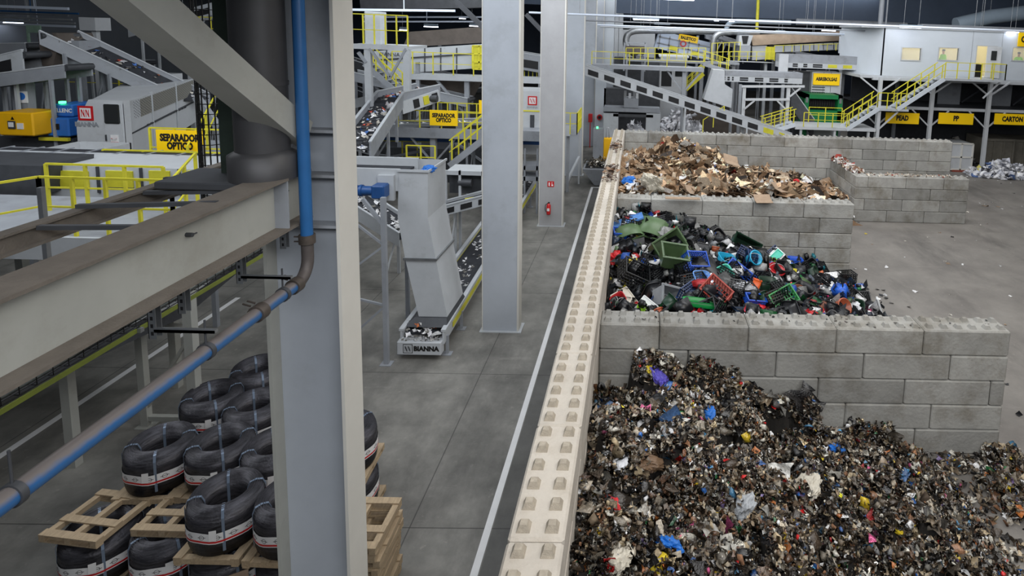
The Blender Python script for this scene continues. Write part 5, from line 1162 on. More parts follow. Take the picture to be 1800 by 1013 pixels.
# lattice legs left of the chute
t=empty('steel_stand',(lv(660,600).x,9,0),'grey lattice leg frame left of the chute','steel frame')
p=at(680,640,Z=0); q=at(668,360,Y=p.y)
MB().bar((p.x,p.y,.02),(p.x,p.y,zt-.5),.11,.11).build('leg',M['grey'],t); MB().box(p.x-.14,p.x+.14,p.y-.12,p.y+.12,0,.02).build('foot_plate',M['grey'],t)
x2=p.x-1.5
MB().bar((x2,p.y,.02),(x2,p.y,zt-.5),.11,.11).build('leg',M['grey'],t); MB().box(x2-.14,x2+.14,p.y-.12,p.y+.12,0,.02).build('foot_plate',M['grey'],t)
for (za,zc) in ((3.1,4.3),(3.1,1.9),(1.55,.1),(1.55,1.9)): MB().bar((p.x,p.y,za if za>2 else za),(x2,p.y,zc),.05,.05).build('brace',M['grey'],t)
MB().bar((p.x,p.y,3.6),(p.x-.5,p.y,zt-.55),.08,.08).build('brace',M['grey'],t)
one('steel_post',MB().box(at(717,560,Z=0).x-.05,at(717,560,Z=0).x+.05,10.9,11.0,0,4),M['grey'],'thin grey post directly behind the left side of the chute','post')
# ---------------------------------------------------------------- machines behind the chute
conveyor('grey conveyor with pale guards behind the chute, descending to the right',[at(620,345,Y=13.5),at(715,405,Y=13.5)],(0,1,0),1.2,.45,M['lgrey'],legs=((.7,0),),load=PAPER)
conveyor('slatted grey conveyor between the chute and the next column',[at(780,362,Y=14.5),at(872,338,Y=14.5)],(0,1,0),.8,.35,M['lgrey'],openings=.6)
a=at(785,300,Y=15);c=at(850,345,Y=15); t=empty('drive_station',(a.x,15,c.z),'grey conveyor drive frame right of the chute top','machine')
MB().box(a.x,c.x+.3,15,16,a.z-.15,a.z).build('top_cover',M['lgrey'],t); MB().box(a.x,c.x,15.3,16,c.z,a.z-.15).build('inner_box',M['dgrey'],t)
MB().tube((at(805,322,Y=15).x,15.1,at(805,322,Y=15).z),(at(828,322,Y=15).x,15.1,at(805,322,Y=15).z),.14,12).build('motor',M['dgrey'],t)
for u in (783,808,848): p=at(u,330,Y=15); MB().box(p.x-.04,p.x+.04,15,15.1,0,a.z).build('leg',M['lgrey'],t)
one('yellow_guard_strip',MB().bar(at(818,352,Y=14.3),at(852,347,Y=14.3),.06,.12),M['yellow'],'short yellow guard strip below the slatted conveyor','guard')
# rising conveyor with waste
N0,N1,N2=at(640,262,Y=14.5),at(700,170,Y=20),at(765,155,Y=22.5)
N0=at(622,262,Y=14.6); N1=at(686,172,Y=20.3); N2=at(752,158,Y=22.3)
conveyor('steep conveyor carrying paper and plastic, right of the near column',[N0,N1,N2],(1,-.1,0),1.15,.5,M['grey'],legs=((.35,2),(.55,3.6),(.95,3.6)),load=WASTE,slats=.42,guard=.15,loadn=150,loads=.16)
a=at(708,180,Y=20.2);c=at(765,165,Y=22)
t=empty('drive_cover',(a.x,20,a.z-.4),'grey side box with black and yellow openings at the conveyor head','panel')
p0,p1=at(706,190,Y=20.1),at(772,168,Y=21.9); b=MB().use(M['lgrey']); b.bar(p0,p1,.08,.55)
for k,mm in ((.3,M['black']),(.56,M['yel2']),(.8,M['black'])): q0=p0+(p1-p0)*k+V3(.03,-.05,0); q1=p0+(p1-p0)*(k+.14)+V3(.03,-.05,0); b.use(mm).bar(q0,q1,.06,.38)
b.build('panel_plate',None,t)
pm=at(763,172,Y=21.8); MB().tube(pm+V3(-.15,-.3,0),pm+V3(.25,-.3,0),.16,12).build('motor',M['dgrey'],t)
# central sorter platform
Y=21; zd=at(700,250*1,Y=Y).z
zd=at(760,232,Y=Y).z
t=empty('mezzanine_deck',(-8,Y,zd-.3),'grey walkway deck under the central yellow sign','platform')
x0,x1=at(632,232,Y=Y).x-3,at(960,232,Y=Y).x
MB().box(x0,x1,Y,Y+3,zd-.08,zd).build('deck_plate',M['grey'],t); MB().box(x0,x1,Y-.05,Y,zd-.28,zd+.18).build('edge_beam',M['grey'],t)
for u in (762,655,860): p=at(u,260,Y=Y+.2); MB().box(p.x-.12,p.x+.12,Y+.1,Y+.35,0,zd-.08).build('leg',M['grey'],t); 
for u,dx in ((762,-1.1),(762,1.1)): p=at(u,260,Y=Y+.2); MB().bar((p.x,Y+.2,zd-1.5),(p.x+dx,Y+.2,zd-.2),.08,.08).build('brace',M['grey'],t)
MB().box(x0,x1,Y+1.5,Y+1.6,zd-.75,zd-.6).build('blue_stripe',M['dblue'],t)
railing((at(700,232,Y=Y).x,Y,zd),(at(852,232,Y=Y).x,Y,zd),5,at(760,195,Y=Y).z-zd,'yellow railing around the central yellow sign')
railing((at(770,232,Y=Y+2.8).x,Y+2.8,zd),(at(855,232,Y=Y+2.8).x,Y+2.8,zd),6,at(760,180,Y=Y+2.8).z-zd,'farther yellow railing above the central sign')
sp=at(780,207.5,Y=Y-.1); w_=at(805,207,Y=Y-.1).x-at(756,207,Y=Y-.1).x; h_=at(780,194,Y=Y-.1).z-at(780,221,Y=Y-.1).z
sign((sp.x,Y-.1,sp.z),(1,0,0),(0,0,1),w_,h_,'SEPARADOR\nÓPTICO',h_*.36,'small yellow sign SEPARADOR ÓPTICO on the central railing',.72,.014)
sp=at(848,188,Y=Y-.1); w2=.8; sign((sp.x+.1,Y-.1,sp.z),(1,0,0),(0,0,1),.5,at(848,176,Y=Y).z-at(848,199,Y=Y).z,'S',.01,'yellow sign half hidden behind the pale bluish column')
conveyor('grey sorter belt line on the central platform, behind the sign',[at(640,222,Y=Y+1.5),at(860,215,Y=Y+1.5)],(0,1,0),1.2,.5,M['grey'],openings=1.1,load=PAPER)
# stairs with yellow rails
def stairs(label,p0,p1,w_,n,m=M['lgrey'],rail=1.0,rm=None,group=None,wd=(0,1,0)):
    p0=Vector(p0);p1=Vector(p1); t=empty('steel_stairs',p0,label,'stairs',group); W=Vector(wd)*w_
    for s in (0,1): MB().bar(p0+W*s,p1+W*s,.06,.26).build('stringer',m,t)
    for i in range(n):
        q=p0+(p1-p0)*((i+.5)/n); d=(p1-p0); d.z=0; d=d.normalized()*.13
        MB().hexa([q-d-V3(0,0,.02),q+d-V3(0,0,.02),q+d+W-V3(0,0,.02),q-d+W-V3(0,0,.02),q-d,q+d,q+d+W,q-d+W]).build('tread',M['grey'],t)
    for s in (0,1):
        a,c=p0+W*s,p1+W*s
        MB().bar(a+V3(0,0,rail),c+V3(0,0,rail),.045,.045).build('handrail',M['yellow'],t); MB().bar(a+V3(0,0,rail*.55),c+V3(0,0,rail*.55),.035,.035).build('mid_rail',M['yellow'],t)
        for i in range(4): q=a+(c-a)*(.06+.88*i/3); MB().bar(q,q+V3(0,0,rail),.05,.05).build('baluster',M['yellow'],t)
    return t
stairs('grey stairs with yellow rails between the chute and the next column',at(790,292,Y=18.2),at(866,232,Y=18.2),.9,9,M['grey'],1.05)
railing((at(715,290,Y=17).x,17,at(715,296,Y=17).z),(at(765,290,Y=17).x,17,at(715,296,Y=17).z),3,.9,'low yellow railing behind the chute rim')
railing((at(655,290,Y=24).x,24,0),(at(760,290,Y=24).x,24,0),5,2.6,'dim yellow railing below the central platform')
for i,(u,v,u2,v2,Y_) in enumerate(((640,285,760,262,24),(650,270,740,285,25),(800,270,850,260,24),(800,250,850,285,26))): one('steel_brace',MB().bar(at(u,v,Y=Y_),at(u2,v2,Y=Y_),.12,.12),M['grey'],'%s dim steel brace below the central platform from the left'%ORD[i],'brace','braces below the central platform')
a=at(640,258,Y=26);c=at(850,310,Y=26); one('dark_machinery',MB().box(a.x,c.x,26,28,0,a.z),M['dgrey'],'dark mass of machinery below the central platform','machine')
# upper frame with railing
Y=19; zd=at(660,80,Y=Y).z; xa,xb=at(600,80,Y=Y).x,at(717,80,Y=Y).x
t=empty('upper_platform',(xb,Y,zd-.2),'pale raised steel platform directly right of the near column, high up','platform')
MB().box(xa,xb,Y,Y+2.2,zd-.12,zd).build('deck_plate',M['lgrey'],t); MB().box(xa,xb,Y-.04,Y,zd-.16,zd+.05).build('edge_beam',M['lgrey'],t)
for u,vb in ((646,260),(714,160)): p=at(u,120,Y=Y); MB().box(p.x-.13,p.x+.13,Y,Y+.2,max(0,at(u,vb,Y=Y).z),zd-.1).build('leg',M['lgrey'],t)
A=at(646,105,Y=Y);B=at(714,80,Y=Y); MB().bar(at(630,92,Y=Y),at(644,110,Y=Y),.12,.12).bar(at(686,136,Y=Y),at(714,85,Y=Y),.09,.09).bar(at(650,85,Y=Y),at(686,136,Y=Y),.09,.09).build('brace',M['grey'],t)
railing((xa,Y,zd),(xb,Y,zd),7,1.25,'yellow railing on the high platform right of the near column')
a=at(640,20,Y=Y+1);c=at(670,75,Y=Y+1); one('electrical_cabinet',MB().cbox(a.x,c.x,Y+1,Y+1.6,zd,a.z,.02),M['lgrey'],'grey cabinet standing on the high platform right of the near column','cabinet')
# long screened machine
Y=27; a=at(655,100,Y=Y);c=at(868,70,Y=Y)
t=empty('drum_screen',((a.x+c.x)/2,Y,at(760,130,Y=Y).z),'long dusty brown drum screen with grey panel side behind the high platform','machine')
q=[at(640,108,Y=Y),at(870,86,Y=Y),at(870,76,Y=Y),at(640,92,Y=Y)]
P_=lambda u,v:(at(u,v,Y=Y).x,at(u,v,Y=Y).z)
MB().prism([P_(655,132),P_(870,118),P_(870,76),P_(655,90)],'y',Y,Y+2.4).build('panel_side',M['lgrey'],t)
for u in (680,718,747,775,803,832): MB().bar((*P_(u,131)[:1],Y-.03,P_(u,130)[1]),(P_(u,80)[0],Y-.03,P_(u,84)[1]),.05,.05).build('seam_strip',M['dgrey'],t)
MB().bar((P_(655,106)[0],Y-.03,P_(655,106)[1]),(P_(870,92)[0],Y-.03,P_(870,92)[1]),.06,.08).build('seam_strip',M['dgrey'],t)
MB().prism([P_(700,84),P_(870,74),P_(870,45),P_(712,56)],'y',Y+.6,Y+2.4).build('drum_cover',M['brown'],t)
b=MB().use(M['yel2']); x0_,z0_=P_(832,121);x1_,z1_=P_(855,81); b.box(x0_,x1_,Y-.12,Y-.04,z0_,z1_); b.build('mesh_door',None,t)
b=MB(); 
for k in (0,.5,1): x=lerp(x0_,x1_,k); b.box(x-.04,x+.04,Y-.16,Y-.12,z0_,z1_)
for k in (0,.3,.65,1): z=lerp(z0_,z1_,k); b.box(x0_,x1_,Y-.16,Y-.12,z-.04,z+.04)
b.build('door_frame',M['yellow'],t)
text_mb('BIANNA',.3,(P_(685,96)[0],Y-.03,P_(685,96)[1]),(1,0,0),(0,0,1),M['dgrey'],.003,1).build('lettering',None,t)
zw=at(760,131,Y=Y-1).z; xa,xb=at(640,135,Y=Y-1).x,at(960,131,Y=Y-1).x
t=empty('walkway_deck',(xa,Y-1,zw-.2),'pale grey high walkway in front of the drum screen','platform'); MB().box(xa,xb,Y-1,Y-.1,zw-.3,zw).build('deck_plate',M['lgrey'],t)
for u in (820,700): p=at(u,140,Y=Y-.9); MB().box(p.x-.12,p.x+.12,Y-.9,Y-.7,0,zw-.3).build('leg',M['grey'],t); MB().bar((p.x,Y-.8,zw-2.2),(p.x-1.6,Y-.8,zw-.3),.12,.12).build('brace',M['grey'],t)
railing((at(690,131,Y=Y-1).x,Y-1,zw),(at(868,131,Y=Y-1).x,Y-1,zw),6,1.15,'yellow railing of the high walkway in front of the drum screen')
one('curved_chute',MB().prism([P_(655,135),P_(835,140),P_(815,178),P_(740,183),P_(660,160)],'y',Y+.2,Y+2),M['brown'],'dusty brown hopper below the high walkway','hopper')
stairs('dim stairs with yellow rails under the high platform, right of the near column',at(700,165,Y=24),at(640,112,Y=24),.8,8,M['grey'],.9)
# roof braces between near column and second column
one('roof_brace',MB().bar(at(800,0,Y=15),at(856,55,Y=15),.16,.16),M['dgrey'],'dark diagonal roof brace meeting the pale bluish column','brace')
one('roof_brace',MB().bar(at(925,25,Y=24),at(958,60,Y=24),.2,.2),M['dgrey'],'dark diagonal roof brace between the second and third column','brace')
for i,(u0,u1,v0,v1,Y_) in enumerate(((620,800,17,19,21),(640,860,38,38,34),(640,860,30,30,38))): a=at(u0,v0,Y=Y_);c=at(u1,v1,Y=Y_); one('light_rail',MB().bar(a,c,.1,.1).bar((a+c)/2,((a.x+c.x)/2,Y_,14),.03,.03),mat('bright_rail',(215,225,240)),'%s pale rail under the roof between near column and bluish column'%ORD[i],'rail')
for i,(u0,u1,v,Y_) in enumerate(((745,768,46,40),(807,817,32,48),(825,842,45,44),(702,714,52,40))): a=at(u0,v,Y=Y_);c=at(u1,v,Y=Y_); t=empty('strip_light',((a.x+c.x)/2,Y_,a.z-.1),'%s distant strip light between the near and bluish columns'%ORD[i],'light'); MB().box(a.x,c.x,Y_,Y_+.3,a.z,a.z+.2).build('housing',M['lampd'],t); MB().box(a.x,c.x,Y_,Y_+.3,a.z-.06,a.z).build('tube',M['lamp'],t); MB().tube((a.x+.2,Y_+.1,a.z+.2),(a.x+.2,Y_+.1,13.99),.012,5).build('suspension_rod',M['steel'],t)
one('roof_duct',MB().bar(at(640,8,Y=30),at(860,3,Y=30),1.0,.7),M['dgrey'],'dark roof truss above the drum screen','truss')
# between second and third column
Y=23; a=at(918,160,Y=Y);c=at(952,272,Y=Y)
t=empty('optical_sorter',((a.x+c.x)/2,Y,c.z),'white sorter cabinet with red emblem between the bluish and grey columns','machine')
MB().box(a.x-.6,c.x+.2,Y,Y+2,c.z,a.z).build('body',M['white'],t)
e=at(936,177,Y=Y); b=MB().use(M['red']); b.box(e.x-.22,e.x+.22,Y-.02,Y,e.z-.22,e.z+.22); b.use(M['paper']); nn(b,e.x,e.z,.22,Y-.02); b.build('emblem',None,t)
text_mb('BIANNA',.14,(e.x,Y-.01,e.z-.33),(1,0,0),(0,0,1),M['grey'],.003,1).build('lettering',None,t)
z=at(930,195,Y=Y).z; MB().box(a.x-.6,c.x+.2,Y-.03,Y,z-.03,z+.03).build('yellow_strip',M['yellow'],t)
MB().box(e.x-.1,e.x+.1,Y-.04,Y,at(930,225,Y=Y).z,at(930,202,Y=Y).z).build('vent',M['dgrey'],t)
a=at(905,310,Y=Y-2);c=at(955,285,Y=Y-2); t=empty('roller_machine',(a.x,Y-2,a.z),'dark frame machinery under the white sorter between two columns','machine'); MB().box(a.x-.5,c.x,Y-2,Y-1,a.z-.2,a.z).box(a.x-.5,c.x,Y-2,Y-1,c.z-.4,c.z-.2).build('frame_beams',M['grey'],t)
for u in (922,944): p=at(u,300,Y=Y-2); MB().box(p.x-.04,p.x+.04,Y-2,Y-1.9,0,c.z+.6).build('leg',M['grey'],t)
conveyor('conveyor with paper load seen between the second and third column, high',[at(900,98,Y=30),at(960,108,Y=30)],(0,1,0),1.2,.9,M['grey'],load=PAPER,openings=1.6,guard=.1)
railing((at(922,130,Y=30).x,30,at(930,135,Y=30).z),(at(958,130,Y=30).x,30,at(930,135,Y=30).z),6,.9,'small yellow railing between the second and third column, high')
# extinguisher and sign on third column
p=at(965,365,Y=19.28); t=empty('fire_extinguisher',(p.x,19.2,p.z-.28),'red fire extinguisher hanging on the dusty grey column','fire extinguisher')
MB().lathe([(.0,-.27),(.085,-.27),(.09,-.2),(.09,.12),(.05,.2),(.02,.22)],(p.x,19.17,p.z),16).build('cylinder',M['red'],t)
MB().box(p.x-.03,p.x+.05,19.15,19.19,p.z+.22,p.z+.27).build('valve_handle',M['black'],t)
MB().path([(p.x-.02,19.15,p.z+.24),(p.x-.13,19.14,p.z+.15),(p.x-.14,19.14,p.z-.05),(p.x-.09,19.1,p.z-.15)],.015,6).build('hose',M['black'],t)
MB().box(p.x-.05,p.x+.05,19.07,19.085,p.z-.1,p.z+.02).build('label',M['paper'],t)
p=at(968,324,Y=19.28); t=empty('extinguisher_sign',(p.x,19.29,p.z-.13),'small red sign with white symbols above the extinguisher','sign')
MB().box(p.x-.14,p.x+.14,19.30,19.318,p.z-.12,p.z+.12).build('board',M['red'],t)
MB().box(p.x-.09,p.x-.04,19.29,19.30,p.z-.08,p.z+.07).box(p.x+.03,p.x+.1,19.29,19.30,p.z-.08,p.z-.02).box(p.x+.04,p.x+.06,19.29,19.30,p.z-.02,p.z+.08).build('symbol',M['paper'],t)
# small platform right of third column
Y=24.5; a=at(997,238,Y=Y);c=at(1017,230,Y=Y)
t=empty('corner_platform',(a.x,Y,0),'small platform on a single post right of the grey column','platform')
x0_,x1_=at(990,235,Y=Y).x,at(1014,235,Y=Y).x; z=at(1000,236,Y=Y).z
MB().box(x0_,x1_,Y,Y+2.2,z-.1,z).build('deck_plate',M['grey'],t); MB().box(x0_-.1,x1_-.35,Y-.02,Y+.05,z-.1,z+.45).build('toe_plate',M['lgrey'],t)
pp=at(1001,400*1,Y=Y); 
MB().bar((x0_+.22,Y+.3,0),(x0_+.22,Y+.3,z-.1),.14,.14).build('leg',M['grey'],t); p=at(1010,325,Z=0); MB().bar((x1_-.05,Y+2.0,0),(x1_-.05,Y+2.0,z),.09,.09).build('leg',M['lgrey'],t)
MB().bar((x0_+.22,Y+.3,.6),(x1_-.05,Y+2,z-1.6),.12,.12).build('brace',M['lgrey'],t)
railing((x0_,Y,z),(x1_,Y,z),3,1.1,'near yellow railing of the small platform right of the grey column')
railing((x1_,Y,z),(x1_,Y+2.2,z),5,1.1,'side yellow railing of the small platform right of the grey column')
# ---------------------------------------------------------------- control building with stairs
def px(u,v,Y): q=at(u,v,Y=Y); return q.x,q.z
def pl(m,name,t,pts,Y,d): # plate outlined on plane Y, depth d
    b=MB(); b.prism([px(u,v,Y) for u,v in pts],'y',Y,Y+d); return b.build(name,m,t)
YB=32.3; zF=px(1700,138,YB)[1]; zR=px(1700,56,YB)[1]+.05; xc=px(1547,136,YB)[0]; xe=34.0
t=empty('control_building',((xc+xe)/2,YB,zF),'raised pale grey panel building with windows and door at the upper right','building')
ops=[]
for (u0,u1,v0,v1) in ((1586,1617,84,106),(1651,1683,84,106),(1718,1747,81,137),(1781,1815,84,107)):
    x0,z1=px(u0,v0,YB);x1,z0=px(u1,v1,YB); ops.append([x0,x1,max(z0,zF+.02),z1])
b=MB(); xs=xc
for (x0,x1,z0,z1) in ops:
    b.box(xs,x0,YB,YB+.1,zF,zR); b.box(x0,x1,YB,YB+.1,zF,z0); b.box(x0,x1,YB,YB+.1,z1,zR); xs=x1
b.box(xs,xe,YB,YB+.1,zF,zR); b.build('front_wall',M['panel'],t)
b=MB(); b.hexa([(xc,YB,zF),(xc+.1,YB,zF),(xc-1.4+.1,YB+4,zF),(xc-1.4,YB+4,zF),(xc,YB,zR),(xc+.1,YB,zR),(xc-1.3,YB+4,zR),(xc-1.4,YB+4,zR)]); b.build('side_wall',M['panel'],t)
MB().box(xc-1.3,xe,YB+4,YB+4.1,zF,zR).build('back_wall',M['room'],t)
MB().box(xc-1.3,xe,YB,YB+4.1,zF-.18,zF).build('floor_slab',M['lgrey'],t)
MB().box(xc-1.5,xe,YB-.08,YB+4.2,zR,zR+.12).build('roof_slab',M['lgrey'],t)
MB().box(xc+.2,xe,YB+3.9,YB+3.98,zF,zR).build('inner_wall',M['room'],t)
for k in range(1,9): x=xc+1.95*k; 
b=MB()
for k in range(1,9):
    x=xc+1.95*k
    if not any(o[0]-.05<x<o[1]+.05 for o in ops): b.box(x-.01,x+.01,YB-.01,YB,zF,zR)
b.build('panel_joints',M['grey'],t)
for i,(x0,x1,z0,z1) in enumerate(ops):
    f=MB(); 
    for (a,b_,c,d_) in ((x0-.06,x1+.06,z1,z1+.06),(x0-.06,x0,z0,z1),(x1,x1+.06,z0,z1)): f.box(a,b_,YB-.04,YB+.12,c,d_)
    if i!=2: f.box(x0-.06,x1+.06,YB-.04,YB+.12,z0-.06,z0)
    fr=f.build('window_frame' if i!=2 else 'door_frame',M['white'],t)
    if i!=2:
        g=bpy.data.materials.get('clear_pane') or bpy.data.materials.new('clear_pane'); g.use_nodes=True
        if 'done' not in g: 
            nt=g.node_tree; bs=nt.nodes['Principled BSDF']; bs.inputs['Roughness'].default_value=.05; bs.inputs['Alpha'].default_value=.18; bs.inputs['Base Color'].default_value=(.8,.85,.85,1); g['done']=1
        MB().box(x0,x1,YB+.04,YB+.05,z0,z1).build('pane',g,fr)
x0,x1,z0,z1=ops[2]; xm=x0+(x1-x0)*.5
dd=MB().hexa([(xm,YB-.02,z0),(xm+.05,YB-.05,z0),(x1+.12,YB-.35,z0),(x1+.1,YB-.3,z0),(xm,YB-.02,z1),(xm+.05,YB-.05,z1),(x1+.12,YB-.35,z1),(x1+.1,YB-.3,z1)]).build('door',M['white'],t)
MB().hexa([(xm+.22,YB-.17,z0+1.15),(xm+.23,YB-.19,z0+1.15),(xm+.5,YB-.31,z0+1.15),(xm+.5,YB-.3,z0+1.15),(xm+.22,YB-.17,z0+1.75),(xm+.23,YB-.19,z0+1.75),(xm+.5,YB-.31,z0+1.75),(xm+.5,YB-.3,z0+1.75)]).build('door_window',M['glass'],dd)
for x in (18.6,21.2,24.0,26.8): 
    l=MB().box(x,x+1.1,YB+1.8,YB+2.0,zR-.1,zR-.02).build('ceiling_lamp',mat('room_lamp',(255,244,215),.5,emit=45),t)
b=MB().use(M['woodd']); x=px(1722,118,YB)[0]; one('stored_boxes',MB().cbox(x-.1,x+.9,YB+1.2,YB+2,zF,zF+.9,.03),M['black'],'dark cabinet seen through the open door of the raised building','cabinet')
# people inside (seen through the windows)
def person(loc,rz,label,shirt,helmet=None,arm=.9):
    t=empty('person',loc,label,'person',rz=rz); t['wpos']=(0,0,0)
    J=[((0,0,.95),.15),((0,0,1.12),.14),((0,0,1.32),.17),((0,0,1.45),.12),((0,0,1.52),.06),((0,.01,1.60),.075),((0,.02,1.70),.085),((0,.01,1.76),.06)]
    E_=[(i,i+1) for i in range(7)]
    def add(p,r,par): J.append((p,r)); E_.append((par,len(J)-1)); return len(J)-1
    for s in (-1,1):
        k=add((s*.09,0,.88),.10,0); k=add((s*.10,.02,.5),.07,k); k=add((s*.10,-.02,.10),.045,k); k=add((s*.10,.12,.04),.04,k)
        k=add((s*.19,0,1.42),.06,3); k=add((s*.25,.02,1.15),.048,k); k=add((s*.22,.22*arm,1.0),.038,k); k=add((s*.21,.30*arm,.99),.035,k)
        for f in range(4): add((s*.21+(f-1.5)*.018,.38*arm,.985),.009,k)
        add((s*.17,.33*arm,1.01),.010,k)
    me=bpy.data.meshes.new('person_body'); me.from_pydata([j[0] for j in J],E_,[]); ob=bpy.data.objects.new('b',me); COL.objects.link(ob)
    sm=ob.modifiers.new('s','SKIN'); 
    for i,j in enumerate(J): me.skin_vertices[0].data[i].radius=(j[1],j[1])
    me.skin_vertices[0].data[0].use_root=True
    sb=ob.modifiers.new('d','SUBSURF'); sb.levels=1
    dg=bpy.context.evaluated_depsgraph_get(); m2=bpy.data.meshes.new_from_object(ob.evaluated_get(dg)); bpy.data.objects.remove(ob)
    m2.materials.clear()
    for mm in (M['skin'],shirt,mat('work_trousers',(40,46,60),.8)): m2.materials.append(mm)
    for p in m2.polygons: z=p.center.z; p.use_smooth=True; p.material_index=0 if z>1.5 or (abs(p.center.y)>.2*arm and z>.9) else (1 if z>.93 else 2)
    bo=bpy.data.objects.new('body',m2); COL.objects.link(bo); bo.parent=t
    v,f=T_blob(2,.02,2); h=(v*[.2,.23,.24]+[0,-.01,1.76]); MB().add(h.tolist(),f,True).build('helmet' if helmet else 'hair',helmet or mat('dark_hair',(30,24,20),.7),t)
    fb=MB().use(M['ink']); 
    for s in (-1,1): fb.box(s*.033-.012,s*.033+.012,.10,.108,1.69,1.70)
    fb.use(M['skin']).bar((0,.10,1.675),(0,.125,1.655),.02,.02).use(M['red']).box(-.02,.02,.094,.1,1.625,1.632); fb.build('face_features',None,t)
    return t
x,_=px(1658,98,YB+.7); person((x,YB+.7,zF),math.pi*.6,'person in a hi-vis green vest behind the middle window',M['hivis'])
x,_=px(1791,98,YB+.7); person((x,YB+.7,zF),math.pi*.8,'person in hi-vis clothing with dark cap behind the rightmost window',M['hivis'],M['dgrey'])
x,_=px(1603,95,YB); one('notice_board',MB().box(x-.5,x+.25,YB+3.8,YB+3.88,zF+.9,zF+1.7),mat('pinkish_board',(196,160,140),.7),'pinkish notice board seen through the left window of the raised building','board')
# left upper panel box beside the building
t=empty('panel_room',(xc-1.6,YB+3.2,zF+1),'pale panel room directly left of the raised building','building')
pl(M['panel'],'wall_panel',t,[(1497,54),(1556,54),(1556,96),(1494,96)],YB+.4+3.2,2.5)
pl(M['dgrey'],'edge_trim',t,[(1532,60),(1534,60),(1534,90),(1532,90)],YB+3.55,.03)
# levels below
z2=px(1700,193,YB)[1]
t=empty('support_structure',((xc+xe)/2,YB,0),'steel support structure with posts under the raised building','steel frame')
MB().box(xc-.3,xe,YB-.1,YB+.1,z2-.1,z2+.08).build('lower_beam',M['lgrey'],t); MB().box(xc-.5,xe,YB-.15,YB+.1,zF-.3,zF-.1).build('upper_beam',M['lgrey'],t)
MB().box(xc-.3,xe,YB+.1,YB+6,z2-.08,z2).build('lower_slab',M['dgrey'],t)
for u,u2,vb in ((1545,1534,300),(1638,1622,300),(1738,1718,303)):
    x=px(u,145,YB)[0]; MB().box(x-.11,x+.11,YB-.35,YB-.13,0,zF-.1).build('post',M['white'],t)
    for s in (-1,1): MB().bar((x,YB-.2,zF-1.1),(x+s*1.3,YB-.2,zF-.15),.09,.09).build('knee_brace',M['white'],t); MB().bar((x,YB-.2,z2-1.2),(x+s*1.2,YB-.2,z2-.1),.08,.08).build('knee_brace',M['white'],t)
for x in (xc-1.0,xc+3): MB().box(x-.1,x+.1,YB+4.0,YB+4.2,0,zF-.1).build('post',M['grey'],t)
MB().box(xc,xe,YB+5,YB+5.1,0,zF-.2).build('rear_wall',mat('dark_rear_wall',(52,54,58),.8),t)
for (u0,u1) in ((1651,1690),(1741,1780)): x0,x1=px(u0,150,YB+3)[0],px(u1,150,YB+3)[0]; MB().box(x0,x1,YB+3,YB+3.1,z2,zF-.2).build('grey_panel',M['grey'],t)
for u0,v0,u1,v1 in ((1690,180,1735,150),(1780,185,1800,170)): MB().bar(at(u0,v0,Y=YB+2.8),at(u1,v1,Y=YB+2.8),.09,.09).build('diagonal_bar',M['dgrey'],t)
for (u0,u1,v0,v1,txt,lab) in ((1556,1613,197,218,'PEAD','yellow PEAD sign, leftmost under the raised building'),(1649,1708,197.5,219,'PP','yellow PP sign, middle one under the raised building'),(1747,1808,199,220,'CARTÓN','yellow CARTÓN sign at the right edge of the photo')):
    a=at(u0,v0,Y=YB-.3);c=at(u1,v1,Y=YB-.3); h=a.z-c.z; sign(((a.x+c.x)/2,YB-.42,(a.z+c.z)/2),(1,0,0),(0,0,1),c.x-a.x,h,txt,h*.62,lab,.75,.02)
a=at(1791,57,Y=YB-.1);c=at(1830,83,Y=YB-.1); s_=sign(((a.x+c.x)/2,YB-.1,(a.z+c.z)/2),(1,0,0),(0,0,1),c.x-a.x,a.z-c.z,'C        ',(a.z-c.z)*.6,'yellow sign beginning with C at the top right corner',.75,.02)
# landings and stairs
YS=30.6
za=px(1700,139,YS)[1]; xa0,xa1=px(1660,139,YS)[0],px(1764,139,YS)[0]
t=empty('stair_landing',(xa0,YS,za-.2),'upper landing of the stairs before the open door','platform'); MB().box(xa0,xa1,YS,YB-.16,za-.14,za).build('deck_plate',M['lgrey'],t)
for s,x in ((1,xa1-1.0),): MB().bar((x,YS+.3,za-1.2),(x+1.0,YS+.3,za-.14),.08,.08).build('knee_brace',M['white'],t)
hr=px(1700,111,YS)[1]-za
railing((xa0,YS,za),(xa1+.1,YS,za),6,hr,'yellow railing of the upper landing before the open door')
railing((xa1+.1,YS,za),(xa1+.1,YB-.2,za),2,hr,'short end railing of the upper landing')
zb_l=px(1580,192,YS)[1]; xb0,xb1=px(1542,192,YS)[0],px(1592,192,YS)[0]
t=empty('stair_landing',(xb0,YS,zb_l-.2),'middle landing between the two stair flights','platform'); MB().box(xb0,xb1+.2,YS,YS+1.5,zb_l-.14,zb_l).build('deck_plate',M['lgrey'],t); MB().box(xb0+.1,xb0+.3,YS+.1,YS+.3,0,zb_l-.14).build('post',M['white'],t); MB().bar((xb0+.2,YS+.2,zb_l-1.4),(xb0+1.4,YS+.2,zb_l-.2),.09,.09).build('knee_brace',M['white'],t)
railing((xb0,YS,zb_l),(xb1,YS,zb_l),4,hr,'yellow railing of the middle stair landing')
stairs('upper flight of pale steel stairs with yellow rails on the right',at(1577,193,Y=YS),at(1660,139,Y=YS),1.0,10,M['panel'],hr)
zc=px(1450,224,YS)[1]; zc0=zc
stairs('lower flight of pale steel stairs with yellow rails on the right',at(1488,228,Y=YS),at(1545,191,Y=YS),1.0,8,M['panel'],hr)
xg0,xg1=px(1398,224,YS)[0],px(1540,224,YS)[0]
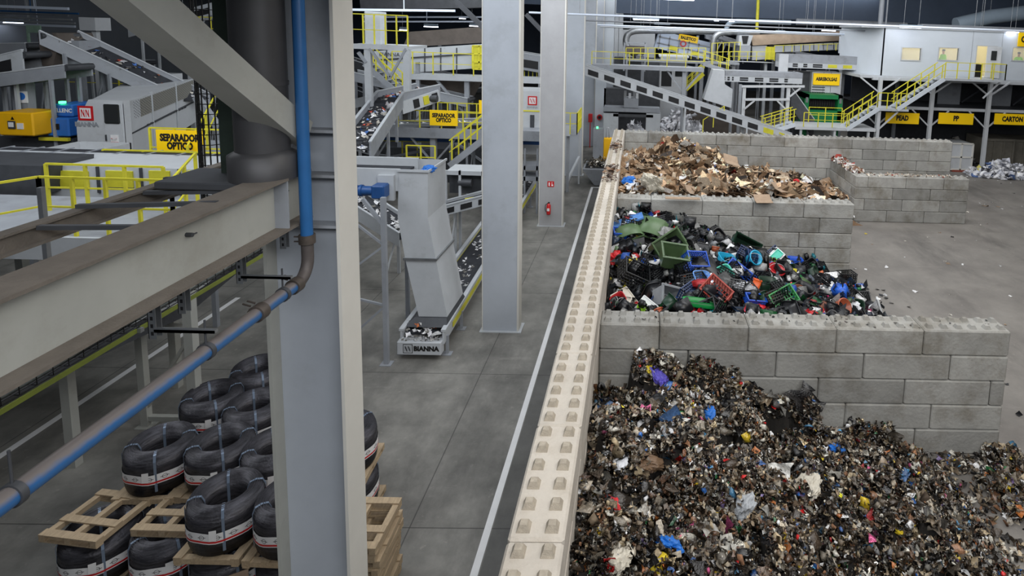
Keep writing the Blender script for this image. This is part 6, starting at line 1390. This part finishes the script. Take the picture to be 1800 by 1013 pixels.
t=empty('service_platform',(xg0,YS,zc-.3),'low pale platform in front of the green bag opener','platform'); MB().box(xg0,xg1,YS,YS+2.2,zc-.18,zc).build('deck_plate',M['white'],t)
for x in (xg0+.4,(xg0+xg1)/2,xg1-.4): MB().box(x-.07,x+.07,YS+.1,YS+.24,0,zc-.18).build('post',M['white'],t)
railing((px(1412,224,YS)[0],YS,zc),(px(1488,224,YS)[0],YS,zc),4,px(1450,199,YS)[1]-zc,'yellow railing in front of the green machine')
railing((px(1420,224,YS+2)[0],YS+2,zc),(px(1478,224,YS+2)[0],YS+2,zc),3,px(1450,196,YS)[1]-zc,'inner yellow railing directly at the green machine')
stairs('short stairs with yellow rails left of the green machine',at(1340,236,Y=YS),at(1398,196+26,Y=YS)+V3(0,0,.1),.9,5,M['panel'],hr*1.0)
# bag opener
Y=33.4; t=empty('bag_opener',(px(1447,208,Y)[0],Y,0),'dark green bag opener machine with open front','machine')
b=MB(); x0,z0=px(1412,212,Y);x1,z1=px(1482,168,Y)
b.box(x0,x0+.3,Y,Y+2.5,z0,z1); b.box(x1-.3,x1,Y,Y+2.5,z0,z1); b.box(x0,x1,Y,Y+2.5,z1-.28,z1); b.box(x0,x1,Y,Y+2.5,z0-.5,z0+.7); b.box(x0,x1,Y+2.4,Y+2.5,z0,z1); b.build('frame',M['green'],t)
b=MB(); b.tube((x0+.3,Y+1.2,(z0+z1)/2+.2),(x1-.3,Y+1.2,(z0+z1)/2+.2),.6,16); 
for k in range(12): x=lerp(x0+.4,x1-.4,k/11); b.tube((x-.03,Y+1.2,(z0+z1)/2+.2),(x+.03,Y+1.2,(z0+z1)/2+.2),.72,8)
b.build('drum',M['black'],t)
for x in (x0+.15,x1-.15): MB().box(x-.08,x+.08,Y-.03,Y,z1-.55,z1-.2).build('hinge_plate',M['steel'],t)
for x in (x0+.2,x1-.2): MB().box(x-.12,x+.12,Y+.2,Y+.5,0,z0-.4).build('leg',M['green'],t)
Y=35.0; a=at(1428,126,Y=Y);c=at(1477,170,Y=Y)
t=empty('machine_cabinet',(a.x,Y,c.z),'white cabinet above the green machine carrying the ABREBOLSAS sign','cabinet'); MB().box(a.x,c.x,Y,Y+1.5,c.z-3,a.z).build('body',M['white'],t)
p=at(1437,160,Y=Y-.02); b=MB()
for k in range(4): b.box(p.x-.4,p.x+.5,Y-.04,Y,p.z-.3+.18*k,p.z-.24+.18*k)
b.build('vent',M['dgrey'],t)
for u in (1447,1460): x=px(u,150,Y)[0]; MB().box(x-.01,x+.01,Y-.01,Y,c.z,a.z).build('seam',M['dgrey'],t)
sp=at(1452.5,139.5,Y=Y-.1); a=at(1430,128.5,Y=Y-.1);c=at(1475,150.5,Y=Y-.1); sign((sp.x,Y-.12,sp.z),(1,0,.0),(0,0,1),c.x-a.x,a.z-c.z,'ABREBOLSAS',(a.z-c.z)*.40,'yellow ABREBOLSAS sign above the green machine',.78,.012)
conveyor('dark heavy feed conveyor left of the green machine',[at(1386,160,Y=34.2),at(1425,215,Y=33.6)],(0,1,0),1.6,1.3,M['dgrey'])
# stand frame
Y=31.6; t=empty('steel_stand',(px(1345,200,Y)[0],Y,0),'pale steel stand frame in front of the level conveyor','steel frame')
for u in (1309,1387): x=px(u,152,Y)[0]; MB().box(x-.1,x+.1,Y,Y+.2,0,px(u,152,Y)[1]).build('leg',M['white'],t); MB().box(x-.1,x+.1,Y+1.5,Y+1.7,0,px(u,152,Y)[1]).build('leg',M['grey'],t)
for v in (152,175): a=at(1304 if v==152 else 1309,v,Y=Y);c=at(1414 if v==152 else 1388,v,Y=Y); MB().bar(a,c,.14,.14).build('cross_beam',M['white'],t)
for (u0,v0,u1,v1) in ((1308,192,1326,177),(1366,177,1384,195),(1388,170,1407,155)): MB().bar(at(u0,v0,Y=Y),at(u1,v1,Y=Y),.1,.1).build('brace',M['white'],t)
# level conveyors
def levelmachine(label,u0,u1,v0,v1,Y,openings,m=M['lgrey'],split=None,depth=1.4,yel=()):
    a=at(u0,v0,Y=Y);c=at(u1,v1,Y=Y); t=empty('level_conveyor',(a.x,Y,c.z),label,'conveyor'); zs=split and at(u0,split,Y=Y).z
    MB().box(a.x,c.x,Y,Y+depth,zs or a.z-.02,a.z).build('cover',M['grey'],t)
    MB().box(a.x,c.x,Y+.02,Y+depth-.02,c.z,zs).build('side_frame',m,t)
    for (o0,o1) in openings: 
        p0=px(o0,0,Y)[0];p1=px(o1,0,Y)[0]; h=zs-c.z
        q=MB().use(M['yel2'] if (o0,o1) in yel else M['black']).box(p0,p1,Y,Y+.02,c.z+h*.22,zs-h*.18)
        if (o0,o1) not in yel: q.use(M['grey']).box(p0,p1,Y-.02,Y,c.z+h*.45,c.z+h*.55)
        q.build('guard_opening',None,t)
    return t
levelmachine('level conveyor with four black openings on the pale stand',1275,1410,124,148,33,[(1277,1282),(1286,1290),(1294,1297),(1308,1323),(1335,1350),(1361,1377),(1388,1394)],split=133)
levelmachine('upper level conveyor with black and yellow openings left of the raised building',1372,1524,95,124,34.5,[(1401,1410),(1420,1427),(1437,1454),(1464,1480),(1491,1507),(1517,1524)],split=109,yel=((1464,1480),(1491,1507),(1517,1524)))
one('white_end_panel',MB().box(px(1370,95,34.4)[0],px(1386,95,34.4)[0],34.3,34.5,px(1370,126,34.4)[1],px(1370,95,34.4)[1]),M['white'],'white end panel at the left of the upper level conveyor','panel')
for i,(u,v0,v1) in enumerate(((1403,128,150),(1411,128,149),(1396,125,152))): p=at(u,v0,Y=33.6);q=at(u-1,v1,Y=33.6); one('vertical_pipe',MB().tube(p,q,.08,8),[M['white'],M['dgrey'],M['steel']][i],'%s short vertical pipe left of the ABREBOLSAS sign'%ORD[i],'pipe')
a=at(1391,125,Y=35.5);c=at(1428,170,Y=35.5); one('dark_machinery',MB().box(a.x,c.x,35.5,36.5,0,a.z),M['dgrey'],'dark machine mass left of the ABREBOLSAS cabinet','machine')
# grey chute
Y=32.6; t=empty('discharge_chute',(px(1262,190,Y)[0],Y,px(1262,190,Y)[1]),'light grey trapezoid chute feeding the long inclined conveyor','chute')
pl(M['lgrey'],'chute_shell',t,[(1254,122.5),(1274,124),(1274,148),(1288,157),(1285.5,190),(1237,175)],Y,1.2)
# long inclined conveyor
Y=31.0; P0=at(1030,118,Y=Y);P1=at(1388,236,Y=Y)
conveyor('long inclined grey conveyor with a row of black openings, descending behind the block walls',[P0,P1],(0,1,0),1.1,.62,M['lgrey'],openings=1.02,legs=((.48,0),(.78,0)),yellow_open=True)
one('brown_wall_panel',MB().box(px(1180,180,44)[0],px(1300,180,44)[0],42,42.1,0,2.2),M['brown'],'dim brown panel behind the inclined conveyor','panel')
# balistico
Y=42; t=empty('ballistic_separator',(px(1200,90,Y)[0],Y,px(1200,106,Y)[1]),'tilted pale blue-grey box separator with a yellow sign','machine')
pl(mat('bluish_white',(176,188,206),.5,0,.05,.6),'housing',t,[(1159,57),(1178,58),(1249,75),(1247,106),(1150,84)],Y,3)
for k in range(5): u0=1160+k*17; v0=62+k*4; pl(M['grey'],'rib',t,[(u0,v0-2),(u0+2,v0-1.6),(u0-2,v0+26),(u0-4,v0+25)],Y-.08,.08)
pl(M['grey'],'rib',t,[(1158,63),(1249,82),(1249,84),(1158,65)],Y-.08,.08); pl(M['grey'],'rib',t,[(1155,74),(1248,94),(1248,96),(1155,76)],Y-.08,.08)
pl(M['yel2'],'yellow_panel',t,[(1178,80),(1191,83),(1189,90),(1176,87)],Y-.1,.05); pl(M['yel2'],'yellow_panel',t,[(1217,90),(1228,92),(1227,98),(1216,96)],Y-.1,.05)
p=at(1201,77,Y=Y-.1); o=MB().use(M['red']).lathe([(.16,0),(.26,0)],(0,0,0),14).build('round_mark',None,t); o.rotation_euler=(math.pi/2,0,0)
o.location=Vector((p.x,Y-.1,p.z))-t.location
for v in o.data.vertices: v.co=v.co+t.location
c0=at(1210,68,Y=Y-.05); xv=(at(1227,72.5,Y=Y-.3)-at(1193,66,Y=Y-.3)).normalized(); up=V3(0,1,0).cross(xv)*-1; up=xv.cross(V3(0,1,0)); up=up if up.z>0 else -up
sign(c0,xv,up,(at(1227,72.5,Y=Y-.3)-at(1193,66,Y=Y-.3)).length,.52,'BALÍSTICO',.32,'tilted yellow BALÍSTICO sign on the pale separator box',.80,.01)
for u in (1165,1235): p=at(u,100,Y=Y+.5); t2=MB().box(p.x-.15,p.x+.15,Y+.5,Y+.8,0,p.z).build('leg',M['grey'],t)
# white cabin below
Y=38; a=at(1161,100,Y=Y);c=at(1206,160,Y=Y); t=empty('white_cabin',((a.x+c.x)/2,Y,0),'white cabin with a dark window under the separator','cabin')
MB().box(a.x,c.x,Y,Y+2,0,a.z).build('walls',M['white'],t); MB().box(a.x-.1,c.x+.1,Y-.1,Y+2.1,a.z,a.z+.12).build('roof',M['white'],t)
p=at(1187,124,Y=Y);q=at(1201,135,Y=Y); MB().box(p.x,q.x,Y-.03,Y,q.z,p.z).build('window',M['glass'],t); p=at(1163,125,Y=Y);q=at(1180,152,Y=Y); MB().box(p.x,q.x,Y-.03,Y,q.z,p.z).build('dark_doorway',M['black'],t)
# deck with yellow railing
Y=34.0; z=px(1150,117,Y)[1]; x0,x1=px(1040,117,Y)[0],px(1238,117,Y)[0]
t=empty('mezzanine_deck',(x0,Y,z-.3),'long grey walkway with yellow railing above the inclined conveyor','platform'); MB().box(x0,x1,Y,Y+1.4,z-.26,z).build('deck_plate',M['grey'],t)
p=at(1203,130,Y=Y); MB().box(p.x-.12,p.x+.12,Y+.2,Y+.44,0,z-.26).build('post',M['grey'],t)
for s in (-1,1): MB().bar((p.x,Y+.3,z-1.7),(p.x+s*1.2,Y+.3,z-.2),.12,.12).build('knee_brace',M['grey'],t)
hr2=px(1150,94,Y)[1]-z
railing((x0,Y,z),(x1,Y,z),7,hr2,'long yellow railing over the inclined conveyor')
b=stairs('stairs with yellow rails going down right behind the walkway',at(1236,112,Y=Y),at(1282,135,Y=Y)+V3(0,0,.3),.8,6,M['grey'],hr2)
one('walkway_deck',MB().box(px(1100,104,37)[0],px(1300,104,37)[0],36.9,37.9,px(1170,106,37)[1]-.15,px(1170,106,37)[1]).box(px(1130,104,37)[0],px(1133,104,37)[0],37.3,37.5,0,px(1170,106,37)[1]-.15).box(px(1290,104,37)[0],px(1293,104,37)[0],37.3,37.5,0,px(1170,106,37)[1]-.15),M['grey'],'distant grey walkway deck under the pale separator','platform')
railing(at(1100,104,Y=37),at(1240,104,Y=37),12,.8,'distant yellow railing under the separator')
railing(at(1250,108,Y=37),at(1300,106,Y=37),6,1.3,'clustered yellow railing right of the big vertical pipe')
railing(at(1282,107,Y=38),at(1361,107,Y=38),6,px(1300,91,38)[1]-px(1300,107,38)[1],'yellow railing beside the yellow mesh door at the upper right')
a=at(1280,108,Y=38);c=at(1361,111,Y=38); one('walkway_deck',MB().box(a.x+.4,a.x+.6,38.5,38.7,0,c.z).box(c.x-.6,c.x-.4,38.5,38.7,0,c.z).box(a.x,c.x,38,39.5,c.z,a.z),M['lgrey'],'pale walkway deck below the yellow mesh door','platform')
a=at(1347,82,Y=38.6);c=at(1360,105,Y=38.6); t=empty('mesh_door',(a.x,38.6,c.z),'yellow mesh door on the upper walkway','door'); MB().box(a.x,c.x,38.6,38.64,c.z,a.z).build('mesh',M['yel2'],t)
for k in (0,.5,1): x=lerp(a.x,c.x,k); MB().box(x-.04,x+.04,38.55,38.6,c.z,a.z).build('frame_bar',M['yellow'],t)
railing(at(1361,92,Y=38.5),at(1500,88,Y=38.5),10,.5,'thin sloping yellow railing before the pale panels',mid=())
stairs('yellow sided stairs behind the post of the long walkway',at(1206,158,Y=39),at(1237,130,Y=39),.8,6,M['yellow'],.8)
# yellow guard rails near the floor
railing(at(1235,236,Y=30.5),at(1272,212,Y=30.5),3,.9,'sloping yellow railing under the inclined conveyor',mid=())
railing((px(1270,232,33)[0],33,.0),(px(1300,232,33)[0],33,0),4,1.2,'yellow railing on the floor behind the farthest block wall')
# trommel cover and panels
Y=40; t=empty('drum_screen',(px(1400,70,Y)[0],Y,px(1400,95,Y)[1]),'long warm shining steel drum cover left of the raised building','machine')
pl(M['copper'],'drum_cover',t,[(1320,62),(1505,54),(1505,70),(1323,80)],Y,2.6)
pl(M['lgrey'],'panel_side',t,[(1362,80),(1510,73),(1510,86),(1362,92)],Y+.2,2)
for u in (1378,1396,1412,1430,1447,1465,1482): pl(M['dgrey'],'seam',t,[(u,79.5-(u-1362)*.047),(u+1,79.5-(u-1362)*.047),(u+1,91-(u-1362)*.04),(u,91-(u-1362)*.04)],Y+.15,.05)
text_mb('BIANNA',.22,(px(1455,80,Y)[0],Y+.18,px(1455,79,Y)[1]),(1,0,.04),(0,0,1),M['dgrey'],.003,1).build('lettering',None,t)
pl(M['white'],'lower_side',t,[(1322,81),(1348,80),(1348,104),(1322,106)],Y+.2,1.5)
t=empty('feed_hopper',(px(1312,90,Y)[0],Y,px(1312,110,Y)[1]),'grey feed hopper left of the warm shining drum cover','hopper')
pl(M['lgrey'],'hopper_shell',t,[(1300,62),(1324,62),(1318,80),(1298,80)],Y-.3,1.5); pl(M['black'],'opening',t,[(1304,63),(1316,63),(1313,77),(1306,77)],Y-.35,.05); pl(M['grey'],'hopper_base',t,[(1300,80),(1320,80),(1318,104),(1302,104)],Y-.3,1.5)
# truss and paper pile behind
t=empty('lattice_frame',at(1262,110,Y=44),'grey lattice frame behind the big vertical air duct','lattice')
for i in range(7): MB().bar(at(1262+i*7,70+i*2,Y=44),at(1252+i*9,62+i*5+20,Y=44),.1,.1).build('lattice_bar',M['grey'],t)
MB().bar(at(1250,60,Y=44),at(1312,84,Y=44),.15,.15).build('chord',M['grey'],t); legs4(t,px(1262,70,44)[0],px(1300,70,44)[0],44,45,px(1262,90,44)[1])
conveyor('far conveyor with paper load behind the lattice bars',[at(1240,60,Y=45),at(1302,80,Y=45)],(0,1,0),1.,.5,M['grey'],load=PAPER,guard=.2,loads=.3)
# pipes
def pipe(pts,Y,r,m,label,n=14):
    P=[at(u,v,Y=Y) for u,v in pts]
    for _ in range(2):
        Q=[P[0]]
        for i in range(len(P)-1): Q+= [P[i]*.75+P[i+1]*.25,P[i]*.25+P[i+1]*.75]
        P=Q+[P[-1]]
    return one('air_pipe',MB().path(P,r,n),m,label,'pipe')
pipe([(1120,98),(1101,85),(1100,66),(1108,55),(1135,53),(1335,57)],41,.26,M['steel'],'shiny round air duct curving up and running right above the separator')
pipe([(1252,112),(1253,80),(1256,64),(1268,57),(1285,57)],40.4,.24,M['steel'],'shiny vertical air duct right of the pale separator')
pipe([(1277,55),(1278,45),(1286,38),(1300,37),(1390,40)],43,.2,M['lampd'],'bluish round duct high under the roof')
a=at(1330,38,Y=42);c=at(1330,61,Y=42); one('air_pipe',MB().tube((a.x,42,14),c,.13,10),M['yel2'],'yellowish vertical pipe above the drum cover','pipe')
t=empty('fan_unit',(px(1115,92,40)[0],40,px(1115,108,40)[1]),'dark fan unit on a frame at the start of the shiny duct','fan')
a=at(1098,76,Y=40);c=at(1134,96,Y=40); MB().cbox(a.x,c.x,40,41.2,c.z,a.z-.2,.08).build('housing',M['brown'],t)
b=MB(); 
for (xx) in (a.x,c.x): b.box(xx-.06,xx+.06,39.9,40,c.z-1.3,a.z+.1)
b.box(a.x,c.x,39.9,40,a.z,a.z+.1); b.build('frame',M['grey'],t); legs4(t,a.x+.2,c.x-.2,40.2,41,c.z); MB().tube((a.x+.9,39.8,c.z-.3),(a.x+1.5,39.8,c.z-.3),.2,12).build('motor',M['dgrey'],t)
a=at(1080,100,Y=42);c=at(1160,118,Y=42); one('dark_machinery',MB().box(a.x,c.x,41.6,43,0,a.z),M['dgrey'],'dark machinery behind the long yellow railing','machine')
# white shafts at the far left of the back area
for i,(u0,u1,v0,v1,m_) in enumerate(((1063,1078,33,116,M['panel']),(1081,1087,33,90,M['lgrey']),(1088,1094,33,82,M['lgrey']))):
    Y=47; a=at(u0,v0,Y=Y);c=at(u1,v1,Y=Y); one('white_shaft',MB().box(a.x,c.x,Y,Y+.5,0,14),m_,'%s pale vertical shaft right of the column row'%ORD[i],'shaft')
Y=50; a=at(1040,60,Y=Y);c=at(1150,60,Y=Y); struct('wall_far',MB().box(-4,px(1152,60,Y)[0],Y+1,Y+1.2,0,px(1100,52,Y)[1]),M['white'])
# small building face with red hydrant, panels and portal machine
Y=37; t=empty('white_service_wall',(px(1060,200,Y)[0],Y,0),'white service wall with cabinets right of the column row','wall')
a=at(1047,130,Y=Y);c=at(1063,235,Y=Y); MB().box(a.x,px(1064,200,Y)[0],Y,Y+.3,0,a.z).build('wall_panel',M['panel'],t)
p=at(1038,206,Y=Y-.3); one('hydrant_box',MB().cbox(p.x-.14,p.x+.14,Y-.5,Y-.2,p.z-.35,p.z+.25,.02).box(p.x-.03,p.x+.03,Y-.4,Y-.3,0,p.z-.35),M['red'],'small red hydrant box at the far end of the aisle','hydrant')
p=at(1054,206,Y=Y-.1); t=empty('hose_reel',(p.x,Y-.2,p.z-.3),'red hose reel on the white service wall','hose reel'); MB().tube((p.x,Y-.25,p.z),(p.x,Y-.05,p.z),.2,16).build('reel',M['red'],t); MB().tube((p.x,Y-.27,p.z),(p.x,Y-.25,p.z),.12,12).build('hub',M['black'],t)
Y=34; t=empty('portal_press',(px(1110,200,Y)[0],Y,0),'grey portal machine on two wide legs behind the wall corner','machine')
for (u0,v0,u1,v1,nm,m_) in ((1061,189,1160,199,'cross_beam',M['grey']),(1061,199,1086,234,'leg',M['lgrey']),(1136,199,1160,234,'leg',M['lgrey']),(1097,173,1122,190,'top_block',M['grey']),(1078,200,1148,207,'roller_bed',M['dgrey'])):
    a=at(u0,v0,Y=Y);c=at(u1,v1,Y=Y); MB().box(a.x,c.x,Y,Y+1.4,max(0,c.z) if nm!='leg' else 0,a.z).build(nm,m_,t)
for k,u in enumerate((1100,1108,1116,1121)): a=at(u-3,160+k%2*4,Y=Y+.3);c=at(u+1,176,Y=Y+.3); MB().box(a.x,c.x,Y+.2,Y+.5,c.z,a.z).build('cylinder_block',M['white'] if k%2 else M['steel'],t)
a=at(1062,155,Y=Y+3);c=at(1160,188,Y=Y+3); one('dark_machinery',MB().box(a.x,c.x,Y+3,Y+4,0,a.z),M['dgrey'],'dark machinery above the portal machine','machine')
for (u,v0,v1) in ((1094,207,236),(1110,207,236),(1097,207,236)): pass
t=empty('electrical_cabinet',(px(1048,232,32)[0],32,0),'grey control panel box with a green light at the aisle end','cabinet')
a=at(1043,226,Y=32);c=at(1060,256,Y=32); MB().box(a.x,c.x,32,32.5,0,a.z).build('body',M['grey'],t); p=at(1050,222,Y=32); MB().cbox(p.x-.06,p.x+.06,32,32.1,a.z,a.z+.12,.01).build('status_lamp',mat('green_lamp',(60,255,110)),t)
# yellow jack, tray with foil, skip
p=at(1070,262,Y=27); p=at(1070,272,Y=27.5); t=empty('yellow_pallet_jack',(p.x,27.5,0),'yellow lifting unit standing behind the end of the tall wall','lifting unit')
a=at(1061,243,Y=27.5);c=at(1077,262,Y=27.5); MB().cbox(a.x,c.x,27.5,27.9,.1,a.z,.04).build('body',M['myel'],t); q=at(1068,225,Y=27.5); MB().path([(q.x-.08,27.6,a.z),(q.x-.06,27.6,q.z),(q.x+.06,27.6,q.z),(q.x+.1,27.6,a.z)],.025,6).build('handle',M['steel'],t)
t=empty('foil_tray',(-.9,26.9,0),'grey tray heaped with shiny foil left of the tall wall','tray')
p=at(1058,268,Y=26.9); MB().hexa([(p.x-.6,26.7,.5),(p.x+.4,26.7,.5),(p.x+.4,27.6,.5),(p.x-.6,27.6,.5),(p.x-.8,26.6,.95),(p.x+.6,26.6,.95),(p.x+.6,27.8,.95),(p.x-.8,27.8,.95)]).build('tray_body',M['grey'],t)
for dx in (-.5,.3): MB().box(p.x+dx,p.x+dx+.08,26.9,27,0,.5).build('leg',M['grey'],t)
g=np.random.default_rng(9); n=260; P=g.normal(0,1,(n,3))*[.28,.25,.12]+[p.x-.1,27.2,1.05]; tag(scatter('foil_load',t,FOIL,[(*T_sheet(2,.5,3),P,rotm(g,n),np.full((n,3),.2),pal([(210,205,195),(160,150,135)],[3,2],n,g),.1)]),kind='stuff')
t=empty('tipping_skip',(-1.0,26.3,0),'wide grey tipping skip with scrap at the far end of the aisle','skip')
a=at(1028,302,Y=26.3);c=at(1068,302,Y=26.3); z1=at(1040,296,Y=26.3).z
MB().hexa([(a.x+.55,26.2,.02),(c.x,26.2,.02),(c.x,27.6,.02),(a.x+.55,27.6,.02),(a.x-.1,26.0,z1),(c.x+.1,26.0,z1),(c.x+.1,28,z1),(a.x-.1,28,z1)]).build('skip_body',M['grey'],t)
MB().hexa([(a.x,26.3,z1+.01),(c.x,26.3,z1+.01),(c.x,27.8,z1+.01),(a.x,27.8,z1+.01),(a.x,26.3,z1+.02),(c.x,26.3,z1+.02),(c.x,27.8,z1+.02),(a.x,27.8,z1+.02)]).build('inside_shade_plate',M['black'],t)  # black sheet over the solid body stands in for shade in the skip
n=90; P=np.stack([g.uniform(a.x+.5,c.x,n),g.uniform(26.6,27.6,n),np.full(n,z1+.08)],1); tag(scatter('scrap_load',t,FOIL,[(*T_sheet(2,.5,3),P,rotm(g,n),np.full((n,3),.18),pal([(200,200,195),(60,60,60)],[3,2],n,g),.1)]),kind='stuff')
# heaps of white film
def filmheap(label,cx,cy,rx,ry,h,n,cols,seed,sz=.32):
    t=empty('film_heap',(cx,cy,0),label,'waste heap'); tag(t,kind='stuff'); g=np.random.default_rng(seed)
    r=g.uniform(0,1,n)**.5; a=g.uniform(0,2*np.pi,n); hh=h*(1-r**1.6)*(1+.35*np.sin(3*a+seed)); P=np.stack([cx+rx*r*np.cos(a),cy+ry*r*np.sin(a),np.maximum(hh*g.uniform(.6,1,n),.05)],1)
    scatter('film_pieces',t,attrmat('white_film',.5,0,.4,0,.9),[(*T_blob(3,.3,1),P[::2],rotm(g,len(P[::2])),g.lognormal(0,.3,(len(P[::2]),1))*np.full((len(P[::2]),3),sz),pal(*cols,len(P[::2]),g),.06),(*T_sheet(2,.6,3),P[1::2],rotm(g,len(P[1::2])),np.full((len(P[1::2]),3),sz*1.3),pal(*cols,len(P[1::2]),g),.1)])
WF=([(238,238,242),(214,216,222),(190,192,198)],[6,3,1])
p=at(1188,232,Z=0); filmheap('bright white heap of plastic film behind the farthest block wall',px(1195,220,37)[0],37,2.7,1.2,2.6,700,WF,3)
filmheap('small white film heap behind the portal machine legs',px(1118,220,36.5)[0],36.5,1.5,.8,1.7,260,WF,5)
p=at(1765,312,Z=0); filmheap('low heap of white and blue film bags at the right before the containers',p.x+.3,p.y+.3,2.6,1.0,.85,420,([(225,225,228),(190,192,200),(70,90,130),(60,60,66),(200,190,100)],[8,5,1,1,.4]),8)
# containers
p=at(1688,302,Z=0); Y=p.y; a=at(1672,252,Y=Y);c=at(1706,300,Y=Y)
t=empty('waste_container',((a.x+c.x)/2,Y,0),'small rusty white steel container beside the farthest block wall','container')
MB().box(a.x,c.x,Y,Y+1.6,.12,a.z).build('body',M['white'],t); b=MB()
for k in (0,.5,1): x=lerp(a.x,c.x,k); b.box(x-.05,x+.05,Y-.05,Y,.12,a.z)
for k in (0,.48,1): z=lerp(.15,a.z,k); b.box(a.x,c.x,Y-.05,Y,z-.05,z+.05)
b.build('ribs',M['colf'],t); MB().box(a.x+.2,c.x,Y-.1,Y+.2,0,.12).build('red_base',mat('rust_red',(130,60,44),.8),t)
def container(u0,u1,vt,Y,label,m):
    a=at(u0,vt,Y=Y);c=at(u1,vt,Y=Y); t=empty('waste_container',((a.x+c.x)/2,Y,0),label,'container'); MB().box(a.x,c.x,Y,Y+2.3,.1,a.z).build('body',m,t)
    n=int((c.x-a.x)/.55)
    for k in range(n+1): x=lerp(a.x,c.x,k/n); MB().box(x-.06,x+.06,Y-.1,Y,.1,a.z).build('rib',m,t)
    MB().box(a.x-.05,c.x+.05,Y-.12,Y,a.z-.12,a.z+.04).build('rim',m,t); MB().box(a.x,c.x,Y,Y+.2,0,.1).build('skid',M['black'],t)
cm=mat('container_grey',(120,116,106),.7,.1,.15,2)
container(1731,1782,244,34.3,'grey ribbed steel container under the raised building, left of two',cm)
container(1784,1850,246,34.8,'grey ribbed steel container cut by the right edge of the photo',cm)
for i,(u0,u1) in enumerate(((1560,1640),(1655,1700))):
    a=at(u0,232,Y=35);c=at(u1,232,Y=35); filmheap('dark heap of material %s from left under the raised building'%ORD[i],(a.x+c.x)/2,35,1.6,1.0,1.5,160,([(60,60,60),(110,108,104),(30,30,32)],[3,1,3]),20+i)
# roof services
br=mat('bright_rail',(215,225,240))
def rod(t,x,y,z): MB().tube((x,y,z),(x,y,13.99),.012,5).build('suspension_rod',M['steel'],t)
for i,(u0,v0,u1,v1,Y,r,m_) in enumerate(((930,22,1800,34,24,.055,br),(1030,36,1800,42,34,.05,M['grey']),(1050,44,1800,52,36,.06,br),(1055,47,1800,55,37,.05,M['lgrey']),(1400,38,1560,40,40,.25,M['grey']))):
    a=at(u0,v0,Y=Y);c=at(u1,v1,Y=Y); c.z=a.z=(a.z+c.z)/2 if False else a.z; t=empty('service_rail',a,'%s long horizontal service rail under the roof on the right, from the top'%ORD[i],'rail')
    MB().tube(a,(c.x+1.5,Y,a.z),r,8).build('rail_tube',m_,t)
    for k in (.1,.5,.9): rod(t,lerp(a.x,c.x,k),Y,a.z)
def lamp(u0,v0,u1,v1,Y,label,on=True):
    a=at(u0,v0,Y=Y);c=at(u1,v1,Y=Y); t=empty('strip_light',((a.x+c.x)/2,Y,c.z),label,'light'); MB().box(a.x,c.x,Y,Y+.35,c.z+.06,a.z).build('housing',M['lampd'],t)
    if on: MB().box(a.x+.05,c.x-.05,Y-.01,Y+.35,c.z,c.z+.06).build('tube',M['lamp'],t)
    rod(t,a.x+.2,Y+.15,a.z); rod(t,c.x-.2,Y+.15,a.z)
lamp(1112,28,1159,36.5,32,'large lit strip light above the pale separator')
lamp(1150,39,1178,45,40,'unlit grey lamp housing right of the large strip light',False)
lamp(1138,48,1162,52,40,'first small lit lamp below the roof, left of three'); lamp(1255,34,1265,37,40,'second small lit lamp below the roof'); lamp(1282,35,1292,38.5,40,'third small lit lamp below the roof')
lamp(1365,53,1380,57,40,'small lit lamp above the drum cover'); lamp(1446,51,1470,55,38,'small lit lamp left of the raised building')
lamp(1585,43,1622,50,31,'bright lit strip light over the raised building'); lamp(1130,-7,1222,1,22,'lit strip light touching the top edge of the photo'); lamp(1773,54,1792,58,32,'small lit lamp at the right end of the raised building roof')
a=at(1547,46,Y=36); one('conduit',MB().tube((a.x,36,a.z),(a.x,36,14),.18,8).tube((a.x+.4,36,a.z),(a.x+.4,36,14),.06,8),M['grey'],'vertical conduit hanging above the raised building','conduit')
a=at(1620,42,Y=35);c=at(1840,52,Y=35); t=empty('cable_tray',(a.x,35,c.z),'grey cable tray on the roof of the raised building','cable tray'); MB().box(a.x,c.x,35,35.6,a.z-.3,a.z).build('tray',M['grey'],t)
a=at(1700,36,Y=38); b=MB(); 
t=empty('roof_duct',a,'large bluish duct rising to the upper right corner','duct'); MB().path([at(1680,44,Y=38),at(1740,30,Y=38),at(1840,18,Y=38)],.55,16).build('duct_shell',M['lampd'],t); rod(t,at(1740,30,Y=38).x,38,at(1740,30,Y=38).z)
# dim plant fill behind the deck (individual posts and conveyors)
for i in range(10):
    u=1090+i*34; Y=R.uniform(44,56); a=at(u,R.uniform(80,130),Y=Y)
    if i%2: conveyor('dim distant conveyor %s from left behind the separator'%ORD[i//2],[a,a+V3(R.uniform(3,6),0,R.uniform(-1.5,1.5))],(0,1,0),1.,.5,[M['grey'],M['dgrey']][i%4//2],group='dim distant conveyors behind the separator')
    else: one('steel_post',MB().box(a.x-.12,a.x+.12,Y,Y+.25,0,a.z+1),M['grey'],'grey post %s from left in the plant behind the separator'%ORD[i//2],'post','posts behind the separator')
